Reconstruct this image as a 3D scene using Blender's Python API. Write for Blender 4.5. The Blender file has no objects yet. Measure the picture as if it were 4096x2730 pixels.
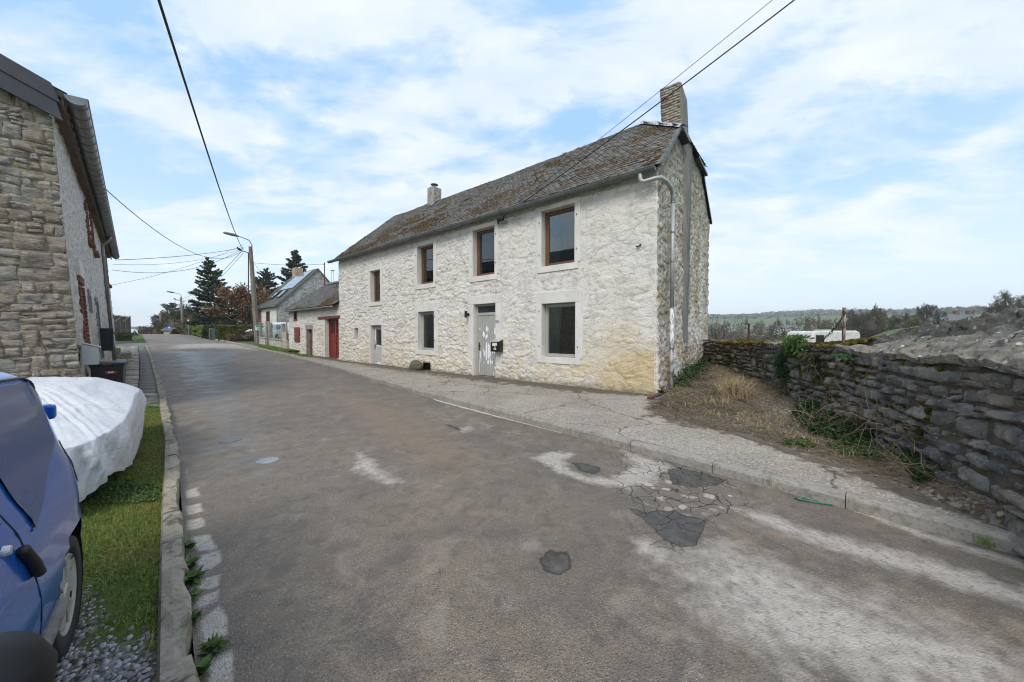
import bpy, math, random
import numpy as np
from mathutils import Vector, Matrix
S = bpy.context.scene
COL = S.collection
R = math.radians
rng = np.random.default_rng(7)
random.seed(7)
F = 341.33; TH = math.atan(7 / F); CZ = 1.55
# ------------------------------------------------------------------ camera
cam = bpy.data.cameras.new('camera'); cam_o = bpy.data.objects.new('camera', cam); COL.objects.link(cam_o)
cam_o.location = (0, 0, CZ); cam_o.rotation_euler = (R(90) - TH, 0, 0)
cam.sensor_width = 36; cam.lens = 12.0; cam.clip_end = 9000; cam.clip_start = 0.02
S.camera = cam_o
# ------------------------------------------------------------------ numpy noise
def _h(ix, iy, s):
    n = (ix.astype(np.int64) * 374761393 + iy.astype(np.int64) * 668265263 + s * 1442695041) & 0xffffffff
    n = ((n ^ (n >> 13)) * 1274126177) & 0xffffffff
    n = ((n ^ (n >> 16)) * 2246822519) & 0xffffffff
    return ((n ^ (n >> 15)) & 0xffffff) / float(0xffffff)
def vn(x, y, s=0):
    x = np.asarray(x, float); y = np.asarray(y, float)
    ix = np.floor(x); iy = np.floor(y); fx = x - ix; fy = y - iy
    fx = fx * fx * fx * (fx * (fx * 6 - 15) + 10); fy = fy * fy * fy * (fy * (fy * 6 - 15) + 10)
    a = _h(ix, iy, s); b = _h(ix + 1, iy, s); c = _h(ix, iy + 1, s); d = _h(ix + 1, iy + 1, s)
    return (a + (b - a) * fx) * (1 - fy) + (c + (d - c) * fx) * fy
def fbm(x, y, s=0, o=4, g=.5):
    t = 0; a = 1; m = 0
    x = np.asarray(x, float); y = np.asarray(y, float)
    for k in range(o):
        t = t + a * vn(x * 2 ** k + 17.3 * k, y * 2 ** k - 9.1 * k, s + k); m += a; a *= g
    return t / m
def worley(x, y, s=0, jx=.85, jy=.6):
    x = np.asarray(x, float); y = np.asarray(y, float)
    ix = np.floor(x); iy = np.floor(y)
    f1 = np.full(x.shape, 9.); f2 = np.full(x.shape, 9.); cid = np.zeros(x.shape)
    for dx in (-1, 0, 1):
        for dy in (-1, 0, 1):
            cx = ix + dx; cy = iy + dy
            px = cx + .5 + (_h(cx, cy, s) - .5) * jx + .5 * (np.mod(cy, 2)) - .25; py = cy + .5 + (_h(cx, cy, s + 5) - .5) * jy
            d = np.hypot(px - x, (py - y)); r = _h(cx, cy, s + 11)
            m = d < f1
            f2 = np.where(m, f1, np.minimum(f2, d)); cid = np.where(m, r, cid); f1 = np.where(m, d, f1)
    return cid, f2 - f1, f1
def worley2(x, y, s=0, jx=.85, jy=.6):
    x = np.asarray(x, float); y = np.asarray(y, float)
    ix = np.floor(x); iy = np.floor(y)
    f1 = np.full(x.shape, 9.); f2 = np.full(x.shape, 9.); cid = np.zeros(x.shape); ox = np.zeros(x.shape); oy = np.zeros(x.shape); r2 = np.zeros(x.shape); r3 = np.zeros(x.shape)
    for dx in (-1, 0, 1):
        for dy in (-1, 0, 1):
            cx = ix + dx; cy = iy + dy
            px = cx + .5 + (_h(cx, cy, s) - .5) * jx + .5 * (np.mod(cy, 2)) - .25; py = cy + .5 + (_h(cx, cy, s + 5) - .5) * jy
            d = np.maximum(np.abs(px - x), np.abs(py - y) * 1.1) * .55 + np.hypot(px - x, py - y) * .45; m = d < f1
            f2 = np.where(m, f1, np.minimum(f2, d)); cid = np.where(m, _h(cx, cy, s + 11), cid); ox = np.where(m, x - px, ox); oy = np.where(m, y - py, oy); r2 = np.where(m, _h(cx, cy, s + 21), r2); r3 = np.where(m, _h(cx, cy, s + 31), r3); f1 = np.where(m, d, f1)
    return cid, f2 - f1, ox, oy, r2, r3
def sstep(a, b, x):
    t = np.clip((x - a) / (b - a), 0, 1); return t * t * (3 - 2 * t)
# ------------------------------------------------------------------ objects
def tag(o, label=None, cat=None, group=None, kind=None):
    if label: o['label'] = label
    if cat: o['category'] = cat
    if group: o['group'] = group
    if kind: o['kind'] = kind
    return o
def thing(name, label, cat, loc=(0, 0, 0), rz=0, group=None):
    o = bpy.data.objects.new(name, None); COL.objects.link(o); o.location = loc; o.rotation_euler = (0, 0, rz)
    o.empty_display_size = .1
    return tag(o, label, cat, group)
def dup(root, loc, rz=0, label=None, scale=None):
    c = root.copy(); COL.objects.link(c); c.location = loc; c.rotation_euler = (0, 0, rz)
    if scale: c.scale = scale
    if label: c['label'] = label
    for ch in list(root.children):
        k = ch.copy(); COL.objects.link(k); k.parent = c
        for g in list(ch.children):
            q = g.copy(); COL.objects.link(q); q.parent = k
    return c
class MB:
    def __init__(s): s.v = []; s.f = []; s.mi = []
    def add(s, vs, fs, mi=0):
        b = len(s.v); s.v += [tuple(p) for p in vs]
        for f in fs: s.f.append(tuple(i + b for i in f)); s.mi.append(mi)
    def box(s, x0, x1, y0, y1, z0, z1, mi=0):
        s.add([(x0, y0, z0), (x1, y0, z0), (x1, y1, z0), (x0, y1, z0), (x0, y0, z1), (x1, y0, z1), (x1, y1, z1), (x0, y1, z1)],
              [(0, 3, 2, 1), (4, 5, 6, 7), (0, 1, 5, 4), (1, 2, 6, 5), (2, 3, 7, 6), (3, 0, 4, 7)], mi)
    def prism(s, pts, ax, a0, a1, mi=0):   # polygon pts (2D) extruded along axis 0/1/2
        n = len(pts)
        def P(p, a):
            return (a, p[0], p[1]) if ax == 0 else ((p[0], a, p[1]) if ax == 1 else (p[0], p[1], a))
        s.add([P(p, a0) for p in pts] + [P(p, a1) for p in pts],
              [tuple(range(n)), tuple(range(2 * n - 1, n - 1, -1))] + [(i, i + n, (i + 1) % n + n, (i + 1) % n) for i in range(n)], mi)
    def seg(s, p0, p1, r0, r1=None, n=8, cap=True, mi=0):
        if r1 is None: r1 = r0
        p0 = Vector(p0); p1 = Vector(p1); d = p1 - p0
        if d.length < 1e-6: return
        d.normalize(); a = d.orthogonal().normalized(); b = d.cross(a)
        vs = []
        for p, r in ((p0, r0), (p1, r1)):
            for k in range(n):
                t = 2 * math.pi * k / n; vs.append(p + a * (r * math.cos(t)) + b * (r * math.sin(t)))
        fs = [(k, (k + 1) % n, (k + 1) % n + n, k + n) for k in range(n)]
        if cap: fs += [tuple(range(n - 1, -1, -1)), tuple(range(n, 2 * n))]
        s.add(vs, fs, mi)
    def tube(s, pts, r, n=8, mi=0, cap=True):
        pts = [Vector(p) for p in pts]; rs = r if isinstance(r, (list, tuple)) else [r] * len(pts)
        vs = []; fs = []; a = None
        for i, p in enumerate(pts):
            d = (pts[min(i + 1, len(pts) - 1)] - pts[max(i - 1, 0)]).normalized()
            if a is None: a = d.orthogonal().normalized()
            else:
                a = a - d * a.dot(d); a = a.normalized() if a.length > 1e-6 else d.orthogonal().normalized()
            b = d.cross(a)
            for k in range(n):
                t = 2 * math.pi * k / n; vs.append(p + a * (rs[i] * math.cos(t)) + b * (rs[i] * math.sin(t)))
        for i in range(len(pts) - 1):
            for k in range(n):
                fs.append((i * n + k, i * n + (k + 1) % n, (i + 1) * n + (k + 1) % n, (i + 1) * n + k))
        if cap: fs += [tuple(range(n - 1, -1, -1)), tuple(range((len(pts) - 1) * n, len(pts) * n))]
        s.add(vs, fs, mi)
    def lathe(s, prof, c=(0, 0, 0), n=20, ax=2, mi=0):
        vs = []; fs = []
        for (r, h) in prof:
            for k in range(n):
                t = 2 * math.pi * k / n; x, y = r * math.cos(t), r * math.sin(t)
                p = (x, y, h) if ax == 2 else ((h, x, y) if ax == 0 else (x, h, y))
                vs.append((p[0] + c[0], p[1] + c[1], p[2] + c[2]))
        for i in range(len(prof) - 1):
            for k in range(n): fs.append((i * n + k, i * n + (k + 1) % n, (i + 1) * n + (k + 1) % n, (i + 1) * n + k))
        s.add(vs, fs, mi)
    def build(s, name, mat, parent=None, smooth=False, bevel=0):
        me = bpy.data.meshes.new(name); me.from_pydata(s.v, [], s.f); me.validate()
        for m in (mat if isinstance(mat, (list, tuple)) else [mat]): me.materials.append(m)
        if any(s.mi) and len(me.polygons) == len(s.mi): me.polygons.foreach_set('material_index', s.mi)
        fix_normals(me)
        if smooth: me.polygons.foreach_set('use_smooth', [True] * len(me.polygons))
        o = bpy.data.objects.new(name, me); COL.objects.link(o)
        if bevel:
            b = o.modifiers.new('bevel', 'BEVEL'); b.width = bevel; b.segments = 2; b.limit_method = 'ANGLE'; b.angle_limit = R(40)
        if parent: o.parent = parent
        return o
import bmesh
def fix_normals(me):
    bm = bmesh.new(); bm.from_mesh(me); bmesh.ops.recalc_face_normals(bm, faces=bm.faces); bm.to_mesh(me); bm.free()
def np_mesh(name, V, Q, mat, parent=None, smooth=True, attrs=None, k=4):
    """V (N,3) array, Q (M,k) array of face indices; attrs {name:(N,4) array} on points"""
    V = np.asarray(V, np.float32); Q = np.asarray(Q, np.int32)
    me = bpy.data.meshes.new(name)
    me.vertices.add(len(V)); me.vertices.foreach_set('co', V.ravel())
    me.loops.add(Q.size); me.loops.foreach_set('vertex_index', Q.ravel())
    me.polygons.add(len(Q)); me.polygons.foreach_set('loop_start', np.arange(len(Q), dtype=np.int32) * k)
    if smooth: me.polygons.foreach_set('use_smooth', np.ones(len(Q), bool))
    me.update(calc_edges=True)
    if attrs:
        for n_, a in attrs.items():
            at = me.color_attributes.new(n_, 'FLOAT_COLOR', 'POINT'); at.data.foreach_set('color', np.asarray(a, np.float32).ravel())
    for m in (mat if isinstance(mat, (list, tuple)) else [mat]): me.materials.append(m)
    o = bpy.data.objects.new(name, me); COL.objects.link(o)
    if parent: o.parent = parent
    return o
def grid_faces(nu, nv, keep=None):
    i = np.arange(nu * nv).reshape(nv, nu)
    q = np.stack([i[:-1, :-1], i[:-1, 1:], i[1:, 1:], i[1:, :-1]], -1).reshape(-1, 4)
    return q if keep is None else q[keep.ravel()]
def leaf_mesh(name, P, size, mat, parent=None, aspect=1.6, flat=0., dirs=None, seed=1, cross=False):
    """a spray of small leaf quads at points P; dirs = preferred long axis"""
    g = np.random.default_rng(seed); n = len(P); P = np.asarray(P, float)
    a = g.normal(size=(n, 3)) if dirs is None else np.asarray(dirs, float) + g.normal(size=(n, 3)) * .35
    a /= np.linalg.norm(a, axis=1)[:, None] + 1e-9
    up = g.normal(size=(n, 3)); up[:, 2] += flat * 3
    b = np.cross(up, a); b /= np.linalg.norm(b, axis=1)[:, None] + 1e-9
    sz = np.asarray(size) * g.uniform(.6, 1.3, n)
    A = a * (sz * aspect * .5)[:, None]; B = b * (sz * .5)[:, None]
    V = np.stack([P - A, P + B * .9 - A * .1, P + A, P - B * .9 - A * .1], 1).reshape(-1, 3)
    rnd = np.repeat(g.uniform(0, 1, n), 4)
    at = np.stack([rnd, rnd, rnd, np.ones_like(rnd)], 1)
    return np_mesh(name, V, np.arange(4 * n).reshape(n, 4), mat, parent, False, {'rnd': at})
# ------------------------------------------------------------------ node helper
class M:
    def __init__(s, name):
        s.m = bpy.data.materials.new(name); s.m.use_nodes = True; s.t = s.m.node_tree; s.t.nodes.clear()
        s.o = s.t.nodes.new('ShaderNodeOutputMaterial')
    def put(s, sock, v):
        if isinstance(v, bpy.types.NodeSocket): s.t.links.new(v, sock)
        elif isinstance(v, (tuple, list)) and sock.type == 'RGBA' and len(v) == 3: sock.default_value = (*v, 1)
        else: sock.default_value = v
    def n(s, t, ins=None, **kw):
        x = s.t.nodes.new('ShaderNode' + t)
        for k, v in kw.items(): setattr(x, k, v)
        for k, v in (ins or {}).items(): s.put(x.inputs[k], v)
        return x
    def obj(s): return s.n('TexCoord').outputs['Object']
    def pos(s): return s.n('NewGeometry').outputs['Position']
    def sc(s, vec, x, y, z): return s.n('Mapping', {'Vector': vec, 'Scale': (x, y, z)}).outputs[0]
    def noise(s, vec, scale, detail=4, rough=.55, dist=0): return s.n('TexNoise', {'Vector': vec, 'Scale': scale, 'Detail': detail, 'Roughness': rough, 'Distortion': dist}).outputs[0]
    def vor(s, vec, scale, feature='F1', out='Distance', rand=1.): return s.n('TexVoronoi', {'Vector': vec, 'Scale': scale, 'Randomness': rand}, feature=feature).outputs[out]
    def ramp(s, f, stops, interp='LINEAR'):
        r = s.n('ValToRGB', {'Fac': f}); cr = r.color_ramp; cr.interpolation = interp
        while len(cr.elements) < len(stops): cr.elements.new(.5)
        for e, (p, c) in zip(cr.elements, stops):
            e.position = p; e.color = (c, c, c, 1) if isinstance(c, (int, float)) else (*c, 1)
        return r.outputs[0]
    def mix(s, f, a, b, mode='MIX'):
        x = s.n('MixRGB', blend_type=mode); s.put(x.inputs[0], f); s.put(x.inputs[1], a); s.put(x.inputs[2], b); return x.outputs[0]
    def ma(s, op, a, b=0., c=0., clamp=False):
        x = s.n('Math', operation=op); x.use_clamp = clamp; s.put(x.inputs[0], a); s.put(x.inputs[1], b); s.put(x.inputs[2], c); return x.outputs[0]
    def att(s, name, out='Color'): return s.n('Attribute', attribute_name=name).outputs[out]
    def sep(s, c): return s.n('SeparateColor', {'Color': c}).outputs
    def xyz(s, v): return s.n('SeparateXYZ', {'Vector': v}).outputs
    def bump(s, h, dist=.01, st=1., nrm=None):
        d = {'Height': h, 'Distance': dist, 'Strength': st}
        if nrm is not None: d['Normal'] = nrm
        return s.n('Bump', d).outputs[0]
    def out(s, col, rough=.8, bump=None, metal=0., spec=.5, **kw):
        b = s.n('BsdfPrincipled', {'Base Color': col, 'Roughness': rough, 'Metallic': metal, 'Specular IOR Level': spec})
        for k, v in kw.items(): s.put(b.inputs[k], v)
        if bump is not None: s.t.links.new(bump, b.inputs['Normal'])
        s.t.links.new(b.outputs[0], s.o.inputs[0]); s.b = b
        return s.m
def plain(name, col, rough=.6, metal=0., var=.15, scale=8., bump=.0, spec=.5):
    m = M(name); p = m.obj(); f = m.noise(p, scale, 5)
    c = m.mix(m.ramp(f, [(.3, 0.), (.7, 1.)]), tuple(x * (1 - var) for x in col), tuple(min(1, x * (1 + var)) for x in col))
    return m.out(c, rough, m.bump(m.noise(p, scale * 6, 4), bump) if bump else None, metal, spec)
# ------------------------------------------------------------------ world
W = bpy.data.worlds.new('World'); S.world = W; W.use_nodes = True
wt = M.__new__(M); wt.t = W.node_tree; wt.t.nodes.clear(); wt.m = W
SUN_EL, SUN_ROT = R(38), R(215)
sky = wt.n('TexSky', sky_type='NISHITA'); sky.sun_disc = False; sky.sun_elevation = SUN_EL; sky.sun_rotation = SUN_ROT
sky.air_density = 1.0; sky.dust_density = 1.2; sky.ozone_density = 1.5; sky.altitude = 100
tc = wt.n('TexCoord').outputs['Generated']; sx = wt.xyz(tc)
zz = wt.ma('ADD', wt.ma('MAXIMUM', sx[2], 0.), .22)
pr = wt.n('CombineXYZ', {0: wt.ma('DIVIDE', sx[0], zz), 1: wt.ma('DIVIDE', sx[1], zz), 2: 0.}).outputs[0]
pr = wt.n('Mapping', {'Vector': pr, 'Rotation': (0, 0, R(35)), 'Scale': (.75, 1.25, 1), 'Location': (3.3, 1.7, 0)}).outputs[0]
n1 = wt.noise(pr, 2.9, 12, .60, .25); n2 = wt.noise(pr, .7, 3, .5, .3)
cl = wt.ma('ADD', wt.ma('MULTIPLY', n1, .68), wt.ma('MULTIPLY', n2, .42))
cm = wt.ramp(cl, [(.475, 0.), (.53, .42), (.575, .84), (.65, 1.)])
n3 = wt.noise(pr, 4.5, 6, .55, .2)
ccol = wt.mix(wt.ramp(n3, [(.3, 0.), (.7, 1.)]), (5.5, 6.1, 6.9), (6.9, 7.1, 7.4))
blue = wt.mix(wt.ramp(sx[2], [(0., .0), (.5, 1.)]), (5.4, 7.0, 8.4), (3.1, 5.1, 8.0))
blue = wt.mix(.2, blue, sky.outputs[0])
c0 = wt.mix(wt.ma('MULTIPLY', cm, .88), blue, ccol)
hz = wt.ramp(sx[2], [(0., 1.), (.10, .75), (.3, 0.)])
c1 = wt.mix(wt.ma('MULTIPLY', hz, .75), c0, (6.4, 7.2, 8.0))
bg = wt.n('Background', {'Color': c1, 'Strength': .118}); wo = wt.n('OutputWorld')
wt.t.links.new(bg.outputs[0], wo.inputs[0])
sun = bpy.data.lights.new('sun', 'SUN'); sun.energy = 2.0; sun.angle = R(26); sun.color = (1, .93, .82)
so = bpy.data.objects.new('sun', sun); COL.objects.link(so)
# light comes from behind the camera
sd = Vector((-.15, -.68, .72)).normalized(); so.rotation_euler = sd.to_track_quat('Z', 'Y').to_euler()
sky.sun_elevation = math.asin(sd.z); sky.sun_rotation = math.atan2(sd.x, sd.y)
S.view_settings.view_transform = 'Standard'; S.view_settings.look = 'None'; S.view_settings.exposure = .38; S.view_settings.gamma = 1
S.cycles.use_denoising = True; S.cycles.denoising_input_passes = 'RGB_ALBEDO_NORMAL'; S.cycles.denoising_prefilter = 'ACCURATE'; S.cycles.filter_width = 1.1; S.cycles.volume_bounces = 1; S.cycles.max_bounces = 6; S.cycles.diffuse_bounces = 3; S.cycles.glossy_bounces = 3
S.cycles.transparent_max_bounces = 6; S.cycles.transmission_bounces = 4; S.cycles.caustics_reflective = False; S.cycles.caustics_refractive = False
# ------------------------------------------------------------------ street profile and pixel -> ground helper
_zy = np.array([[-60, 0], [6, 0], [8.3, .03], [12, .1], [16, .25], [20.7, .5], [25, .78], [30, 1.0], [40, 1.32], [50, 1.535], [55, 1.545], [62, 1.5], [80, .9], [120, 0], [400, 0]], float)
def zy(y): return np.interp(y, _zy[:, 0], _zy[:, 1])
def ray(u, v):
    x = (u - 512) / F; c = (v - 341) / F
    return np.array([x, math.cos(TH) - c * math.sin(TH), -math.sin(TH) - c * math.cos(TH)])
def gp(u, v, dz=0.):
    """ground point (on the street's profile raised by dz) seen at u, v"""
    r = ray(u, v); lo, hi = .2, 56.
    f = lambda k: CZ + r[2] * k - zy(r[1] * k) - dz
    if f(hi) > 0: return r * hi + np.array([0, 0, CZ])
    for _ in range(50):
        m = (lo + hi) / 2
        if f(m) > 0: lo = m
        else: hi = m
    return r * hi + np.array([0, 0, CZ])
K = 1024 / 2353.
def g2(x, y, dz=0.): return gp(x * K, y * K, dz)       # same from the enlarged view's pixels
def at(u, v, Y):                                       # point at depth Y on the line of sight u, v
    r = ray(u, v); k = Y / r[1]; return np.array([r[0] * k, Y, CZ + r[2] * k])
_L = [(-12, 11.4), (-6, 5.7), (1.42, -1.335), (2.41, -2.338), (4.75, -4.69), (6.9, -6.97)] + [(p[1], p[0]) for p in (gp(160, 377, .06), gp(152.6, 356.8, .06), gp(149.5, 350, .06), gp(146.6, 343, .03), gp(143.5, 338, .03))] + [(50, -54.3), (62, -69), (90, -104)]
_Rr = [(-12, 17.2), (-6, 11.5), (2.36, 3.536), (4.69, 1.396), (8.5, -2.34)] + [(p[1], p[0]) for p in (gp(340, 368.5, .1), gp(287, 354.7, .1), gp(248.7, 346, .1), gp(206, 338, .08))] + [(50, -47.8), (62, -61), (90, -94)]
_L = np.array(_L); _Rr = np.array(_Rr)
def XL(y): return np.interp(y, _L[:, 0], _L[:, 1])
def XR(y): return np.interp(y, _Rr[:, 0], _Rr[:, 1])
AD = np.array([-.69, .724]); NQ = np.array([.724, .69])
# ================================================================== ground materials
m = M('asphalt'); p = m.pos()
st = m.sep(m.att('st')); st2 = m.sep(m.att('st2'))
nf = m.noise(p, 9, 6, .6); nb = m.noise(p, .9, 5, .55, .6); nm = m.noise(p, 3.2, 6, .62)
def msk(f, amp=.55, w=.10):
    nz = m.ma('MULTIPLY_ADD', m.ma('SUBTRACT', m.ma('MULTIPLY_ADD', nf, .55, m.ma('MULTIPLY', nm, .45)), .5), amp, f)
    return m.ramp(nz, [(.5 - w, 0.), (.5 + w, 1.)])
base = m.mix(m.ramp(nb, [(.38, 0.), (.62, 1.)]), (.180, .144, .108), (.245, .192, .140))
base = m.mix(m.ramp(m.noise(p, .35, 3), [(.42, 0.), (.65, .75)]), base, (.132, .112, .090))
base = m.mix(m.ma('MULTIPLY', m.ramp(nm, [(.5, 0.), (.72, 1.)]), .5), base, (.30, .255, .21))
base = m.mix(m.ma('MULTIPLY', m.ramp(nf, [(.35, 1.), (.5, 0.)]), .4), base, (.115, .107, .10))
chip = m.vor(p, 105, 'F1'); cc = m.vor(p, 105, 'F1', 'Color'); ccv = m.sep(cc)
base = m.mix(m.ma('MULTIPLY', m.ramp(chip, [(.20, 1.), (.42, 0.)]), m.ramp(ccv[0], [(.60, 0.), (.72, .75)])), base, (.50, .45, .37))
base = m.mix(m.ma('MULTIPLY', m.ramp(chip, [(.3, 1.), (.55, 0.)]), m.ramp(ccv[1], [(.5, 0.), (.65, .7)])), base, (.06, .056, .053))
base = m.mix(m.ma('MULTIPLY', m.ramp(ccv[2], [(0., 0.), (1., .55)]), .5), base, m.mix(.5, base, (.06, .058, .056)))
mot = m.noise(p, 5.5, 6, .7, .6); base = m.mix(m.ramp(mot, [(.36, .55), (.5, 0.)]), base, (.085, .078, .07)); base = m.mix(m.ramp(m.noise(p, 1.7, 6, .65, 1.2), [(.56, 0.), (.68, .5)]), base, (.32, .27, .215))
cr = m.vor(m.n('VectorMath', {0: p, 1: m.n('VectorMath', {0: m.n('TexNoise', {'Vector': p, 'Scale': 2.5, 'Detail': 4.}).outputs['Color'], 3: .35}, operation='SCALE').outputs[0]}, operation='ADD').outputs[0], 5.5, 'DISTANCE_TO_EDGE')
crid = m.sep(m.vor(m.n('VectorMath', {0: p, 1: m.n('VectorMath', {0: m.n('TexNoise', {'Vector': p, 'Scale': 2.5, 'Detail': 4.}).outputs['Color'], 3: .35}, operation='SCALE').outputs[0]}, operation='ADD').outputs[0], 5.5, 'F1', 'Color'))
wv_ = m.n('VectorMath', {0: p, 1: m.n('VectorMath', {0: m.n('TexNoise', {'Vector': p, 'Scale': 6., 'Detail': 5.}).outputs['Color'], 3: .16}, operation='SCALE').outputs[0]}, operation='ADD').outputs[0]
crk = m.ma('MULTIPLY', m.ma('MULTIPLY', m.ramp(cr, [(.0, 1.), (.022, 0.)]), m.ramp(st2[0], [(.3, 0.), (.6, 1.)])), m.ramp(nm, [(.40, 0.), (.52, 1.)]))
pd = m.vor(wv_, 8.5, 'F1'); pid = m.sep(m.vor(wv_, 8.5, 'F1', 'Color'))
plate = m.ma('MULTIPLY', m.ma('MULTIPLY', m.ramp(m.ma('MULTIPLY_ADD', m.ma('SUBTRACT', pid[1], .5), .22, pd), [(.30, 1.), (.40, 0.)]), m.ramp(pid[0], [(.40, 0.), (.5, 1.)])), m.ramp(st2[0], [(.6, 0.), (.85, .8)]))
light = m.mix(m.ramp(nf, [(.3, 0.), (.7, 1.)]), (.42, .38, .33), (.53, .485, .43))
base = m.mix(m.ma('MULTIPLY', msk(st[2], .5, .14), .75), base, (.27, .185, .12))
lm = m.ma('MULTIPLY', msk(st[0], 1.0, .17), m.ramp(m.noise(m.sc(p, 1, 1, 1), 26, 4, .65), [(.3, .25), (.5, 1.)]))
base = m.mix(m.ma('MULTIPLY', lm, .86), base, light)
base = m.mix(plate, base, light)
dm = msk(st[1], .75, .08)
dcol = m.mix(m.ramp(m.vor(p, 9, 'DISTANCE_TO_EDGE'), [(.0, 1.), (.05, 0.)]), (.06, .057, .055), (.022, .02, .02))
dcol = m.mix(m.ramp(nf, [(.35, 0.), (.7, .6)]), dcol, (.14, .13, .12)); base = m.mix(m.ma('MULTIPLY', dm, .93), base, dcol); base = m.mix(m.ma('MULTIPLY', m.ma('MULTIPLY', dm, m.ma('SUBTRACT', 1., dm)), 3.), base, (.02, .019, .018))
base = m.mix(m.ma('MULTIPLY', msk(st2[2], .9, .08), .9), base, (.62, .58, .53))
base = m.mix(crk, base, (.03, .027, .025))
wet = m.ma('MULTIPLY', m.ramp(m.ma('MULTIPLY_ADD', m.ma('SUBTRACT', m.noise(m.sc(p, 1, 1, 1), 1.6, 5, .6), .5), 1.2, st2[1]), [(.35, 0.), (.75, 1.)]), m.ma('SUBTRACT', 1., lm))
base = m.mix(m.ma('MULTIPLY', wet, .35), base, (.06, .058, .058))
rough = m.ma('SUBTRACT', m.ma('MULTIPLY_ADD', nf, .25, .56), m.ma('MULTIPLY', wet, .36))
hh = m.ma('ADD', m.ma('MULTIPLY', chip, m.ma('MULTIPLY_ADD', wet, -.45, .75)), m.ma('MULTIPLY', crk, -2.5)); hh = m.ma('ADD', hh, m.ma('MULTIPLY', m.ramp(st[0], [(.4, 0.), (.6, 1.)]), .35))
ASPHALT = m.out(base, rough, m.bump(hh, .009, 1.), spec=.5)

m = M('concrete_pavement'); p = m.pos()
n1 = m.noise(p, 1.1, 6, .6, .5); n2 = m.noise(p, 14, 5, .65); n3 = m.noise(p, 4, 6, .65, .8)
c = m.mix(m.ramp(n1, [(.35, 0.), (.65, 1.)]), (.262, .228, .183), (.355, .316, .262))
c = m.mix(m.ma('MULTIPLY', m.ramp(n2, [(.3, 1.), (.52, 0.)]), .55), c, (.17, .15, .125))
c = m.mix(m.ma('MULTIPLY', m.ramp(m.sep(m.vor(p, 70, 'F1', 'Color'))[0], [(.8, 0.), (.9, .8)]), .8), c, (.55, .52, .48))
c = m.mix(m.ma('MULTIPLY', m.ramp(m.sep(m.vor(p, 60, 'F1', 'Color'))[1], [(.8, 0.), (.9, .8)]), .6), c, (.10, .095, .10))
sa = m.sep(m.att('st'))
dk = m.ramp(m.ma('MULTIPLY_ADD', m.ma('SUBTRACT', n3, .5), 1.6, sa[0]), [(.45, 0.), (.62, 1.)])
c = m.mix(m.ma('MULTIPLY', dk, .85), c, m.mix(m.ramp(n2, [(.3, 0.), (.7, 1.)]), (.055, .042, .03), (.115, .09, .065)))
ck = m.ramp(m.vor(m.n('VectorMath', {0: p, 1: m.n('VectorMath', {0: m.n('TexNoise', {'Vector': p, 'Scale': 3., 'Detail': 4.}).outputs['Color'], 3: .3}, operation='SCALE').outputs[0]}, operation='ADD').outputs[0], .5, 'DISTANCE_TO_EDGE'), [(.0, 1.), (.008, 0.)])
c = m.mix(m.ma('MULTIPLY', ck, .8), c, (.07, .06, .04))
c = m.mix(m.ma('MULTIPLY', m.ramp(m.ma('MULTIPLY_ADD', m.ma('SUBTRACT', n3, .5), 1.4, sa[1]), [(.45, 0.), (.65, 1.)]), .8), c, (.075, .085, .03))
CONCRETE = m.out(c, .85, m.bump(m.ma('ADD', m.ma('MULTIPLY', n2, .8), m.ma('MULTIPLY', ck, -1.5)), .006, .9), spec=.3)

def kerbmat(name, a, b, lich):
    m = M(name); p = m.pos(); n1 = m.noise(p, 3, 6, .6); n2 = m.noise(p, 28, 5, .65)
    c = m.mix(m.ramp(n1, [(.3, 0.), (.7, 1.)]), a, b)
    c = m.mix(m.ma('MULTIPLY', m.ramp(n2, [(.35, 1.), (.52, 0.)]), .5), c, tuple(x * .45 for x in a))
    c = m.mix(m.ma('MULTIPLY', m.ramp(m.noise(p, 7, 6, .7, .5), [(.52, 0.), (.62, 1.)]), lich), c, (.10, .09, .05))
    return m.out(c, .85, m.bump(n2, .006, .9), spec=.3)
KERB = kerbmat('kerb_concrete', (.27, .25, .22), (.37, .345, .305), .35)
KERBL = kerbmat('old_kerb_stone', (.25, .215, .165), (.36, .315, .25), .95)

m = M('dirt_gravel'); p = m.pos(); n1 = m.noise(p, 1.5, 6, .6, .5); n2 = m.noise(p, 18, 6, .65); vc = m.sep(m.vor(p, 38, 'F1', 'Color'))
c = m.mix(m.ramp(n1, [(.35, 0.), (.65, 1.)]), (.125, .095, .065), (.22, .18, .135))
c = m.mix(m.ramp(n2, [(.35, .6), (.55, 0.)]), c, (.05, .038, .026))
c = m.mix(m.ma('MULTIPLY', m.ramp(vc[0], [(.55, 0.), (.7, .9)]), m.ramp(m.noise(p, .8, 4, .6), [(.42, 0.), (.55, 1.)])), c, (.36, .335, .30))
c = m.mix(m.ma('MULTIPLY', m.ramp(m.noise(p, 1.1, 5, .65, .4), [(.55, 0.), (.66, 1.)]), .7), c, (.07, .075, .02))
DIRT = m.out(c, .92, m.bump(m.ma('ADD', n2, m.ma('MULTIPLY', vc[1], .7)), .018, .9), spec=.25)

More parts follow.
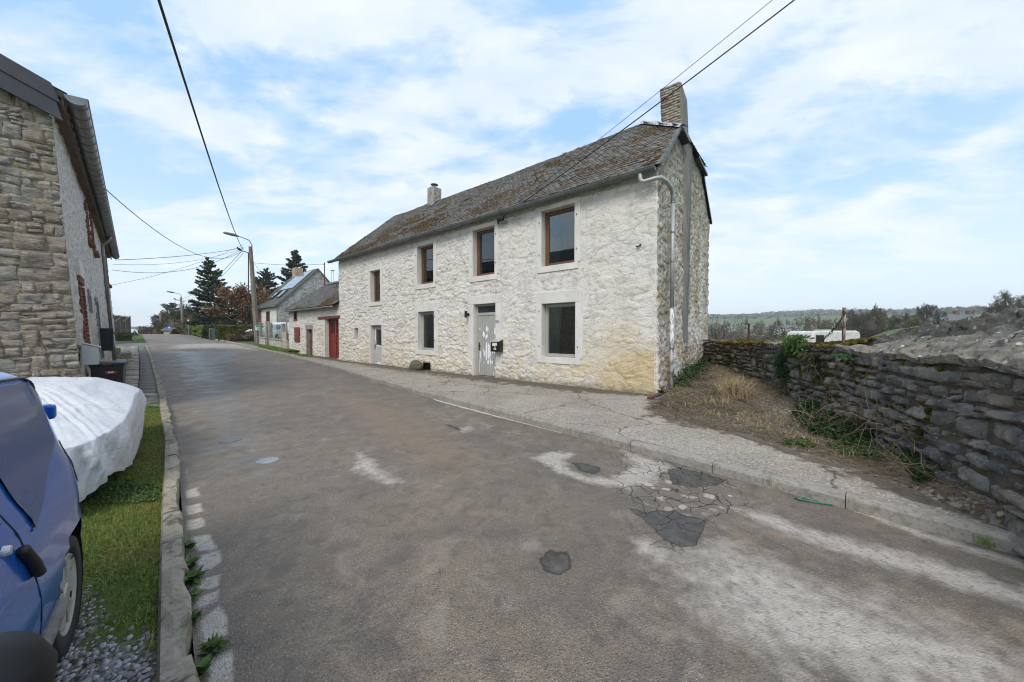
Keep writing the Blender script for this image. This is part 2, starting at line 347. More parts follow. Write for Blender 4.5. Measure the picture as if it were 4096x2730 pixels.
m = M('verge_soil'); p = m.pos(); n1 = m.noise(p, 2.2, 6, .6, .5); n2 = m.noise(p, 22, 6, .65); vc = m.sep(m.vor(p, 42, 'F1', 'Color')); ga = m.sep(m.att('st'))
c = m.mix(m.ramp(n2, [(.35, 0.), (.65, 1.)]), (.05, .042, .03), (.12, .10, .075))
c = m.mix(m.ramp(vc[0], [(.5, 0.), (.6, .9)]), c, m.mix(vc[1], (.16, .155, .16), (.42, .41, .42)))
gm = m.ramp(m.ma('MULTIPLY_ADD', m.ma('SUBTRACT', n1, .5), 1.3, ga[0]), [(.4, 0.), (.6, 1.)])
c = m.mix(gm, c, m.mix(m.ramp(n2, [(.3, 0.), (.7, 1.)]), (.04, .06, .012), (.11, .135, .025)))
VERGE = m.out(c, .9, m.bump(m.ma('ADD', n2, m.ma('MULTIPLY', vc[2], .5)), .02, .9), spec=.25)

m = M('terrain'); p = m.pos(); n1 = m.noise(p, .012, 5, .55); n2 = m.noise(p, .6, 5, .6); xy = m.xyz(p)
vf = m.sep(m.vor(m.sc(p, 1, 1, 0), .006, 'F1', 'Color'))
c = m.mix(m.ramp(n2, [(.3, 0.), (.7, 1.)]), (.065, .10, .025), (.10, .145, .04))
fld = m.mix(m.ramp(vf[0], [(.35, 0.), (.4, 1.)], 'CONSTANT'), (.075, .115, .04), m.mix(m.ramp(vf[1], [(.5, 0.), (.55, 1.)]), (.12, .13, .06), (.095, .135, .055)))
c = m.mix(m.ramp(m.n('VectorMath', {0: p}, operation='LENGTH').outputs['Value'], [(.0, 0.), (1., 0.)]), c, fld)
dist = m.ma('MULTIPLY', m.n('VectorMath', {0: p}, operation='LENGTH').outputs['Value'], .001)
c = m.mix(m.ramp(dist, [(.16, 0.), (.3, 1.)]), c, fld)
wd = m.ramp(m.ma('ADD', m.noise(p, .004, 4, .55), m.ma('MULTIPLY', m.ma('SUBTRACT', dist, .8), .25)), [(.53, 0.), (.56, 1.)])
c = m.mix(m.ma('MULTIPLY', wd, m.ramp(dist, [(.2, 0.), (.35, 1.)])), c, m.mix(m.ramp(m.noise(p, .05, 5, .6), [(.3, 0.), (.7, 1.)]), (.035, .035, .024), (.075, .065, .045)))
c = m.mix(m.ma('MULTIPLY', m.ramp(xy[1], [(0., 0.), (1., 0.)]), 0.), c, c)
TERR = m.out(c, .95, None, spec=.2)
m = M('verge_grass'); p = m.pos(); n2 = m.noise(p, 5, 6, .65); n1 = m.noise(p, .7, 4)
c = m.mix(m.ramp(n2, [(.3, 0.), (.7, 1.)]), (.045, .075, .014), (.10, .15, .03)); c = m.mix(m.ramp(n1, [(.45, 0.), (.7, .5)]), c, (.13, .13, .05))
GRASSM = m.out(c, .9, m.bump(m.noise(p, 30, 5, .7), .05, 1.), spec=.2)
# ================================================================== stains on the road, drawn as outlines on the ground
def poly_field(X, Y, pts, w):
    """0..1 field: .5 on the outline, rising inside over w metres"""
    P = np.array(pts)[:, :2]; out = np.zeros(X.shape)
    lo = P.min(0) - 2 * w; hi = P.max(0) + 2 * w
    k = (X > lo[0]) & (X < hi[0]) & (Y > lo[1]) & (Y < hi[1])
    if not k.any(): return out
    x = X[k]; y = Y[k]; ins = np.zeros(x.shape, bool); d = np.full(x.shape, 1e9)
    for i in range(len(P)):
        a = P[i]; b = P[(i + 1) % len(P)]
        c = ((a[1] > y) != (b[1] > y)) & (x < (b[0] - a[0]) * (y - a[1]) / (b[1] - a[1] + 1e-12) + a[0]); ins ^= c
        e = b - a; t = np.clip(((x - a[0]) * e[0] + (y - a[1]) * e[1]) / (e @ e + 1e-12), 0, 1)
        d = np.minimum(d, np.hypot(x - a[0] - t * e[0], y - a[1] - t * e[1]))
    out[k] = np.clip(.5 + np.where(ins, d, -d) / (2 * w), 0, 1); return out
def G(*pts): return [g2(x, y) for x, y in pts]
LIGHT = [(G((1555, 1330), (1620, 1262), (1670, 1250), (1800, 1310), (1990, 1380), (2180, 1440), (2353, 1520), (2480, 1600), (2300, 1640), (1980, 1568), (1800, 1500), (1650, 1420)), .3, .92),
         (G((1750, 1480), (1850, 1500), (1930, 1590), (1800, 1600)), .15, .7),
         (G((1690, 1172), (1760, 1180), (1900, 1228), (2100, 1278), (2353, 1355), (2500, 1410), (2500, 1450), (2353, 1395), (2150, 1338), (1950, 1275), (1800, 1225)), .1, .95),
         (G((1225, 1052), (1262, 1036), (1320, 1044), (1295, 1056), (1310, 1080), (1350, 1096), (1400, 1098), (1450, 1078), (1490, 1066), (1520, 1080), (1500, 1110), (1440, 1120), (1370, 1112), (1300, 1092)), .08, .98),
         (G((1430, 1035), (1520, 1058), (1560, 1080), (1500, 1085), (1440, 1060)), .08, .8),
         (G((822, 1040), (850, 1052), (880, 1085), (922, 1108), (890, 1118), (850, 1095), (812, 1082)), .08, .85),
         (G((905, 1028), (930, 1036), (940, 1048), (905, 1040)), .06, .7), (G((1040, 985), (1080, 975), (1105, 985), (1060, 1000)), .08, .55),
         (G((1445, 1238), (1480, 1232), (1545, 1272), (1510, 1292), (1465, 1268)), .08, .85), (G((1260, 1282), (1276, 1272), (1296, 1300), (1280, 1310)), .03, 1.),
         (G((1320, 1352), (1350, 1352), (1355, 1365), (1330, 1366)), .03, .7), (G((1560, 1450), (1620, 1470), (1640, 1520), (1590, 1540)), .1, .7),
         (G((1955, 1170), (2100, 1210), (2353, 1290), (2353, 1310), (2090, 1228)), .07, .8), (G((1960, 1330), (2200, 1400), (2353, 1460), (2353, 1500), (2100, 1420)), .15, .5),
         (G((380, 792), (480, 788), (620, 790), (600, 806), (470, 802), (370, 804)), .5, .55), (G((1100, 1120), (1230, 1130), (1290, 1200), (1180, 1180)), .25, .42), (G((1000, 940), (1100, 965), (1240, 1000), (1160, 1010)), .2, .5)]
for q in ([(427, 1160), (462, 1153), (467, 1173), (430, 1181)], [(428, 1193), (465, 1188), (472, 1208), (431, 1216)], [(440, 1230), (483, 1226), (497, 1262), (455, 1264)], [(450, 1276), (503, 1264), (506, 1290), (460, 1318)], [(450, 1330), (505, 1318), (500, 1345), (455, 1352)], [(450, 1372), (503, 1354), (498, 1378), (455, 1392)], [(456, 1425), (500, 1392), (521, 1417), (520, 1460), (470, 1476)], [(475, 1512), (530, 1490), (536, 1575), (480, 1575)], [(425, 1125), (455, 1118), (458, 1138), (428, 1144)]):
    LIGHT.append((G(*q), .025, 1.))
DARK = [(G((1470, 1180), (1500, 1172), (1545, 1172), (1622, 1196), (1612, 1222), (1598, 1252), (1565, 1256), (1535, 1243), (1500, 1212)), .03, 1.), (G((1535, 1078), (1560, 1074), (1620, 1086), (1668, 1102), (1645, 1115), (1590, 1120), (1545, 1112)), .03, 1.),
        (G((1300, 1057), (1340, 1058), (1385, 1072), (1398, 1088), (1350, 1094), (1315, 1078)), .09, .62), (G((1240, 1285), (1262, 1262), (1305, 1268), (1312, 1305), (1285, 1320), (1250, 1310)), .06, .95),
        (G((1445, 1168), (1475, 1172), (1495, 1184), (1470, 1186)), .02, 1.), (G((985, 968), (1050, 975), (1095, 995), (1040, 992)), .12, .55), (G((1900, 1295), (2050, 1330), (2353, 1420), (2480, 1470), (2480, 1520), (2353, 1465), (2100, 1392), (1920, 1332)), .25, .42),
        (G((700, 1010), (760, 1015), (790, 1060), (720, 1050)), .2, .25)]
CLAY = [(G((a - 22, b - 8), (a + 18, b - 9), (a + 24, b + 6), (a - 10, b + 10)), .06, .75) for a, b in ((1790, 1232), (1690, 1230), (1640, 1380), (1770, 1190), (1905, 1258), (1400, 1020), (1090, 1180), (1250, 1215), (1860, 1295), (1700, 1318))] + [(G((640, 880), (900, 900), (1150, 1010), (1250, 1150), (1000, 1180), (760, 1020)), 1., .53), (G((600, 1240), (900, 1200), (1000, 1420), (700, 1480)), .8, .47)]
CRACK = [(G((1400, 1040), (1560, 1066), (1720, 1110), (1710, 1180), (1600, 1200), (1480, 1180), (1420, 1120)), .25, 1.), (G((1380, 1190), (1600, 1170), (1640, 1200), (1590, 1290), (1480, 1260)), .25, .62), (G((1080, 1390), (1220, 1400), (1260, 1568), (1060, 1568)), .3, .6)]
WETP = [(G((380, 806), (560, 806), (520, 840), (540, 900), (640, 1000), (700, 1080), (560, 1120), (480, 1100), (460, 1000), (430, 900)), .9, .85), (G((370, 772), (520, 776), (560, 786), (380, 790)), 2., .6), (G((560, 1150), (760, 1120), (900, 1300), (640, 1400)), .9, .4), (G((840, 1230), (960, 1220), (1020, 1320), (900, 1330)), .3, .6)]
PAINT = [(G((955, 899), (1010, 909), (1120, 940), (1320, 994), (1312, 1001), (1110, 950), (1000, 920)), .05, .9), (G((1958, 1168), (2000, 1174), (2060, 1196), (2055, 1202), (1960, 1176)), .03, .8), (G((1660, 1130), (1690, 1140), (1680, 1146)), .02, .6), (G((520, 1008), (545, 1006), (545, 1014), (522, 1016)), .03, .8)]
def fields(X, Y, L, soft=1.):
    o = np.zeros(X.shape)
    for pts, w, s in L: o = np.maximum(o, poly_field(X, Y, pts, w * soft) * s)
    return o
ys = np.concatenate([np.arange(-4, .9, .3), np.arange(.9, 5, .022), np.arange(5, 10, .045), np.geomspace(10, 95, 150)])
ws = np.linspace(0, 1, 190)
Yg, Wg = np.meshgrid(ys, ws, indexing='ij'); Xg = XL(Yg) + (XR(Yg) - XL(Yg)) * Wg
D_ = fields(Xg, Yg, DARK, 1.35); L_ = np.maximum(fields(Xg, Yg, LIGHT[:17], 1.9), fields(Xg, Yg, LIGHT[17:], 1.4))
Zg = zy(Yg) + .03 * np.sin(np.pi * Wg) * sstep(0, 3, Yg) * 0 + (fbm(Xg * 1.5, Yg * 1.5, 3) - .5) * .012 + (fbm(Xg * 7, Yg * 7, 9) - .5) * .006
Zg -= .02 * sstep(.5, .62, fields(Xg, Yg, DARK[:2] + DARK[4:5]))
Zg -= .025 * sstep(.5, .8, fields(Xg, Yg, DARK[3:4]))
Zg += -.012 * sstep(.07, .0, Wg) * (Yg < 9)
one = np.ones(Xg.shape)
st = np.stack([L_, D_, fields(Xg, Yg, CLAY), one], -1).reshape(-1, 4)
st2 = np.stack([fields(Xg, Yg, CRACK), fields(Xg, Yg, WETP), fields(Xg, Yg, PAINT), one], -1).reshape(-1, 4)
tag(np_mesh('road', np.stack([Xg, Yg, Zg], -1).reshape(-1, 3), grid_faces(len(ws), len(ys)), ASPHALT, attrs={'st': st, 'st2': st2}), kind='structure')
# ---- kerbs
def kerb(name, fx, side, y0, y1, width, h, mat, L=1.0, rough=.0, seed=1):
    g = random.Random(seed); b = MB(); yy = np.arange(y0, y1, .01); xx = fx(yy); ds = np.concatenate([[0], np.cumsum(np.hypot(np.diff(xx), np.diff(yy)))])
    s = 0
    while s < ds[-1] - .3:
        l = L * g.uniform(.85, 1.1); e = min(s + l - .006, ds[-1]); dz = g.uniform(-.008, .008); dn = g.uniform(-.008, .008); nseg = 5
        ring = []
        for k in range(nseg + 1):
            q = s + (e - s) * k / nseg; y = float(np.interp(q, ds, yy)); x = float(np.interp(q, ds, xx))
            y2 = float(np.interp(q + .02, ds, yy)); x2 = float(np.interp(q + .02, ds, xx))
            if abs(y2 - y) + abs(x2 - x) < 1e-6: y2 = y + .02; x2 = x - .02
            t = Vector((x2 - x, y2 - y, 0)).normalized(); n = Vector((t.y, -t.x, 0)) * side; z = float(zy(y))
            j = (lambda: g.uniform(-rough, rough))
            top = z + h + dz
            pr_ = [(dn + .004, z - .12), (dn + .008 + j(), top - .028 + j() * .5), (dn + .022 + j(), top + j() * .4), (width * .55, top + .004 + j() * .4), (width - .012, top + j() * .3), (width, top - .03), (width, z - .12)]
            ring.append([(x + n.x * a, y + n.y * a, c) for a, c in pr_])
        m_ = len(ring[0]); vs = [v for r_ in ring for v in r_]
        fs = [(i * m_ + k, i * m_ + (k + 1) % m_, (i + 1) * m_ + (k + 1) % m_, (i + 1) * m_ + k) for i in range(nseg) for k in range(m_)] + [tuple(range(m_)), tuple(range((nseg + 1) * m_ - 1, nseg * m_ - 1, -1))]
        b.add(vs, fs); s += l
    return tag(b.build(name, mat), kind='structure')
kerb('kerb', XR, 1, .2, 30, .16, .115, KERB, 1.0, .003, 3)
kerb('kerb', XL, -1, .1, 23.6, .125, .085, KERBL, .95, .02, 5)
# ---- pavement in front of the white house
_xo = sorted([(p_[1], p_[0]) for p_ in (gp(650, 415, .14), gp(755, 438, .14), gp(825.5, 461, .14), gp(913, 491, .14), gp(1024, 527.6, .14))] + [(.3, 5.35), (7.84, 3.36), (17.48, -8.72), (21.8, -14.1), (22.2, -15.2), (26, -19.2)])
_xo = np.array(_xo)
def XO(y): return np.interp(y, _xo[:, 0], _xo[:, 1])
_zb = np.array([(0, .125), (5, .13), (7.84, .15), (12, .155), (17.4, .2), (18, .28), (21.6, .34), (23, .62), (26, .85)])
ys = np.concatenate([np.arange(.3, 9, .04), np.arange(9, 25, .12)]); ws = np.linspace(0, 1, 70)
Yg, Wg = np.meshgrid(ys, ws, indexing='ij'); xa = XR(Yg) + .215; Xg = xa + np.maximum(XO(Yg) + .06 - xa, .15) * Wg
Zg = (zy(Yg) + .108) * (1 - Wg) + np.interp(Yg, _zb[:, 0], _zb[:, 1]) * Wg + (fbm(Xg * 1.3, Yg * 1.3, 21) - .5) * .025 + (fbm(Xg * 9, Yg * 9, 24) - .5) * .006
Zg -= .012 * (vn(Xg * .9 + 2, Yg * .9, 31) > .62) * 0
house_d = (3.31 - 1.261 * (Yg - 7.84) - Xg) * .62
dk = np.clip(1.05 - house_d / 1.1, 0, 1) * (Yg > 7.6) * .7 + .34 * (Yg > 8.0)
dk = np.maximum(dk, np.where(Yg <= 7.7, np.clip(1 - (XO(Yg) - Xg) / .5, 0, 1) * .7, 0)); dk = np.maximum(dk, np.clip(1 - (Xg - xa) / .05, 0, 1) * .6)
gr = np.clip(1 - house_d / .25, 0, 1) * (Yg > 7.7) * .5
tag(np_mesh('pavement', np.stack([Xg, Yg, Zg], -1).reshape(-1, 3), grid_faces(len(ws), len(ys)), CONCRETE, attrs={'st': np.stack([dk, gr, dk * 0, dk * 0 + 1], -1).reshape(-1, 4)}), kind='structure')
# ---- yard beside the house, up to the stone wall
WALLP = np.array([(2.75, .5), (3.56, 2.1), (4.22, 3.3), (4.85, 4.6), (5.55, 6.3), (6.25, 8.2), (6.72, 10.3), (6.95, 12.3)])
def XWALL(y): return np.interp(y, WALLP[:, 1], WALLP[:, 0])
def zyard(x, y):
    q = .724 * x + .69 * y
    return .105 + .0055 * np.maximum(0, q - 4.6) ** 2 * sstep(2, 8, y) + (fbm(x * 1.1, y * 1.1, 41) - .5) * .06 + (fbm(x * 5, y * 5, 44) - .5) * .03 + .13 * sstep(.55, .0, XWALL(y) - x) * sstep(6., 1., y) + .05 * sstep(.7, .0, XWALL(y) - x)
xs = np.arange(1.2, 8.2, .05); ys = np.arange(.2, 14, .05); Yg, Xg = np.meshgrid(ys, xs, indexing='ij')
Zg = zyard(Xg, Yg) - .09 * (Xg < XO(Yg) - .02)
Xc, Yc = Xg[:-1, :-1] + .02, Yg[:-1, :-1] + .02
keep = (Xc > XO(Yc) - .12) & (Xc < XWALL(Yc) + .25)
tag(np_mesh('yard', np.stack([Xg, Yg, Zg], -1).reshape(-1, 3), grid_faces(len(xs), len(ys), keep), DIRT), kind='structure')
# ---- grass verge where the cars stand (left), flagged path behind it
ys = np.arange(-3, 9.5, .04); ws = np.linspace(0, 1, 110); Yg, Wg = np.meshgrid(ys, ws, indexing='ij'); Xg = XL(Yg) - .10 - 5.5 * Wg
def zverge(x, y): return zy(y) + .035 + (fbm(x * 2, y * 2, 51) - .5) * .05 + (fbm(x * 9, y * 9, 52) - .5) * .015
Zg = zverge(Xg, Yg)
def ggrass(x, y):
    d = XL(y) - .15 - x; s_ = -.69 * x + .724 * y
    g = np.clip(1.25 - d / .9, 0, 1) * .85 * sstep(1.8, 3.3, s_ - d * .8) + .20
    g = np.maximum(g, .5 * sstep(.12, .0, d)); return np.where(s_ > 4.3, np.maximum(g, .75 - .3 * np.clip(d - .4, 0, 1)), g)
tag(np_mesh('verge', np.stack([Xg, Yg, Zg], -1).reshape(-1, 3), grid_faces(len(ws), len(ys)), VERGE, attrs={'st': np.stack([ggrass(Xg, Yg)] * 3 + [one[:1, :1] * np.ones(Xg.shape)], -1).reshape(-1, 4)}), kind='structure')
# flagged path
m = M('flagstone'); p = m.pos(); n1 = m.noise(p, 2.5, 6, .6, .5); n2 = m.noise(p, 24, 5, .65); rv = m.sep(m.att('rnd'))
c = m.mix(rv[0], (.24, .215, .17), (.42, .38, .31)); c = m.mix(m.ramp(n1, [(.4, 0.), (.7, .8)]), c, (.12, .105, .075)); c = m.mix(m.ramp(n2, [(.3, .5), (.5, 0.)]), c, (.08, .07, .05))
c = m.mix(m.ma('MULTIPLY', m.ramp(rv[1], [(.5, 0.), (.51, 1.)]), 1.), c, (.155, .146, .133))
FLAG = m.out(c, .8, m.bump(n2, .008, .9), spec=.35)
g = random.Random(9); V = []; Q = []; A = []
y = 7.0
while y < 23:
    dy = g.uniform(.28, .55) * (1 + y * .02)
    segs = [0, .52, .52 + g.uniform(.45, .8), 2.1] if y > 7.7 else [0, g.uniform(.7, 1.1), 2.1]
    for i in range(len(segs) - 1):
        tight = .0 if (i == 0 and y > 8.2) else .015; x0, x1 = segs[i] + tight, segs[i + 1] - .015; b = len(V); dz = g.uniform(-.012, .012) * (tight > 0); r1 = g.random(); asp = 1. if (i == 0 and y > 8.2) else 0.
        for (a, yy_) in ((x0, y + .01 * (tight > 0)), (x1, y + g.uniform(0, .02) * (tight > 0)), (x1, y + dy - tight * 1.3), (x0, y + dy - tight)):
            for top in (1, 0):
                V.append((float(XL(yy_)) - .15 - a, yy_, float(zy(yy_)) + (.07 + dz - asp * .008 if top else -.05))); A.append((r1, asp, 0, 1))
        Q += [(b, b + 2, b + 4, b + 6), (b, b + 1, b + 3, b + 2), (b + 2, b + 3, b + 5, b + 4), (b + 4, b + 5, b + 7, b + 6), (b + 6, b + 7, b + 1, b)]
    y += dy
o = np_mesh('path', V, Q, FLAG, smooth=False, attrs={'rnd': np.array(A)}); fix_normals(o.data); tag(o, kind='structure')
# ---- far verges and the side road
def strip(name, fa, fb, y0, y1, dz, mat, n=60, k=8, drop=0.):
    ys = np.linspace(y0, y1, n); ws = np.linspace(0, 1, k); Yg, Wg = np.meshgrid(ys, ws, indexing='ij'); Xg = fa(Yg) + (fb(Yg) - fa(Yg)) * Wg
    Zg = zy(Yg) + dz + (fbm(Xg, Yg, 61) - .5) * .08 - drop * Wg ** 2
    return tag(np_mesh(name, np.stack([Xg, Yg, Zg], -1).reshape(-1, 3), grid_faces(k, n), mat), kind='structure')
strip('verge', lambda y: XR(y) + .18, lambda y: XR(y) + 14, 20.6, 58, .06, GRASSM, 90, 14)
strip('verge', lambda y: XL(y) - .02, lambda y: XL(y) - 16, 26.2, 58, .05, GRASSM, 60, 10)
strip('side_road', lambda y: XL(y) - .0, lambda y: XL(y) - 22, 23.4, 26.4, .035, plain('side_road_asphalt', (.13, .125, .12), .6, var=.25, scale=1.5), 12, 16)
# ---- terrain sheet
_hr = np.array([(0, -.3), (9, -.35), (14, -.4), (25, -.6), (40, -1.2), (60, -3), (140, -9), (260, -11), (420, -5), (700, 17), (1000, 36), (1300, 54), (1600, 60), (2400, 62), (4000, 62)], float)
def H(x, y):
    r = np.hypot(x, y); ph = np.arctan2(x, y)
    hl = np.where(y < 56, zy(y) - .16, np.interp(y, [56, 64, 75, 110, 400, 600, 4000], [1.38, .9, .9, 1.7, 10.2, 9.5, 9.0]))
    wv = fbm(x * .0022 + 5, y * .0022, 71, 4) - .5
    hr = np.interp(r, _hr[:, 0], _hr[:, 1]) + wv * np.interp(r, [0, 150, 500, 1200, 2500], [0, 3, 16, 36, 40])
    hr = hr + sstep(.68, .86, ph) * np.interp(r, [0, 12, 60, 130, 300, 900], [0, 0, 4.3, 11.5, 12, 0])
    bl = sstep(-.5, .1, ph) * sstep(-.25, .0, (.724 * x + .69 * y - 4.6) / 20)
    back = sstep(1.7, 2.6, np.abs(ph))
    return (hl * (1 - bl) + hr * bl) * (1 - back) + back * (-.3)
rs = np.concatenate([[0.01], np.geomspace(1.5, 2300, 200)]); aa = np.linspace(-math.pi, math.pi, 721)
Rg, Ag = np.meshgrid(rs, aa, indexing='ij'); Xg = Rg * np.sin(Ag); Yg = Rg * np.cos(Ag)
tag(np_mesh('ground', np.stack([Xg, Yg, H(Xg, Yg)], -1).reshape(-1, 3), grid_faces(len(aa), len(rs)), TERR), kind='structure')
# ================================================================== repeated small sub-parts: one object each
def each(name, builder, places, mat, parent, smooth=False):
    """build once at the origin, copy to each place (x, y, z)"""
    q = MB(); builder(q); o = q.build(name, mat, parent, smooth); o.location = places[0]
    for p_ in places[1:]:
        c_ = o.copy(); COL.objects.link(c_); c_.parent = parent; c_.location = p_
# ================================================================== masonry helpers
def lines(a, b, res, extra=()):
    L = set(np.round(np.linspace(a, b, max(2, int((b - a) / res) + 1)), 5).tolist())
    for e in extra:
        L = {l for l in L if abs(l - e) > res * .4 or l in (a, b)}; L.add(round(e, 5))
    return np.array(sorted(L))
def masonry_wall(name, mat, parent, u0, u1, z0, z1, res, holes, place, relief, top=None, seed=1, seedoff=0.):
    us = lines(u0, u1, res, [h for H_ in holes for h in H_[:2]]); zs = lines(z0, z1, res, [h for H_ in holes for h in H_[2:]])
    Zg, Ug = np.meshgrid(zs, us, indexing='ij')
    Zw = Zg if top is None else z0 + (Zg - z0) / (z1 - z0) * (top(Ug) - z0)
    h, at_ = relief(Ug, Zw); fade = np.ones(Ug.shape)
    for a, b, c, d in holes:
        dx = np.maximum(np.maximum(a - Ug, Ug - b), 0); dz = np.maximum(np.maximum(c - Zw, Zw - d), 0); fade = np.minimum(fade, np.clip(np.hypot(dx, dz) / .05, 0, 1))
    h = h * fade; V = place(Ug, Zw, h)
    uc = (us[:-1] + us[1:]) / 2; zc = (zs[:-1] + zs[1:]) / 2; Zc, Uc = np.meshgrid(zc, uc, indexing='ij'); keep = np.ones(Zc.shape, bool)
    for a, b, c, d in holes: keep &= ~((Uc > a) & (Uc < b) & (Zc > c) & (Zc < d))
    o = np_mesh(name, V.reshape(-1, 3), grid_faces(len(us), len(zs), keep), mat, parent, attrs={'st': np.stack([*at_, np.ones(Ug.shape)], -1).reshape(-1, 4)})
    return o
def rubble(sx, sy, amp, seed, soft=.2, det=.35, wp=.5, tl=1.5):
    def f(u, z):
        uu = u + (fbm(u * 2.2, z * 3, seed + 1, 3) - .5) * wp * sx * 2 + (fbm(u * 9, z * 9, seed + 4, 2) - .5) * sx * .22; zz = z + (fbm(u * 1.6, z * 2.2, seed + 2, 3) - .5) * wp * sy * 2.4 + (fbm(u * 9, z * 9, seed + 6, 2) - .5) * sy * .3
        k = 1 + .35 * np.floor(fbm(u * .7, z * .9, seed + 9, 2) * 3 - 1)
        cid, ed, ox, oy, r2, r3 = worley2(uu / sx, zz / sy, seed, .95, .7)
        s = np.clip(ed / soft, 0, 1) ** .75; tilt = ((r2 - .5) * ox + (r3 - .5) * oy) * tl
        n = fbm(u * 10, z * 13, seed + 3, 4) - .5
        return amp * (s * (.30 + .7 * cid) + s * tilt - .4 + det * n * 1.5), (cid, np.clip(ed, 0, 1), np.clip(s, 0, 1))
    return f
def stone_courses(name, mat, parent, L, ztop, place, hs, ws, seed, z0=0., flatr=(.0, .035), rough=.012, split=.3, gap=.010, drop=.05):
    """separate broken-faced stones laid in uneven courses; place(u, z, out) -> xyz; ztop(u) cuts the head"""
    g = np.random.default_rng(seed); V = []; A = []; Q = []; nx, nz = 8, 6; z = z0; row = 0; base = lambda u, zz_: (vn(u * .9, np.full_like(u, zz_ * 3.1), seed + 2) - .5) * .07 + (vn(u * 3, np.full_like(u, zz_ * 3.1), seed + 3) - .5) * .02
    zm = float(np.max(ztop(np.linspace(0, L, 50)))); nb = 0
    while z < zm:
        h = g.uniform(*hs); u = -g.uniform(0, ws[0])
        while u < L:
            w = g.uniform(*ws) * (1.25 if h > np.mean(hs) else .9); u1 = u + w
            parts = [(0., 1.)] if g.random() > split else ([(0., .5)] if False else [(0., g.uniform(.4, .6))])
            if len(parts) == 1 and parts[0][1] < 1: parts.append((parts[0][1], 1.))
            for (f0, f1) in parts:
                U, T = np.meshgrid(np.linspace(0, 1, nx), np.linspace(0, 1, nz), indexing='xy'); hh = h * (f1 - f0)
                gu, gz_ = gap / w * .5, gap / hh * .5
                uu = u + w * (gu + U * (1 - 2 * gu)); cut = g.normal(0, .018, 4); uu = uu + (cut[0] * (1 - U) * (1 - T) + cut[1] * (1 - U) * T + cut[2] * U * T + cut[3] * U * (1 - T)); uu += g.normal(0, .006, uu.shape)
                zc = z + h * f0 + hh * (gz_ + T * (1 - 2 * gz_)); ch_ = g.normal(0, .012, 4); zc = zc + ch_[0] * (1 - U) * (1 - T) + ch_[1] * (1 - U) * T + ch_[2] * U * T + ch_[3] * U * (1 - T) + base(uu, z + h * (f0 + f1) * .5) + g.normal(0, .004, uu.shape)
                e = np.minimum(np.minimum(U, 1 - U) * w, np.minimum(T, 1 - T) * hh); o = g.uniform(*flatr) + g.normal(0, .02) * (U - .5) + g.normal(0, .02) * (T - .5) + (fbm(uu * 7, zc * 9, seed + 5, 3) - .5) * rough * 4 + g.normal(0, rough * .35, uu.shape); o = np.where(e <= 1e-6, o.mean() * .5 - drop, o)
                if float(zc.mean()) > float(ztop(np.array([(u + u1) / 2]))[0]) or u1 < 0: continue
                P = place(np.clip(uu, 0, L), zc, o).reshape(-1, 3); V.append(P); r = g.random(3); A.append(np.tile([*r, 1.], (nx * nz, 1))); Q.append(grid_faces(nx, nz) + nb); nb += nx * nz
            u = u1
        z += h; row += 1
    return np_mesh(name, np.concatenate(V), np.concatenate(Q), mat, parent, False, {'rnd': np.concatenate(A)})
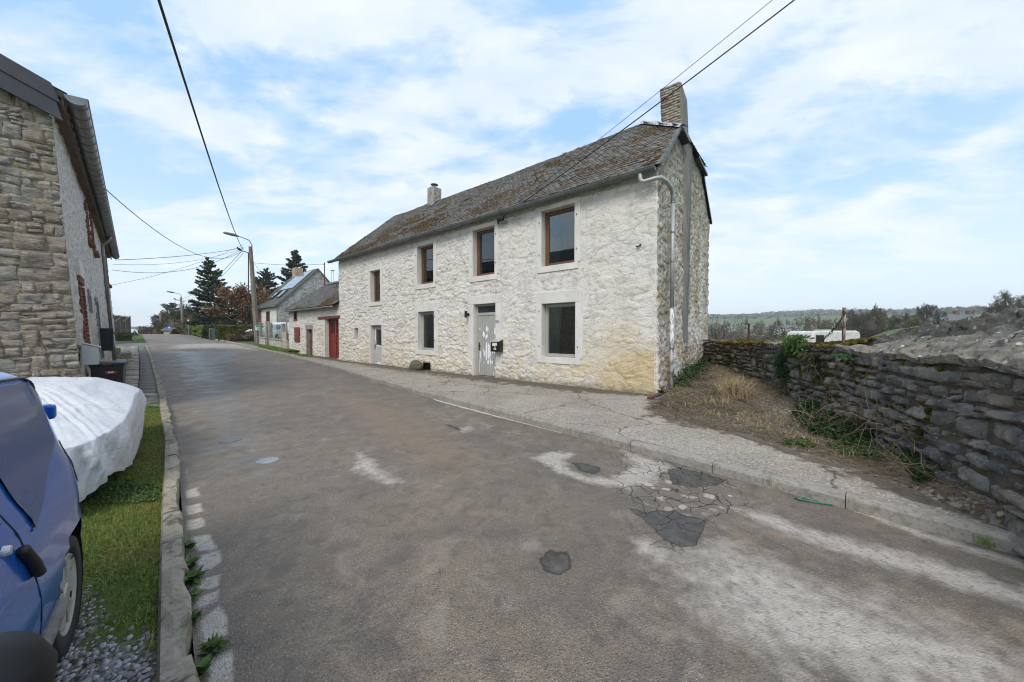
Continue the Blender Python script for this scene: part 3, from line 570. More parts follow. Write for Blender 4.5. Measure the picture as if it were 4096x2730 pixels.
# whitewashed rubble
def whitewash(name, ochre, patch=0.5, tone=(.735, .70, .645), smooth=False):
    m = M(name); p = m.obj(); a = m.sep(m.att('st')); x = m.xyz(p)
    n1 = m.noise(p, .9, 6, .6, .5); n2 = m.noise(p, 6, 6, .65, .4); n3 = m.noise(p, 30, 4, .6)
    c = m.mix(m.ramp(n2, [(.3, 0.), (.7, 1.)]), tuple(t * .93 for t in tone), tone)
    cream = m.ramp(m.ma('ADD', m.ma('MULTIPLY_ADD', m.ma('SUBTRACT', n1, .5), 1.6, .40), m.ma('MULTIPLY', m.ma('SUBTRACT', 2.2, x[2]), .17)), [(.45, 0.), (.9, 1.)])
    c = m.mix(m.ma('MULTIPLY', cream, .85), c, (.665, .575, .43))
    gw_ = m.ramp(m.noise(m.sc(p, 1, 1, .8), 2.1, 7, .68, .7), [(.47, 0.), (.66, .7)]); c = m.mix(gw_, c, (.50, .48, .45))
    ex = m.ma('MULTIPLY', m.ramp(a[0], [(.86, 0.), (.93, 1.)]), m.ma('MULTIPLY', m.ramp(a[1], [(.08, 0.), (.2, 1.)]), m.ramp(n2, [(.45, 0.), (.58, 1.)]))); c = m.mix(m.ma('MULTIPLY', ex, .55), c, m.mix(m.ramp(n2, [(.4, 0.), (.7, 1.)]), (.36, .29, .19), (.46, .44, .41)))
    dr = m.ma('MULTIPLY', m.ramp(m.noise(m.sc(p, 9, 9, .35), 1., 5, .6), [(.56, 0.), (.7, 1.)]), m.ramp(m.noise(p, .8, 3), [(.45, 0.), (.6, .5)])); c = m.mix(dr, c, (.47, .43, .36))
    if ochre:
        oz = m.ma('MULTIPLY', m.ramp(x[2], [(.25, .8), (.8, 1.), (1.9, .0)]), 1.)
        oz = m.ramp(m.ma('MULTIPLY', x[2], .4), [(.0, .85), (.30, 1.), (.62, .4), (.95, 0.)])
        ox = m.ramp(m.ma('MULTIPLY_ADD', x[0], .25, 1.), [(.2, 0.05), (.55, .55), (.85, 1.)])
        oc = m.ramp(m.ma('MULTIPLY_ADD', m.ma('SUBTRACT', m.ma('MULTIPLY_ADD', n1, .6, m.ma('MULTIPLY', n2, .4)), .5), 1.7, m.ma('MULTIPLY', oz, ox)), [(.35, 0.), (.85, 1.)])
        c = m.mix(m.ma('MULTIPLY', oc, .88), c, m.mix(m.ramp(n2, [(.3, 0.), (.7, 1.)]), (.50, .365, .175), (.64, .52, .32)))
    crv = m.ma('MULTIPLY', m.ramp(a[1], [(.0, 1.), (.09, 0.)]), m.ramp(n2, [(.36, .3), (.56, 1.)]))
    c = m.mix(m.ma('MULTIPLY', crv, .62), c, (.27, .225, .165))
    pk = m.ma('MULTIPLY', m.ramp(m.noise(p, 3.3, 5, .7, .6), [(.60, 0.), (.66, 1.)]), m.ramp(m.noise(p, .7, 3), [(.45, 0.), (.6, 1.)]))
    c = m.mix(m.ma('MULTIPLY', pk, patch), c, (.55, .44, .29))
    spk = m.ramp(m.noise(p, 38, 3, .7), [(.68, 0.), (.74, 1.)]); c = m.mix(m.ma('MULTIPLY', spk, .5), c, (.3, .26, .2))
    low = m.ramp(m.ma('MULTIPLY_ADD', m.ma('SUBTRACT', n2, .5), .35, m.ma('SUBTRACT', x[2], .14)), [(.0, 1.), (.16, 0.)]); c = m.mix(m.ma('MULTIPLY', low, .7), c, (.16, .14, .085))
    return m.out(c, .85, m.bump(m.ma('ADD', m.ma('MULTIPLY', n3, .9), n2), .025, .9), spec=.25)
WHITE = whitewash('whitewashed_rubble', True)
WHITE2 = whitewash('whitewashed_rubble_annex', False, .4, (.74, .715, .67))
m = M('painted_cement'); p = m.obj(); n1 = m.noise(p, 2.2, 6, .6, .4); n2 = m.noise(p, 25, 5, .6); x = m.xyz(p)
c = m.mix(m.ramp(n1, [(.35, 0.), (.7, 1.)]), (.61, .59, .55), (.72, .695, .65)); c = m.mix(m.ma('MULTIPLY', m.ramp(m.noise(p, 9, 6, .7, .5), [(.58, 0.), (.66, 1.)]), .5), c, (.42, .36, .28))
c = m.mix(m.ma('MULTIPLY', m.ramp(x[2], [(.0, .8), (.6, .25), (1., .0)]), .6), c, (.66, .59, .47))
CEM = m.out(c, .82, m.bump(n2, .006, .6), spec=.3)
GREYCEM = plain('grey_stone_surround', (.30, .285, .26), .85, var=.25, scale=5, bump=.006)
# bare mottled gable rubble
m = M('weathered_gable_rubble'); p = m.obj(); a = m.sep(m.att('st')); x = m.xyz(p); n1 = m.noise(p, .8, 6, .62, .5); n2 = m.noise(m.sc(p, 1, 1, .45), 7, 7, .7, .5); n3 = m.noise(p, 40, 4, .65)
c = m.mix(m.ramp(n2, [(.28, 0.), (.48, .5), (.66, 1.)]), (.29, .25, .185), (.56, .52, .44)); c = m.mix(m.ma('MULTIPLY', m.ramp(n1, [(.40, 0.), (.62, 1.)]), m.ramp(n2, [(.36, 0.), (.5, 1.)])), c, (.76, .735, .69))
c = m.mix(m.ma('MULTIPLY', m.ramp(m.noise(p, 1.4, 5, .6, .8), [(.5, 0.), (.62, 1.)]), .65), c, (.43, .31, .14))
c = m.mix(m.ramp(m.noise(m.sc(p, 1, 1, .5), 11, 6, .75, .5), [(.33, .85), (.45, 0.)]), c, (.10, .08, .055))
c = m.mix(m.ma('MULTIPLY', m.ramp(m.ma('MULTIPLY_ADD', m.ma('SUBTRACT', n1, .5), 1.5, m.ma('MULTIPLY', x[2], .14)), [(.75, 0.), (1.0, 1.)]), .5), c, (.16, .145, .115))
GABLE = m.out(c, .92, m.bump(m.ma('ADD', n3, m.ma('MULTIPLY', n2, 3.)), .03, 1.), spec=.2)
m = M('flue_cement'); p = m.obj(); n1 = m.noise(m.sc(p, 1, 1, .3), 4, 6, .65, .4)
FLUE = m.out(m.mix(m.ramp(n1, [(.3, 0.), (.7, 1.)]), (.11, .11, .11), (.27, .255, .235)), .85, m.bump(m.noise(p, 20, 5), .01, .8), spec=.3)
# slates and moss
def slatemat(name, a, b, l):
    m = M(name); p = m.obj(); r = m.sep(m.att('rnd')); n = m.noise(p, 7, 6, .65, .4); n2 = m.noise(p, 30, 4, .6)
    c = m.mix(r[0], a, b); c = m.mix(m.ma('MULTIPLY', m.ramp(n, [(.45, 0.), (.68, 1.)]), .8), c, l); c = m.mix(m.ma('MULTIPLY', m.ramp(n2, [(.55, 0.), (.66, 1.)]), .6), c, (.36, .35, .33))
    c = m.mix(m.ramp(m.noise(p, 1.1, 5, .65, .5), [(.48, 0.), (.7, .55)]), c, (.12, .092, .065))
    return m.out(c, .55, m.bump(n2, .006, .7), spec=.45)
SLATE = slatemat('weathered_slate', (.058, .053, .049), (.135, .126, .116), (.225, .21, .19)); SLATE2 = slatemat('grey_slate', (.075, .074, .075), (.135, .132, .128), (.21, .205, .19))
m = M('roof_moss'); p = m.obj(); r = m.sep(m.att('rnd')); n = m.noise(p, 1.2, 5, .6)
c = m.mix(r[0], (.055, .040, .024), (.125, .085, .048)); c = m.mix(m.ramp(n, [(.5, 0.), (.65, .7)]), c, (.125, .072, .032)); c = m.mix(m.ramp(r[1], [(.8, 0.), (.85, .7)]), c, (.10, .095, .025))
MOSS = m.out(c, .95, m.bump(m.noise(p, 50, 3), .02, 1.), spec=.1)
ZINC = plain('zinc', (.22, .225, .225), .42, .75, .2, 3, .002); ZINCD = plain('dark_zinc_gutter', (.15, .16, .155), .5, .35, .25, 4, .002); LEAD = plain('bright_zinc_flashing', (.50, .52, .54), .45, .4, .12, 3)
PIPE = plain('grey_downpipe', (.38, .39, .39), .5, .2, .15, 4)
m = M('peeling_pipe_paint'); p = m.obj(); PEEL = m.out(m.mix(m.ramp(m.noise(m.sc(p, 1, 1, .4), 9, 6, .7, .6), [(.48, 0.), (.54, 1.)]), (.70, .69, .67), (.25, .26, .27)), .6)
m = M('brown_window_wood'); p = m.obj(); n = m.noise(m.sc(p, 6, 6, .6), 8, 5, .6, .4); WOOD = m.out(m.mix(m.ramp(n, [(.3, 0.), (.7, 1.)]), (.085, .038, .016), (.20, .098, .045)), .55)
SAGE = plain('sage_grey_paint', (.37, .375, .34), .5, var=.06, scale=3); SAGE2 = plain('pale_grey_paint', (.46, .46, .455), .5, var=.06, scale=3); PATCH = plain('white_filler', (.80, .81, .83), .7, var=.03)
BLACK = plain('black_metal', (.012, .012, .013), .35, .2, .1); DARKIN = plain('dark_void', (.006, .006, .006), .9, var=.0)
m = M('window_glass'); p = m.obj(); n = m.noise(p, 1.3, 4)
GLASS = m.out(m.mix(m.ramp(n, [(.35, 0.), (.7, 1.)]), (.016, .017, .018), (.04, .041, .04)), .04, m.bump(m.noise(p, 2.2, 2), .004, .12), spec=.75)
REDP = plain('red_paint', (.20, .022, .018), .5, var=.25, scale=5); REDW = plain('red_brown_wood', (.17, .05, .022), .55, var=.3, scale=6); DKRED = plain('dark_red_trim', (.16, .03, .022), .55, var=.2)
m = M('see_through_pane'); fr2 = m.n('Fresnel', {'IOR': 1.6}).outputs[0]; tr = m.n('BsdfTransparent', {'Color': (.62, .66, .64, 1)}); gs = m.n('BsdfGlossy', {'Color': (.9, .93, .95, 1), 'Roughness': .015, 'Normal': m.bump(m.noise(m.obj(), 2.0, 2), .004, .15)}); mx = m.n('MixShader', {0: m.ma('MULTIPLY_ADD', fr2, 1.0, .05), 1: tr.outputs[0], 2: gs.outputs[0]}); m.t.links.new(mx.outputs[0], m.o.inputs[0]); PANE = m.m
ROOM = plain('dim_room_plaster', (.20, .19, .17), .9, var=.2, scale=1.5); CURT = plain('pale_curtain', (.42, .41, .39), .9, var=.1, scale=3)
# ------------------------------------------------------------------ roof covering builder
def slates(name, O, U, V_, wu, wv, mat, parent, tw=.21, tv=.17, inside=None, seed=1, th=.012, sag=0.):
    """rows of slates on the plane O + u U + v V_ (v runs up the slope)"""
    g = np.random.default_rng(seed); U = np.array(U, float); V_ = np.array(V_, float); N = np.cross(U, V_); N /= np.linalg.norm(N); N = N if N[2] > 0 else -N
    vs = []; at_ = []
    nr = int(wv / tv) + 1; nc = int(wu / tw) + 2
    r, c = np.meshgrid(np.arange(nr), np.arange(nc), indexing='ij'); r = r.ravel(); c = c.ravel()
    u0 = (c - .5 * (r % 2)) * tw + g.normal(0, .006, len(r)); v0 = r * tv + g.normal(0, .006, len(r)); w = tw * .97; L = tv * 1.9
    k = (u0 > -tw * .6) & (u0 + w < wu + tw * .6) & (v0 < wv)
    if inside is not None: k &= inside(u0 + w / 2, v0 + tv / 2)
    u0 = u0[k]; v0 = v0[k]; n = len(u0)
    u1 = np.clip(u0 + w, 0, wu); u0c = np.clip(u0, 0, wu); v1 = np.minimum(v0 + L, wv + .03)
    tl = g.normal(0, .004, n); low = th * 2.2 + np.abs(g.normal(0, .006, n)); hi = np.full(n, .002)
    def pt(u, v, h):
        s_ = -sag * np.sin(np.pi * np.clip(u / wu, 0, 1)) * np.clip(v / wv, 0, 1) + (vn(u * .7, v * .7, seed + 3) - .5) * .05
        return np.array(O) + u[:, None] * U + v[:, None] * V_ + (h + s_)[:, None] * N
    j = g.normal(0, .008, n)
    A = pt(u0c, v0 + j, low + tl); B = pt(u1, v0 - j, low - tl); C_ = pt(u1, v1, hi); D = pt(u0c, v1, hi); A2 = pt(u0c, v0 + j, low + tl - th); B2 = pt(u1, v0 - j, low - tl - th); C2 = pt(u1, v1, hi - th); D2 = pt(u0c, v1, hi - th)
    P = np.stack([A, B, C_, D, A2, B2, C2, D2], 1).reshape(-1, 3); b = np.arange(n)[:, None] * 8
    Q = np.concatenate([b + np.array([0, 1, 2, 3]), b + np.array([4, 5, 1, 0]), b + np.array([5, 6, 2, 1]), b + np.array([7, 4, 0, 3])])
    rr = np.repeat(np.stack([g.uniform(0, 1, n), g.uniform(0, 1, n), g.uniform(0, 1, n), np.ones(n)], 1), 8, 0)
    return np_mesh(name, P, Q, mat, parent, False, {'rnd': rr})
def moss(name, P, N, size, mat, parent, seed=1, squash=.45):
    g = np.random.default_rng(seed); n = len(P); N = np.asarray(N, float); a = np.cross(N, [0, 0, 1.]) if abs(N[2]) < .95 else np.array([1., 0, 0]); a /= np.linalg.norm(a); b = np.cross(N, a)
    k = 6; sz = np.asarray(size) * np.ones(n); V = []
    for ring, (rr, hh) in enumerate(((1., -.15), (.75, .6), (0.02, 1.))):
        for i in range(k):
            t = 2 * math.pi * i / k + ring * .5; j = g.uniform(.65, 1.25, n)
            V.append(P + (a * math.cos(t))[None] * (sz * rr * j)[:, None] + (b * math.sin(t))[None] * (sz * rr * j)[:, None] + N[None] * (sz * hh * squash * j)[:, None])
    V = np.stack(V, 1).reshape(-1, 3); bq = np.arange(n)[:, None] * (3 * k); Q = []
    for ring in range(2):
        for i in range(k): Q.append(bq + np.array([ring * k + i, ring * k + (i + 1) % k, (ring + 1) * k + (i + 1) % k, (ring + 1) * k + i]))
    rr = np.repeat(np.stack([g.uniform(0, 1, n), g.uniform(0, 1, n), g.uniform(0, 1, n), np.ones(n)], 1), 3 * k, 0)
    return np_mesh(name, V, np.concatenate(Q), mat, parent, True, {'rnd': rr})
# ================================================================== the white farmhouse
ANG = math.atan2(-.6213, .7835); P0 = Vector((3.31, 7.84, 0))
def loc2w(x, y, z=0.): return Vector((P0.x + .7835 * x + .6213 * y, P0.y - .6213 * x + .7835 * y, z))
house = thing('farmhouse', 'long two-storey whitewashed stone farmhouse with mossy slate roof and brick gable chimney', 'house', P0, ANG)
UP = dict(W4=(-3.14, -2.09, 3.46, 5.03), W3=(-5.89, -4.92, 3.46, 5.0), W2=(-8.93, -7.95, 3.46, 4.94), W1=(-12.42, -11.6, 2.98, 4.39))
LOW = dict(W5=(-3.13, -2.06, .90, 2.41), W6=(-8.91, -7.93, .92, 2.41))
DR2 = (-5.86, -4.88, .13, 2.54); DR1 = (-12.44, -11.52, .13, 1.94); SLIT = (-13.92, -13.54, 1.35, 1.83); VENT = (-8.62, -8.16, .14, .45)
holes = list(UP.values()) + list(LOW.values()) + [DR2, DR1, SLIT, VENT]
fr_ = rubble(.40, .165, .034, 3, .16, .6, .6, 1.0)
def frel(u, z):
    h, a = fr_(u, z); k = .45 + .55 * sstep(-1, -7, u) + .25 * sstep(2, .6, z); return h * k + .012 * (fbm(u * .8, z * .8, 90) - .5) + .07 * sstep(1.2, .1, z) * .35, a
masonry_wall('front_wall', WHITE, house, -15.5, 0, -.05, 5.42, .024, holes, lambda u, z, h: np.stack([u, -h, z], -1), frel)
def gtop(s): return np.interp(s, [0, 1.68, 1.75, 3.6, 5.5, 5.56, 6.9], [5.42, 6.93, 6.96, 7.15, 7.33, 7.3, 5.9])
gr_ = rubble(.32, .16, .04, 13, .2, .9)
def grel(u, z):
    h, a = gr_(u, z); return h + .05 * (fbm(u * .7, z * .5, 95) - .5) + .12 * sstep(2.5, .2, z) * .5, a
masonry_wall('gable_wall', GABLE, house, 0., 6.9, -.1, 7., .03, [], lambda u, z, h: np.stack([h - .01, u, z], -1), grel, gtop)
b = MB(); b.box(-15.5, -15.3, .02, 6.9, 0, 5.4); b.box(-15.3, -.02, 6.7, 6.9, 0, 5.85)
b.prism([(0, 5.4), (6.9, 5.4), (6.9, 5.9), (3.45, 8.3)], 0, -15.5, -15.3); b.build('rear_wall', WHITE2, house)
# corner between the painted front and the gable
zz_ = np.arange(-.05, 5.42, .03); u0_ = np.zeros_like(zz_); hf_, _ = frel(u0_, zz_); hg_, _ = grel(u0_, zz_); cv_ = np.stack([np.stack([u0_ - .03, -hf_ - .004, zz_], -1), np.stack([u0_ + .012 + .01 * vn(zz_ * 6, u0_), -hf_ - .002 + .012, zz_], -1), np.stack([hg_ - .01 + .02, (-hf_ + 0) * .4 + .01, zz_], -1), np.stack([hg_ - .006, u0_ + .06, zz_], -1)], 1)
np_mesh('corner_stones', cv_.reshape(-1, 3), grid_faces(4, len(zz_)), WHITE2, house, attrs={'st': np.full((4 * len(zz_), 4), .5)})
def opening(nm, r, band, mat=CEM, depth=.21, sill=True, lint=.22, proud=.028, jb=None, foot=False):
    a, b_, c, d = r; bl, br = jb or (band, band); q = MB()
    q.box(a - bl - .0, b_ + br, -proud, .02, d, d + lint); q.box(a - bl, a, -proud + .003, .02, c if foot else c - .0, d); q.box(b_, b_ + br, -proud + .003, .02, c, d)
    if sill: q.box(a - bl * .8, b_ + br * .7, -proud - .006, .02, c - .17, c)
    # reveal
    q.box(a - .06, a - .0, .02, depth + .05, c - .03, d + .05); q.box(b_, b_ + .06, .02, depth + .05, c - .03, d + .05); q.box(a, b_, .02, depth + .05, d, d + .05); q.box(a, b_, .02, depth + .05, c - .05, c)
    return q.build(nm, mat, house, bevel=.006)
def window(r, fm, depth=.17, fw=.075, sash=True):
    a, b_, c, d = r; a += .012; b_ -= .012; c += .008; d -= .012; y = depth; q = MB()
    q.box(a, a + fw, y, y + .06, c, d); q.box(b_ - fw, b_, y, y + .06, c, d); q.box(a + fw, b_ - fw, y, y + .06, d - fw, d); q.box(a + fw, b_ - fw, y, y + .06, c, c + fw)
    q.box(a + fw, a + fw + .03, y + .018, y + .06, c + fw, d - fw); q.box(b_ - fw - .03, b_ - fw, y + .018, y + .06, c + fw, d - fw)
    q.box(a + fw + .03, b_ - fw - .03, y + .018, y + .06, d - fw - .03, d - fw); q.box(a + fw + .03, b_ - fw - .03, y + .018, y + .06, c + fw, c + fw + .03)
    w = q.build('window', fm, house, bevel=.005)
    q = MB(); q.box(a + fw + .03, b_ - fw - .03, y + .036, y + .046, c + fw + .03, d - fw - .03); q.build('pane', PANE, w)
    q = MB(); A_, B_, C_, D_2 = a - .25, b_ + .25, c - .3, d + .12; y0_ = y + .07; y1_ = y + 1.3
    q.add([(A_, y0_, C_), (B_, y0_, C_), (B_, y0_, D_2), (A_, y0_, D_2), (A_, y1_, C_), (B_, y1_, C_), (B_, y1_, D_2), (A_, y1_, D_2)], [(4, 5, 6, 7), (0, 1, 5, 4), (1, 2, 6, 5), (2, 3, 7, 6), (3, 0, 4, 7)]); q.build('room_lining', ROOM, w)
    q = MB(); n_ = 14; cw = (b_ - a) * .30; q.add([(a + fw + cw * i / n_, y + .16 + .02 * (i % 2), zz) for i in range(n_ + 1) for zz in (c + .02, d - .02)], [(2 * i, 2 * i + 2, 2 * i + 3, 2 * i + 1) for i in range(n_)]); q.build('curtain', CURT, w, True)
    return w
for k_, r in UP.items(): opening('surround', r, .2, lint=.15 if k_ != 'W1' else .2, jb=(.19, .17)); window(r, WOOD)
for k_, r in LOW.items(): opening('surround', r, .2, lint=.32, jb=(.2, .22)); window(r, SAGE, fw=.055)
opening('surround', DR2, .24, lint=.26, sill=False, jb=(.27, .25)); opening('surround', DR1, .16, lint=.24, sill=False, jb=(.13, .12)); opening('surround', SLIT, .05, lint=.05, sill=False, depth=.3, mat=CEM)
q = MB(); q.box(SLIT[0], SLIT[1], .26, .28, SLIT[2], SLIT[3]); q.build('slit_window', DARKIN, house)
# plank doors
def ell(q, cx, cz, rx, rz, y, mi, seed=0, n=14):
    g = random.Random(seed); pts = []
    for i in range(n):
        t = 2 * math.pi * i / n; k = g.uniform(.75, 1.2); pts.append((cx + rx * k * math.cos(t), y, cz + rz * k * math.sin(t)))
    q.add(pts, [tuple(range(n))], mi)
q = MB(); a, b_ = DR2[0] + .06, DR2[1] - .06; x = a
q.box(DR2[0] + .01, a - .002, .13, .2, .15, 2.53); q.box(b_ + .002, DR2[1] - .01, .13, .2, .15, 2.53); q.box(a, b_, .13, .2, 2.48, 2.53); q.box(a, b_, .132, .2, 2.17, 2.26)
nb = 9; w = (b_ - a) / nb
for i in range(nb): q.box(a + i * w + .004, a + (i + 1) * w - .004, .15, .19, .17, 2.165)
q.box(a, b_, .17, .2, .17, 2.165)
pg = random.Random(4)
for cx, cz, rx, rz in ((-5.42, 1.72, .028, .09), (-5.36, 1.70, .028, .09), (-5.55, 1.55, .05, .11), (-5.44, 1.45, .03, .09), (-5.39, 1.5, .02, .07), (-5.72, 1.72, .025, .04), (-5.05, 1.64, .035, .12), (-4.99, 1.38, .03, .1), (-5.42, .95, .05, .32), (-5.32, 1.0, .04, .3), (-5.52, .9, .03, .12), (-5.57, 1.0, .02, .08), (-5.7, .85, .03, .15), (-5.72, .65, .02, .09), (-5.26, .9, .03, .12), (-5.15, .98, .025, .07), (-5.17, 1.22, .03, .06), (-5.35, .62, .04, .07), (-5.25, .66, .03, .12), (-5.17, .62, .035, .06), (-5.53, .6, .02, .03), (-5.06, .95, .02, .06), (-5.05, .45, .035, .05), (-5.1, .25, .015, .1), (-5.76, .4, .015, .2)):
    ell(q, cx, cz, rx, rz, .1475, 1, pg.random())
door = q.build('door', [SAGE, PATCH], house)
q = MB(); q.box(a + .01, b_ - .01, .16, .165, 2.265, 2.475); q.build('transom_pane', GLASS, door)
q = MB(); q.box(a + .03, a + .07, .138, .15, 1.0, 1.27); q.seg((a + .05, .14, 1.17), (a + .05, .09, 1.17), .009); q.seg((a + .05, .095, 1.17), (a + .16, .095, 1.165), .009); q.build('handle', BLACK, door)
q = MB(); q.box(DR2[0] - .02, DR2[1] + .02, -.05, .2, .06, .15); q.build('threshold', plain('blue_stone', (.19, .195, .2), .7, var=.2), house, bevel=.008)
q = MB(); a, b_ = DR1[0] + .05, DR1[1] - .05
q.box(a, b_, .15, .19, .16, 1.02); q.box(a, a + .14, .15, .19, 1.02, 1.9); q.box(b_ - .14, b_, .15, .19, 1.02, 1.9); q.box(a + .14, b_ - .14, .15, .19, 1.76, 1.9); q.box(DR1[0] + .008, a - .002, .13, .2, .16, 1.93); q.box(b_ + .002, DR1[1] - .008, .13, .2, .16, 1.93); q.box(a, b_, .13, .2, 1.905, 1.93)
for i in range(6): ell(q, a + .16 + i * .09, 1.02 + pg.uniform(-.02, .02), .035, .04, .1485, 1, i)
ell(q, a + .35, .22, .2, .07, .1485, 1, 3); ell(q, a + .1, 1.5, .03, .3, .1485, 1, 5)
d1 = q.build('door', [SAGE2, PATCH], house); q = MB(); q.box(a + .14, b_ - .14, .165, .17, 1.02, 1.76); q.build('pane', GLASS, d1); q = MB(); q.box(a + .04, a + .075, .138, .15, .85, 1.1); q.seg((a + .055, .12, 1.02), (a + .17, .12, 1.02), .009); q.build('handle', BLACK, d1)
q = MB(); q.box(DR1[0] - .05, DR1[1] + .1, -.12, .2, .05, .14); q.build('threshold', GREYCEM, house, bevel=.01)
# cellar vent
q = MB(); q.box(VENT[0], VENT[1], .2, .22, VENT[2], VENT[3])
for i in range(9): xx = VENT[0] + .03 + i * .05; q.seg((xx, .05, VENT[2]), (xx, .05, VENT[3]), .005, n=5)
for i in range(5): zz_ = VENT[2] + .04 + i * .055; q.seg((VENT[0], .055, zz_), (VENT[1], .055, zz_), .005, n=5)
q.build('cellar_vent', BLACK, house)
# roof
RS = .882; vlen = math.hypot(3.66, 3.66 * RS); V_ = np.array([0, 3.66, 3.66 * RS]) / vlen; EY, EZ = -.2, 5.31
def in_front(u, v):
    x = -15.78 + u; y = EY + v * V_[1]
    lim = np.where(y < 1.7, .10, .10 - (y - 1.7) / (3.45 - 1.7) * 1.55); return x < lim
q = MB(); q.add([(-15.75, EY + .03, EZ - .05), (.04, EY + .03, EZ - .05), (.04, 1.7, 6.93), (-1.45, 3.45, 8.47), (-15.75, 3.45, 8.47), (-15.75, 7.0, 5.75), (.04, 7.05, 5.85), (.04, 5.52, 7.28)], [(0, 1, 2, 3, 4), (4, 3, 7, 6, 5), (2, 7, 3)])
roof = q.build('roof', plain('roof_underlay', (.03, .027, .024), .9), house)
slates('slates', (-15.78, EY, EZ), (1, 0, 0), V_, 15.88, vlen, SLATE, roof, inside=in_front, seed=4, sag=.06)
# half hip: a plane through the two gable corners and the ridge end
ha, hb, hc = np.array([.12, 1.66, 6.98]), np.array([.12, 5.55, 7.33]), np.array([-1.45, 3.45, 8.5])
hu = (hb - ha) / np.linalg.norm(hb - ha); t_ = (hc - ha) @ hu; hv = hc - ha - t_ * hu; hl = np.linalg.norm(hv); hv /= hl; hw = np.linalg.norm(hb - ha)
def in_hip(u, v): return (u > t_ * v / hl - .03) & (u < hw - (hw - t_) * v / hl + .03)
slates('slates', ha, hu, hv, hw, hl, SLATE, roof, inside=in_hip, seed=6)
q = MB()   # verge boards, hip flashing, ridge
q.add([(.05, -.1, 5.3), (.13, -.1, 5.3), (.13, 1.66, 6.9), (.05, 1.66, 6.9), (.05, -.1, 5.42), (.13, -.1, 5.42), (.13, 1.66, 7.01), (.05, 1.66, 7.01)], [(0, 1, 2, 3), (4, 5, 6, 7), (0, 1, 5, 4), (1, 2, 6, 5), (2, 3, 7, 6), (3, 0, 4, 7)])
q.build('verge', SLATE2, roof)
q = MB()
for (A_, B_) in (((.06, 5.2, 7.26), (.10, 6.95, 5.86)),):
    A_, B_ = Vector(A_), Vector(B_); q.add([A_, B_, B_ + Vector((-.2, .02, .1)), A_ + Vector((-.2, .02, .1)), A_ - Vector((0, 0, .1)), B_ - Vector((0, 0, .1)), B_ + Vector((-.2, .02, .0)), A_ + Vector((-.2, .02, 0))], [(0, 1, 2, 3), (4, 5, 6, 7), (0, 1, 5, 4), (1, 2, 6, 5), (2, 3, 7, 6), (3, 0, 4, 7)])
q.build('verge_board', BLACK, roof); q = MB(); q.box(.0, .14, 4.0, 5.6, 7.12, 7.19); q.build('verge_board', BLACK, roof); q = MB(); q.box(.0, .2, 1.66, 2.4, 6.86, 6.93)
q.build('verge_board', BLACK, roof)
q = MB(); A_, B_ = Vector(hc) + Vector((0, -.05, .05)), Vector(ha) + Vector((.02, .0, .05)); nn = 9
for i in range(nn):
    p_ = A_.lerp(B_, i / nn); r_ = A_.lerp(B_, (i + 1.06) / nn); w1 = Vector((-.05, -.13, -.1)); w2 = Vector((.14, .10, -.06)); z_ = Vector((0, 0, .012 * (1 if i % 2 else .4)))
    q.add([p_ + w1 + z_, r_ + w1 + z_, r_ + z_ + Vector((0, 0, .03)), p_ + z_ + Vector((0, 0, .03)), p_ + w2 + z_, r_ + w2 + z_], [(0, 1, 2, 3), (3, 2, 5, 4)])
q.build('hip_flashing', LEAD, roof)
q = MB()
for i in range(44):
    x0 = -15.7 + i * .325; dz = -.06 * math.sin(math.pi * (i + .5) / 44) + random.uniform(-.012, .012); q.prism([(3.25, 8.36 + dz), (3.45, 8.53 + dz), (3.65, 8.36 + dz), (3.65, 8.33 + dz), (3.45, 8.49 + dz), (3.25, 8.33 + dz)], 0, x0, min(x0 + .322, -1.42))
q.build('ridge', SLATE2, roof)
n = 15000; u = rng.uniform(0, 15.8, n); v = rng.uniform(0, vlen, n) ; dens = fbm(u * .8, v * .9, 33, 4) * 1.0 + fbm(u * 3, v * 3, 35, 3) * .5 + .16 * (1 - v / vlen) + .1 * sstep(15.8, 9, u) * sstep(2.2, .2, v)
k = in_front(u + .05, v) & (dens > np.quantile(dens, .60)); u = u[k]; v = v[k]; v = np.round(v / .17) * .17 + rng.normal(0, .02, len(v))
sg = -.06 * np.sin(np.pi * u / 15.88) * v / vlen
Nf = np.array([0, -V_[2], V_[1]]); Pm = np.array([-15.78, EY, EZ]) + u[:, None] * np.array([1, 0, 0]) + v[:, None] * V_ + (sg + .028)[:, None] * Nf
moss('moss', Pm, Nf, rng.uniform(.018, .052, len(Pm)), MOSS, roof, 3)
# gutter and pipes
q = MB(); gc = (-.27, 5.25); gr = .085; pr_ = [(gc[0] + gr * math.cos(t), gc[1] + gr * math.sin(t)) for t in np.linspace(math.pi * .96, math.pi * 2.02, 9)]
pr2 = [(gc[0] + (gr - .008) * math.cos(t), gc[1] + (gr - .008) * math.sin(t)) for t in np.linspace(math.pi * 2.02, math.pi * .96, 9)]
q.prism(pr_ + pr2, 0, -15.98, .02); pf = [(gc[0] + (gr - .002) * math.cos(t), gc[1] + (gr - .002) * math.sin(t)) for t in np.linspace(math.pi, math.pi * 2, 9)]; q.prism(pf, 0, .018, .026); q.prism(pf, 0, -15.99, -15.98)
q.seg((-15.98, gc[0] - gr, gc[1] + .005), (.02, gc[0] - gr, gc[1] + .005), .011, n=6)
gut = q.build('gutter', ZINCD, house)
each('bracket', lambda q_: q_.tube([(0, (gr + .006) * math.cos(t), (gr + .006) * math.sin(t)) for t in np.linspace(math.pi * .93, math.pi * 2, 9)], .009, 5), [(-15.7 + i * .56, gc[0], gc[1]) for i in range(29)], ZINCD, gut)
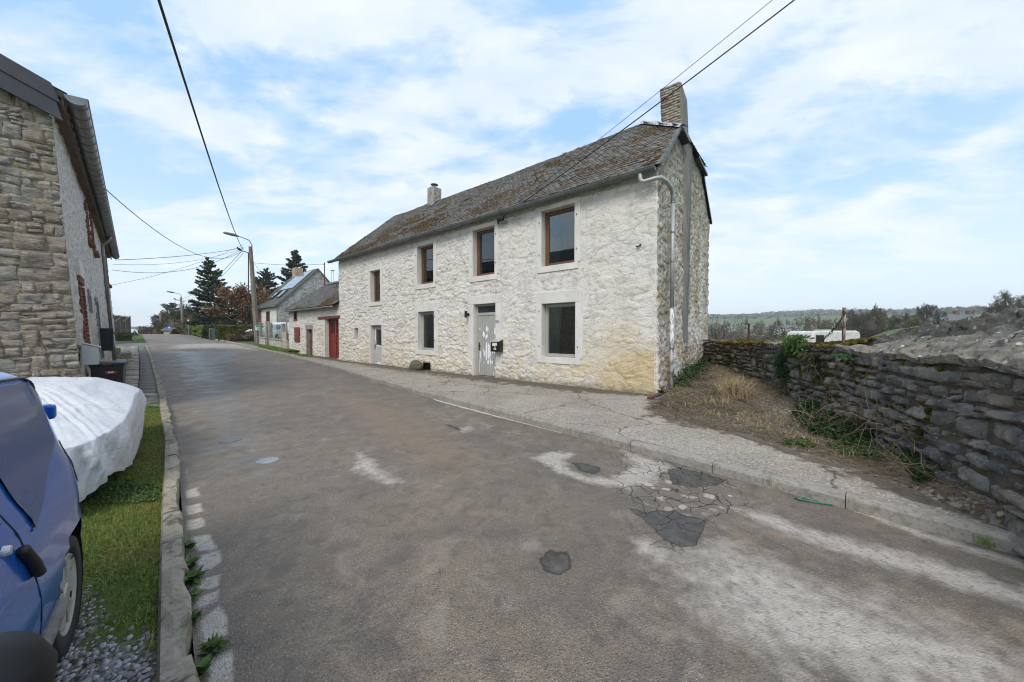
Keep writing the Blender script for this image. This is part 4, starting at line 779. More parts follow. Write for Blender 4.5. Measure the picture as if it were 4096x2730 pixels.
q = MB(); q.tube([(-.3, -.27, 5.2), (-.3, -.27, 5.08), (-.28, -.265, 5.02), (-.22, -.25, 4.99), (.0, -.2, 5.02), (.1, -.12, 5.04), (.16, .1, 5.02), (.165, .45, 5.0), (.165, .62, 4.96), (.165, .69, 4.86), (.165, .70, 4.7)], .048, 12); q.tube([(.165, .70, 4.72), (.165, .70, 2.2)], .045, 12)
dp = q.build('downpipe', PIPE, house, True)
q = MB(); q.tube([(.165, .70, 2.2), (.17, .70, .22)], .046, 12); q.build('pipe_foot', PEEL, dp, True)
each('clip', lambda q_: q_.lathe([(.045, -.02), (.054, -.02), (.054, .02), (.045, .02)], (0, 0, 0), 12), [(.167, .70, z_) for z_ in (4.72, 4.0, 3.3, 2.2, 1.2, .6)], ZINC, dp)
# flue strip and gable chimney
q = MB(); ring = []
for i in range(22):
    zz_ = .9 + (7.3 - .9) * i / 21; a = 2.55 + .04 * math.sin(i) + .1 * (1 - i / 21); b2 = 3.3 + .03 * math.sin(i * 1.7) - .25 * (1 - i / 21)
    ring.append([(.0, a - .06, zz_), (.075 - .03 * (1 - i / 21), a, zz_), (.08 - .03 * (1 - i / 21), b2, zz_), (.0, b2 + .06, zz_)])
vs = [v for r_ in ring for v in r_]; q.add(vs, [(i * 4 + k, i * 4 + k + 1, i * 4 + k + 5, i * 4 + k + 4) for i in range(21) for k in range(3)]); q.build('flue_strip', FLUE, house, True)
m = M('old_chimney_brick'); p = m.obj(); r = m.sep(m.att('rnd')); n1 = m.noise(p, 4, 6, .65, .5); n2 = m.noise(p, 24, 4)
c = m.mix(r[0], (.17, .085, .062), (.26, .15, .11)); c = m.mix(m.ramp(m.ma('MULTIPLY_ADD', m.ma('SUBTRACT', r[1], .5), .6, n1), [(.30, 0.), (.46, .95)]), c, (.33, .30, .25)); c = m.mix(m.ramp(n2, [(.3, .5), (.5, 0.)]), c, (.07, .055, .04))
BRICK = m.out(c, .9, m.bump(n2, .008, .8), spec=.2)
def brickbox(name, x0, x1, y0, y1, z0, z1, parent, lean=(0, 0), bw=.21, bh=.065, seed=1, core=None, faces='fblr', mat=None):
    g = random.Random(seed); V = []; Q = []; A = []
    def bx(a, b_, c, d, e, f, r):
        b0 = len(V)
        for (xx, yy, zz_) in ((a, c, e), (b_, c, e), (b_, d, e), (a, d, e), (a, c, f), (b_, c, f), (b_, d, f), (a, d, f)):
            k = (zz_ - z0) / (z1 - z0); V.append((xx + lean[0] * k, yy + lean[1] * k, zz_)); A.append((*r, 1))
        Q.extend([(b0, b0 + 3, b0 + 2, b0 + 1), (b0 + 4, b0 + 5, b0 + 6, b0 + 7), (b0, b0 + 1, b0 + 5, b0 + 4), (b0 + 1, b0 + 2, b0 + 6, b0 + 5), (b0 + 2, b0 + 3, b0 + 7, b0 + 6), (b0 + 3, b0, b0 + 4, b0 + 7)])
    z = z0; row = 0
    while z < z1 - .02:
        for face in faces:
            L = (x1 - x0) if face in 'fb' else (y1 - y0); t = -(row % 2) * bw / 2
            while t < L:
                a = max(t, 0) + .006; e = min(t + bw, L) - .006; j = g.uniform(-.006, .01); r = (g.random(), g.random(), g.random())
                if e - a > .03:
                    if face == 'f': bx(x0 + a, x0 + e, y0 - .004 - j, y0 + .04, z + .005, z + bh - .006, r)
                    if face == 'b': bx(x0 + a, x0 + e, y1 - .04, y1 + .004 + j, z + .005, z + bh - .006, r)
                    if face == 'r': bx(x1 - .04, x1 + .004 + j, y0 + a, y0 + e, z + .005, z + bh - .006, r)
                    if face == 'l': bx(x0 - .004 - j, x0 + .04, y0 + a, y0 + e, z + .005, z + bh - .006, r)
                t += bw
        z += bh; row += 1
    o = np_mesh(name, V, Q, mat or BRICK, parent, False, {'rnd': np.array(A)}); fix_normals(o.data)
    return o
ch = brickbox('chimney', -.52, .0, 2.42, 3.25, 6.6, 8.66, roof, (-.10, .0), bw=.22, bh=.075, seed=3, faces='flb')
q = MB(); q.add([(-.51, 2.43, 6.5), (.03, 2.43, 6.5), (.03, 3.25, 6.5), (-.51, 3.25, 6.5), (-.61, 2.43, 8.62), (-.06, 2.43, 8.68), (-.06, 3.24, 8.58), (-.61, 3.24, 8.58)], [(0, 3, 2, 1), (4, 5, 6, 7), (0, 1, 5, 4), (1, 2, 6, 5), (2, 3, 7, 6), (3, 0, 4, 7)]); q.lathe([(.12, 8.60), (.14, 8.68), (.1, 8.69), (.09, 8.60)], (-.33, 2.85, 0), 14)
q.build('chimney_core', FLUE, roof, bevel=.02)
q = MB(); q.box(-.55, -.28, 2.37, 2.415, 7.3, 7.52); q.box(-.27, .02, 2.375, 2.415, 7.12, 7.3); q.box(-.60, -.46, 2.35, 2.40, 7.42, 7.6); q.build('chimney_flashing', LEAD, roof)
# small ridge chimney with cowl
q = MB(); q.box(-12.45, -11.95, 3.2, 3.75, 8.1, 9.22); c2 = q.build('chimney', GABLE, roof, bevel=.03); q = MB()
for dx in (-.08, .08): q.seg((-12.2 + dx, 3.48, 9.2), (-12.2 + dx, 3.48, 9.42), .015, n=6)
q.lathe([(.01, 9.46), (.2, 9.41), (.2, 9.40), (.01, 9.44)], (-12.2, 3.48, 0), 14); q.build('cowl', ZINC, c2)
q = MB(); q.add([(-11.9, 3.1, 8.25), (-11.72, 3.1, 8.28), (-11.72, 3.5, 8.62), (-11.9, 3.5, 8.62), (-12.6, 3.06, 8.15), (-11.72, 3.06, 8.2), (-11.72, 3.18, 8.32), (-12.6, 3.18, 8.26)], [(0, 1, 2, 3), (4, 5, 6, 7)]); q.build('chimney_flashing', LEAD, roof)
# cable anchor under the gutter, shutter pins
q = MB(); q.tube([(-4.75, -.03, 5.16), (-4.72, -.12, 5.1), (-4.68, -.1, 4.95)], .022, 6); q.tube([(-4.7, -.12, 5.02), (-4.6, -.16, 5.05), (-4.45, -.16, 5.04), (-4.38, -.2, 5.1)], [.03, .05, .045, .02], 7)
for k in range(5): q.tube([(-4.6 + .05 * k, -.15, 5.03), (-4.62 + .09 * k, -.12, 4.93 - .02 * (k % 2))], .005, 4)
q.build('cable_anchor', BLACK, house)
each('shutter_pin', lambda q_: q_.tube([(0, 0, 0), (0, -.055, 0), (0, -.058, .03)], .009, 6), [(x_, -.0, z_) for x_, z_ in ((-3.2, 3.8), (-3.2, 4.7), (-2.02, 3.8), (-2.02, 4.7), (-5.95, 3.8), (-5.95, 4.65), (-4.85, 3.8), (-4.85, 4.7), (-8.98, 3.9), (-8.98, 4.6), (-8.97, 1.25), (-8.97, 2.3), (-7.86, 1.3), (-7.86, 2.2), (-3.2, 1.2), (-3.2, 2.2), (-1.98, 1.2))], BLACK, house)
q = MB(); q.box(-4.86, -4.73, -.012 - .027, -.025, 1.92, 1.99); q.build('number_plaque', plain('blue_grey_plaque', (.30, .31, .40), .4, var=.2, scale=40), house)
q = MB(); q.tube([(-.45, -.03, 3.62), (-.4, -.06, 3.6), (-.35, -.03, 3.66)], .02, 6); q.build('wall_hook', BLACK, house)
# ================================================================== red-doored annex joined to the farmhouse
annex = thing('outbuilding', 'low whitewashed outbuilding with red garage doors joined to the farmhouse', 'outbuilding', P0, ANG)
GAR = (-17.16, -15.56, .26, 2.37); RD = (-19.52, -18.78, .25, 1.82); AW = (-21.44, -20.94, 2.42, 2.92)
ar_ = rubble(.30, .15, .035, 23)
masonry_wall('front_wall', WHITE2, annex, -22.35, -15.5, .1, 3.06, .035, [GAR, RD, AW], lambda u, z, h: np.stack([u, -h, z], -1), lambda u, z: (ar_(u, z)[0] * np.where(z > 2.4, .5, 1.), ar_(u, z)[1]))
q = MB(); q.prism([(0.02, .1), (4.8, .1), (4.8, 3.0), (2.4, 4.95), (0.02, 3.05)], 0, -22.34, -22.1); q.box(-22.1, -15.5, 4.6, 4.8, .1, 3.0); q.build('side_wall', WHITE2, annex)
def recess(bld, r, depth, mat, par):
    a, b_, c, d = r; q = MB(); q.box(a - .06, a, .015, depth + .05, c, d + .05); q.box(b_, b_ + .06, .015, depth + .05, c, d + .05); q.box(a, b_, .015, depth + .05, d, d + .06); q.box(a, b_, .015, depth + .05, c - .05, c); return q.build('surround', mat, par)
recess(annex, GAR, .3, CEM, annex); recess(annex, RD, .25, GREYCEM, annex); recess(annex, AW, .15, DKRED, annex)
q = MB(); q.box(-17.95, -15.42, -.05, .04, 2.37, 2.5); q.build('lintel', DKRED, annex, bevel=.01)
q = MB(); q.box(RD[0] - .2, RD[1] + .05, -.03, .015, RD[3], RD[3] + .26); q.box(RD[0] - .13, RD[0], -.028, .015, RD[2], RD[3]); q.box(RD[1], RD[1] + .07, -.028, .015, RD[2], RD[3]); q.build('door_surround', GREYCEM, annex, bevel=.008)
a, b_, c, d = GAR; mid = (a + b_) / 2
q = MB(); q.box(a, a + .07, .2, .3, c, d); q.box(mid - .035, mid + .035, .2, .3, c, d); q.box(a + .07, b_, .2, .3, d - .08, d); q.build('door_frame', REDW, annex)
for x0, x1 in ((a + .075, mid - .04), (mid + .04, b_ - .02)):
    q = MB(); n = 6; w = (x1 - x0) / n; zt = 1.5
    for i in range(n): q.box(x0 + i * w + .003, x0 + (i + 1) * w - .003, .24, .28, c + .02, zt)
    q.box(x0, x1, .225, .24, zt, zt + .08); q.box(x0, x0 + .07, .23, .28, zt + .08, d - .1); q.box(x1 - .07, x1, .23, .28, zt + .08, d - .1); q.box(x0 + .07, x1 - .07, .23, .28, d - .2, d - .1)
    for k in (1, 2): xx = x0 + .07 + (x1 - x0 - .14) * k / 3; q.box(xx - .018, xx + .018, .23, .28, zt + .08, d - .2)
    q.box(x0, x1, .255, .285, c + .02, zt)
    gd = q.build('garage_door', REDP, annex); q = MB(); q.box(x0 + .07, x1 - .07, .262, .27, zt + .08, d - .2); q.build('pane', GLASS, gd)
q = MB(); q.box(mid - .06, mid - .03, .19, .2, 1.05, 1.2); q.build('handle', BLACK, annex)
q = MB(); n = 5; w = (RD[1] - RD[0]) / n
for i in range(n): q.box(RD[0] + i * w + .003, RD[0] + (i + 1) * w - .003, .17, .2, RD[2], RD[3])
q.build('door', REDW, annex)
q = MB()
for i in range(6): q.box(-21.28 + i * .122, -21.28 + i * .122 + .117, -.06, -.03, 1.08, 1.9)
q.box(-21.26, -20.58, -.075, -.06, 1.2, 1.27); q.box(-21.26, -20.58, -.075, -.06, 1.7, 1.77); q.build('shutter', REDP, annex)
q = MB(); q.box(-21.38, -20.5, -.055, .0, 1.9, 1.96); q.build('shutter_lintel', DKRED, annex)
q = MB(); a, b_, c, d = AW; q.box(a, a + .06, -.03, .1, c, d); q.box(b_ - .06, b_, -.03, .1, c, d); q.box(a + .06, b_ - .06, -.03, .1, d - .06, d); q.box(a - .05, b_ + .05, -.06, .1, c - .05, c + .02); q.box((a + b_) / 2 - .02, (a + b_) / 2 + .02, .03, .08, c + .02, d - .06); q.box(a + .06, b_ - .06, .04, .07, c + .25, c + .28)
wn = q.build('window', DKRED, annex); q = MB(); q.box(a + .06, b_ - .06, .075, .085, c + .02, d - .06); q.build('pane', GLASS, wn)
aV = np.array([0, 2.65, 1.95]); avl = np.linalg.norm(aV); aV = aV / avl
q = MB(); q.prism([(-.2, 3.0), (2.4, 4.93), (4.95, 3.0), (4.95, 2.95), (2.4, 4.88), (-.2, 2.95)], 0, -22.55, -15.5); ar = q.build('roof', plain('annex_underlay', (.03, .028, .025), .9), annex)
slates('slates', (-22.6, -.25, 3.03), (1, 0, 0), aV, 7.1, avl, SLATE2, ar, tw=.24, tv=.15, seed=14, sag=.1, th=.02)
n = 5500; u = rng.uniform(0, 7.1, n); v = rng.uniform(0, avl, n); de = fbm(u * .9, v * 1.2, 133, 4) + .3 * sstep(2., 7., u) + .1 * fbm(u * 4, v * 4, 5); k = de > np.quantile(de, .55); u = u[k]; v = v[k]
Nf = np.array([0, -aV[2], aV[1]]); moss('moss', np.array([-22.6, -.25, 3.03]) + u[:, None] * np.array([1, 0, 0]) + v[:, None] * aV + .02 * Nf - (np.sin(np.pi * u / 7.1) * v / avl * .1)[:, None] * Nf, Nf, rng.uniform(.03, .07, len(u)), MOSS, ar, 8)
q = MB(); q.prism([(2.2, 4.9), (2.4, 5.08), (2.6, 4.9), (2.4, 5.0)], 0, -22.6, -15.5); q.build('ridge', SLATE2, ar)
q = MB(); gc = (-.33, 2.98); gr = .07; q.prism([(gc[0] + gr * math.cos(t), gc[1] + gr * math.sin(t)) for t in np.linspace(math.pi, 2 * math.pi, 8)] + [(gc[0] + (gr - .008) * math.cos(t), gc[1] + (gr - .008) * math.sin(t)) for t in np.linspace(2 * math.pi, math.pi, 8)], 0, -22.7, -15.62)
q.prism([(gc[0] + (gr) * math.cos(t), gc[1] + gr * math.sin(t)) for t in np.linspace(math.pi, 2 * math.pi, 8)], 0, -15.63, -15.615); q.build('gutter', PIPE, annex)
q = MB(); q.tube([(-22.55, -.33, 2.93), (-22.5, -.3, 2.75), (-22.4, -.1, 2.62), (-22.4, -.08, 1.2)], .04, 8); q.build('downpipe', PIPE, annex, True)
# ================================================================== grey stone house with solar panels
GO = Vector((-24.6, 36.0, 0)); ghouse = thing('stone_house', 'grey stone house with solar panels and two roof windows beyond the garden wall', 'house', GO, ANG)
def pl(origin, u, v, y0=0., n=(0, 1, 0)):
    """where the line of sight u, v meets a plane of that building (local point)"""
    r = ray(u, v); c, s = math.cos(ANG), math.sin(ANG); o = np.array([-origin[0], -origin[1], CZ])
    L = lambda p: np.array([c * p[0] + s * p[1], -s * p[0] + c * p[1], p[2]])
    o = L(o); r = L(r); n = np.array(n, float); k = (n @ np.array([0, y0, 0]) - n @ o) / (n @ r); return o + k * r
def cra(x, y): return ((1000 + x / 2.7025) / 4, (900 + y / 2.7025) / 4)
m = M('grey_rubble_white_joints'); p = m.obj(); a = m.sep(m.att('st')); n2 = m.noise(p, 8, 5, .65)
c = m.mix(a[0], (.17, .18, .20), (.36, .355, .34)); c = m.mix(m.ramp(n2, [(.4, 0.), (.65, .6)]), c, (.45, .44, .41)); c = m.mix(m.ramp(a[1], [(.05, 1.), (.17, 0.)]), c, (.56, .54, .48))
GREYST = m.out(c, .9, m.bump(n2, .02, .6), spec=.25)
WIN = [(-6.35, -5.55, 2.75, 4.15), (-3.6, -2.75, 2.55, 3.95)]
gg = rubble(.42, .2, .03, 31)
masonry_wall('front_wall', WHITE2, ghouse, -6.9, 0, .3, 4.8, .06, WIN, lambda u, z, h: np.stack([u, -h, z], -1), lambda u, z: (gg(u, z)[0] * .7, gg(u, z)[1]))
masonry_wall('gable_wall', GREYST, ghouse, 0, 7.9, .3, 9., .06, [], lambda u, z, h: np.stack([h, u, z], -1), gg, lambda s: 9.0 - np.abs(s - 3.95) * 1.07)
q = MB(); q.prism([(0.1, .3), (7.8, .3), (7.8, 4.7), (3.95, 8.8), (.1, 4.7)], 0, -6.9, -6.7); q.box(-6.7, -.1, 7.6, 7.8, .3, 4.7); q.build('rear_wall', GREYST, ghouse)
for i, (a, b_, c, d) in enumerate(WIN):
    q = MB(); q.box(a - .12, a, -.05, .15, c, d); q.box(b_, b_ + .12, -.05, .15, c, d); q.box(a - .12, b_ + .12, -.05, .15, d, d + .13); q.box(a - .14, b_ + .14, -.09, .15, c - .1, c)
    if i == 0:
        for k in range(8): q.box(a, b_, -.0, .05, c + k * .17, c + k * .17 + .15)
    else: q.box(a, b_, .1, .13, c, c + .06); q.box((a + b_) / 2 - .03, (a + b_) / 2 + .03, .08, .12, c, d)
    w = q.build('window', plain('brick_window_trim', (.22, .075, .05), .8, var=.3) if i == 0 else WOOD, ghouse); q = MB(); q.box(a, b_, .13, .14, c, d); q.build('pane', GLASS, w)
gV = np.array([0, 4.2, 4.5]); gvl = np.linalg.norm(gV); gV = gV / gvl
q = MB(); q.prism([(-.22, 4.5), (3.95, 8.98), (8.1, 4.5), (8.1, 4.4), (3.95, 8.85), (-.22, 4.4)], 0, -7.0, .08); grf = q.build('roof', plain('slate_underlay', (.04, .04, .04), .8), ghouse)
slates('slates', (-7.05, -.25, 4.55), (1, 0, 0), gV, 7.15, gvl, SLATE2, grf, tw=.3, tv=.2, seed=24)
q = MB()
for i in range(24):
    for sgn in (1, -1):
        t0 = i / 24; y0 = 3.95 - sgn * 4.15 * (1 - t0); z0 = 4.5 + 4.52 * t0; y1 = 3.95 - sgn * 4.15 * (1 - t0 - .04); z1 = 4.5 + 4.52 * (t0 + .04); q.add([(.09, y0, z0 - .22), (.09, y1, z1 - .22), (.09, y1, z1 + .03), (.09, y0, z0 + .03), (.12, y0, z0 - .2), (.12, y1, z1 - .2), (.12, y1, z1 + .03), (.12, y0, z0 + .03)], [(0, 1, 2, 3), (4, 7, 6, 5), (0, 4, 5, 1), (1, 5, 6, 2), (2, 6, 7, 3), (3, 7, 4, 0)])
q.build('verge', SLATE2, grf)
nrm = (0, -gV[2], gV[1])
def onroof(u, v, lift=0.):
    r = pl(GO, u, v, 0, (0, -gV[2], gV[1])) ; return r
def roofuv(x, y):
    r = ray(*cra(x, y)); cc, ss = math.cos(ANG), math.sin(ANG); L = lambda p: np.array([cc * p[0] + ss * p[1], -ss * p[0] + cc * p[1], p[2]])
    o = L(np.array([-GO.x, -GO.y, CZ])); r = L(r); N = np.array(nrm); P_ = np.array([0, -.25, 4.58]); k = ((P_ - o) @ N) / (r @ N); h = o + k * r; return h[0], (h - P_) @ gV
SOL = M('solar_cell'); p = SOL.obj(); SOLAR = SOL.out((.10, .105, .12), .12, None, spec=1.0, **{'Coat Weight': 1., 'Coat Roughness': .03})
def rp(x, v, h): return np.array([x, -.25, 4.58]) + v * gV + h * np.array(nrm)
def roofbox(q, x0, x1, v0, v1, h0, h1, mi=0):
    q.add([rp(x0, v0, h0), rp(x1, v0, h0), rp(x1, v1, h0), rp(x0, v1, h0), rp(x0, v0, h1), rp(x1, v0, h1), rp(x1, v1, h1), rp(x0, v1, h1)], [(0, 3, 2, 1), (4, 5, 6, 7), (0, 1, 5, 4), (1, 2, 6, 5), (2, 3, 7, 6), (3, 0, 4, 7)], mi)
sx0, sx1, sv0, sv1 = -4.6, -.55, 2.75, 5.75
for r_ in range(4):
    for c_ in range(2):
        q = MB(); a = sx0 + c_ * (sx1 - sx0) / 2; b_ = a + (sx1 - sx0) / 2 - .03; va = sv0 + r_ * .76; roofbox(q, a, b_, va, va + .73, .06, .10); so_ = q.build('solar_panel', LEAD, grf)
        q = MB(); roofbox(q, a + .03, b_ - .03, va + .03, va + .70, .1, .104); q.build('solar_cell', SOLAR, so_)
for xa in (-4.75, -2.55):
    q = MB(); roofbox(q, xa, xa + .95, 1.25, 2.55, .02, .12); rw = q.build('roof_window', BLACK, grf); q = MB(); roofbox(q, xa + .1, xa + .85, 1.35, 2.45, .12, .125); q.build('pane', SOLAR, rw)
q = MB(); q.box(-6.4, -5.4, 3.5, 4.4, 8.2, 9.75); q.build('chimney', plain('ochre_chimney', (.36, .30, .20), .9, var=.3, scale=2, bump=.02), grf, bevel=.03)
q = MB(); q.box(-7.0, .05, -.36, -.24, 4.42, 4.54); q.build('gutter', ZINCD, ghouse); q = MB(); q.tube([(-.08, -.1, 4.45), (-.08, -.09, .4)], .05, 8); q.build('downpipe', ZINC, ghouse)
q = MB(); q.box(-12, -6.95, 3.5, 7.4, .3, 4.6); q.prism([(3.3, 4.6), (5.4, 7.2), (7.6, 4.6)], 0, -12, -6.95); bk = thing('rear_wing', 'low slate roofed wing showing behind the solar panel house', 'house', GO, ANG); q.build('body', SLATE2, bk)
# ================================================================== garden wall with glass, gate, posts
gw = thing('garden_wall', 'low white garden wall topped by glass panels between concrete posts', 'wall', P0, ANG)
def zl(x, y=0.): w = loc2w(x, y); return float(zy(w.y))
q = MB(); nseg = 12
for xa, xb, hh in ((-27.9, -26.35, .42), (-25.75, -23.2, .42), (-23.2, -22.4, 1.0)):
    n = 6
    for i in range(n):
        a = xa + (xb - xa) * i / n; b_ = xa + (xb - xa) * (i + 1) / n; za, zb_ = zl(a), zl(b_); q.add([(a, -.1, za - .2), (b_, -.1, zb_ - .2), (b_, .12, zb_ - .2), (a, .12, za - .2), (a, -.1, za + .08 + hh), (b_, -.1, zb_ + .08 + hh), (b_, .12, zb_ + .08 + hh), (a, .12, za + .08 + hh)], [(0, 3, 2, 1), (4, 5, 6, 7), (0, 1, 5, 4), (2, 3, 7, 6)] + ([(3, 0, 4, 7)] if i == 0 else []) + ([(1, 2, 6, 5)] if i == n - 1 else []))
q.build('wall', WHITE2, gw)
q = MB()
for xa, xb in ((-27.9, -26.35), (-25.75, -23.2)):
    za, zb_ = zl(xa) + .5, zl(xb) + .5; q.add([(xa, -.14, za), (xb, -.14, zb_), (xb, .15, zb_), (xa, .15, za), (xa, -.14, za + .06), (xb, -.14, zb_ + .06), (xb, .15, zb_ + .06), (xa, .15, za + .06)], [(0, 3, 2, 1), (4, 5, 6, 7), (0, 1, 5, 4), (1, 2, 6, 5), (2, 3, 7, 6), (3, 0, 4, 7)])
q.build('coping', GREYCEM, gw)
for x_, w_ in ((-27.85, .1), (-26.4, .28), (-25.75, .18), (-23.25, .18)):
    q = MB(); q.box(x_ - w_ / 2, x_ + w_ / 2, -.1, .1, zl(x_), zl(x_) + 1.62 + (.1 if w_ > .2 else 0)); q.build('post', GREYCEM, gw, bevel=.01)
m = M('clear_glass_panel'); gl = m.n('BsdfGlass', {'Color': (.93, .97, .95, 1), 'Roughness': 0., 'IOR': 1.02}); tr = m.n('BsdfTransparent', {'Color': (.80, .86, .84, 1)}); gs = m.n('BsdfGlossy', {'Color': (1, 1, 1, 1), 'Roughness': .03})
mx = m.n('MixShader', {0: .18, 1: tr.outputs[0], 2: gs.outputs[0]}); m.t.links.new(mx.outputs[0], m.o.inputs[0]); CLEAR = m.m
for xa, xb in ((-27.75, -26.6), (-25.6, -23.4)):
    q = MB(); za, zb_ = zl(xa) + .6, zl(xb) + .6; q.add([(xa, 0, za), (xb, 0, zb_), (xb, 0, zb_ + .98), (xa, 0, za + .98), (xa, .012, za), (xb, .012, zb_), (xb, .012, zb_ + .98), (xa, .012, za + .98)], [(0, 1, 2, 3), (7, 6, 5, 4), (0, 4, 5, 1), (1, 5, 6, 2), (2, 6, 7, 3), (3, 7, 4, 0)]); q.build('glass_panel', CLEAR, gw)
q = MB(); zg = zl(-26.1); q.box(-26.2, -26.16, -.03, .03, zg + .05, zg + 1.35); q.box(-25.9, -25.86, -.03, .03, zg + .05, zg + 1.35); q.box(-26.16, -25.9, -.02, .02, zg + 1.28, zg + 1.35); q.box(-26.16, -25.9, -.015, .015, zg + .1, zg + .8)
for k in range(3): q.seg((-26.1 + k * .08, 0, zg + .8), (-26.1 + k * .08, 0, zg + 1.3), .01, n=6)
q.build('gate', plain('green_gate', (.03, .06, .045), .5), gw)
# ================================================================== utility poles, lamps
POLEM = M('weathered_pole'); m = POLEM; p = m.obj(); n1 = m.noise(m.sc(p, 1, 1, .12), 14, 5, .6); n2 = m.noise(p, 5, 5, .65)
c = m.mix(m.ramp(n1, [(.3, 0.), (.7, 1.)]), (.13, .115, .095), (.27, .245, .205)); c = m.mix(m.ramp(n2, [(.5, 0.), (.7, .5)]), c, (.10, .09, .075)); POLE = m.out(c, .85, m.bump(n1, .006, .8), spec=.25)
def pole(label, base, top, r0, r1, square=True, arm=None, grp='poles carrying cables along the street', holes=True):
    t = thing('utility_pole', label, 'utility pole', (base[0], base[1], base[2]), 0, grp); b0 = Vector((0, 0, -.3)); t0 = Vector(top) - Vector(base); q = MB(); n = 4 if square else 10
    q.seg(b0, t0, r0, r1, n=n); q.build('pole', POLE, t, not square, bevel=.02 if square else 0)
    if holes and square:
        q = MB()
        for i in range(13):
            f = .05 + i * .075; c_ = b0.lerp(t0, f); rr = r0 + (r1 - r0) * f; dv = Vector((-c_.x - base[0], -c_.y - base[1], 0)).normalized()
            q.seg(c_ + dv * rr * .62, c_ + dv * rr * .80, .018, n=6)
        q.build('hole', DARKIN, t)
    q = MB(); q.seg(t0 + Vector((0, 0, -.5)) + Vector((-.02, -.02, 0)), t0 + Vector((-.55, -.5, -.35)), .03, n=6); q.seg(t0 + Vector((-.4, -.36, -.36)), t0 + Vector((-.6, -.5, -.2)), .06, n=6); q.build('cable_bracket', BLACK, t)
    if arm:
        A_ = [t0 + Vector((.06, 0, -.9)), t0 + Vector((.12, 0, .1)), t0 + Vector((-.0, -.1, .42)), t0 + Vector((-.3, -.22, .56)), t0 + Vector((-.55, -.4, .64))]; q = MB(); q.tube(A_, .035, 8); lp = q.build('lamp_arm', ZINC, t, True)
        q = MB(); e = A_[-1]; q.tube([e, e + Vector((-.25, -.18, .06)), e + Vector((-.62, -.44, .12)), e + Vector((-.72, -.5, .12))], [.05, .11, .09, .02], 8); q.build('lamp_head', plain('lamp_grey', (.12, .12, .12), .5), lp, True)
    return t, Vector(base) + t0
b1 = gp(257.6, 343.4, .05); Yp = b1[1]; t1 = at(250.4, 246.5, Yp)
pl1, P1 = pole('tall weathered street pole beside the garden wall with lamp arm and green sign', b1, t1, .20, .125, arm=True)
q = MB(); e = Vector(b1); q.tube([Vector((-.15, -.14, .1)), Vector(t1) - e + Vector((-.11, -.10, -3.5)), Vector(t1) - e + Vector((-.09, -.08, -.5))], .035, 6); q.build('cable_duct', BLACK, pl1)
q = MB(); q.lathe([(0, -.28), (.14, -.26), (.14, .2), (0, .24)], Vector(t1) - e + Vector((-.2, -.25, -4.6)), 10); q.build('junction_box', BLACK, pl1)
b2 = at(183.3, 333.9, 52); t2 = at(180.9, 297.3, 52); pl2, P2 = pole('wooden street pole with lamp beside the triangular warning sign at the hill top', b2, t2, .17, .12, square=False, arm=True)
b3 = at(161.8, 334.3, 66); t3 = at(159.9, 313.4, 66); pl3, PT3 = pole('thin dark pole standing beyond the hill top near the brown scrub', b3, t3, .15, .1, square=False)
b4 = at(147.5 + 4, 333.5, 85); t4 = at(151.1, 324.5, 85); pl4, P4 = pole('shortest farthest pole among the brown scrub by the field', b4, t4, .14, .1, square=False)
# ------------------------------------------------------------------ signs
def text_mesh(s, size, mat, parent, loc, rot, name='lettering', depth=.001, bold=0.):
    cu = bpy.data.curves.new('txt', 'FONT'); cu.body = s; cu.size = size; cu.align_x = 'CENTER'; cu.align_y = 'CENTER'; cu.extrude = depth; cu.offset = bold
    to = bpy.data.objects.new('txt', cu); COL.objects.link(to); bpy.context.view_layer.update()
    me = bpy.data.meshes.new_from_object(to.evaluated_get(bpy.context.evaluated_depsgraph_get())); bpy.data.objects.remove(to)
    me.materials.clear(); me.materials.append(mat); o = bpy.data.objects.new(name, me); COL.objects.link(o); o.parent = parent; o.location = loc; o.rotation_euler = rot; return o
SWH = plain('sign_white', (.78, .78, .77), .4, var=.03); SRED = plain('sign_red', (.55, .02, .025), .4, var=.05); SBLU = plain('sign_blue', (.02, .12, .42), .4, var=.05); SGR = plain('sign_green', (.03, .28, .10), .4, var=.05); GALV = plain('galvanised', (.36, .37, .38), .45, .6, .1)
def face_cam(p_): return math.atan2(-p_[0], p_[1]) * .55
p_ = at(188.6, 334.6, 45); ts = thing('warning_sign', 'red bordered triangular road narrows sign with blue plate above the laurel hedge', 'road sign', p_, R(35))
q = MB(); q.seg((0, 0, -.2), (0, 0, 2.0), .035, n=8); q.build('post', GALV, ts)
def tri(s, y, z0): return [(-s / 2, y, z0), (s / 2, y, z0), (0, y, z0 + s * .866)]
def plate(q, pts, th, mi=0):
    n = len(pts); q.add([tuple(p) for p in pts] + [(p[0], p[1] + th, p[2]) for p in pts], [tuple(range(n)), tuple(range(2 * n - 1, n - 1, -1))] + [(i, (i + 1) % n, (i + 1) % n + n, i + n) for i in range(n)], mi)
q = MB(); plate(q, tri(.72, -.06, 1.52), .02); tp = q.build('triangle_plate', SRED, ts); q = MB(); plate(q, tri(.48, -.064, 1.585), .004); q.build('white_field', SWH, tp)
q = MB()
for sg in (-1, 1): plate(q, [(sg * .07, -.068, 1.62), (sg * .10, -.068, 1.62), (sg * .045, -.068, 1.82), (sg * .02, -.068, 1.82)], .003)
q.build('narrowing_lines', BLACK, tp)
q = MB(); plate(q, [(-.36, -.06, 1.34), (.36, -.06, 1.34), (.36, -.06, 1.50), (-.36, -.06, 1.50)], .02); bp = q.build('lower_plate', SBLU, ts); q = MB(); plate(q, [(-.18, -.065, 1.38), (.26, -.065, 1.37), (.24, -.065, 1.45), (-.18, -.065, 1.45)], .003); q.build('white_mark', SWH, bp)
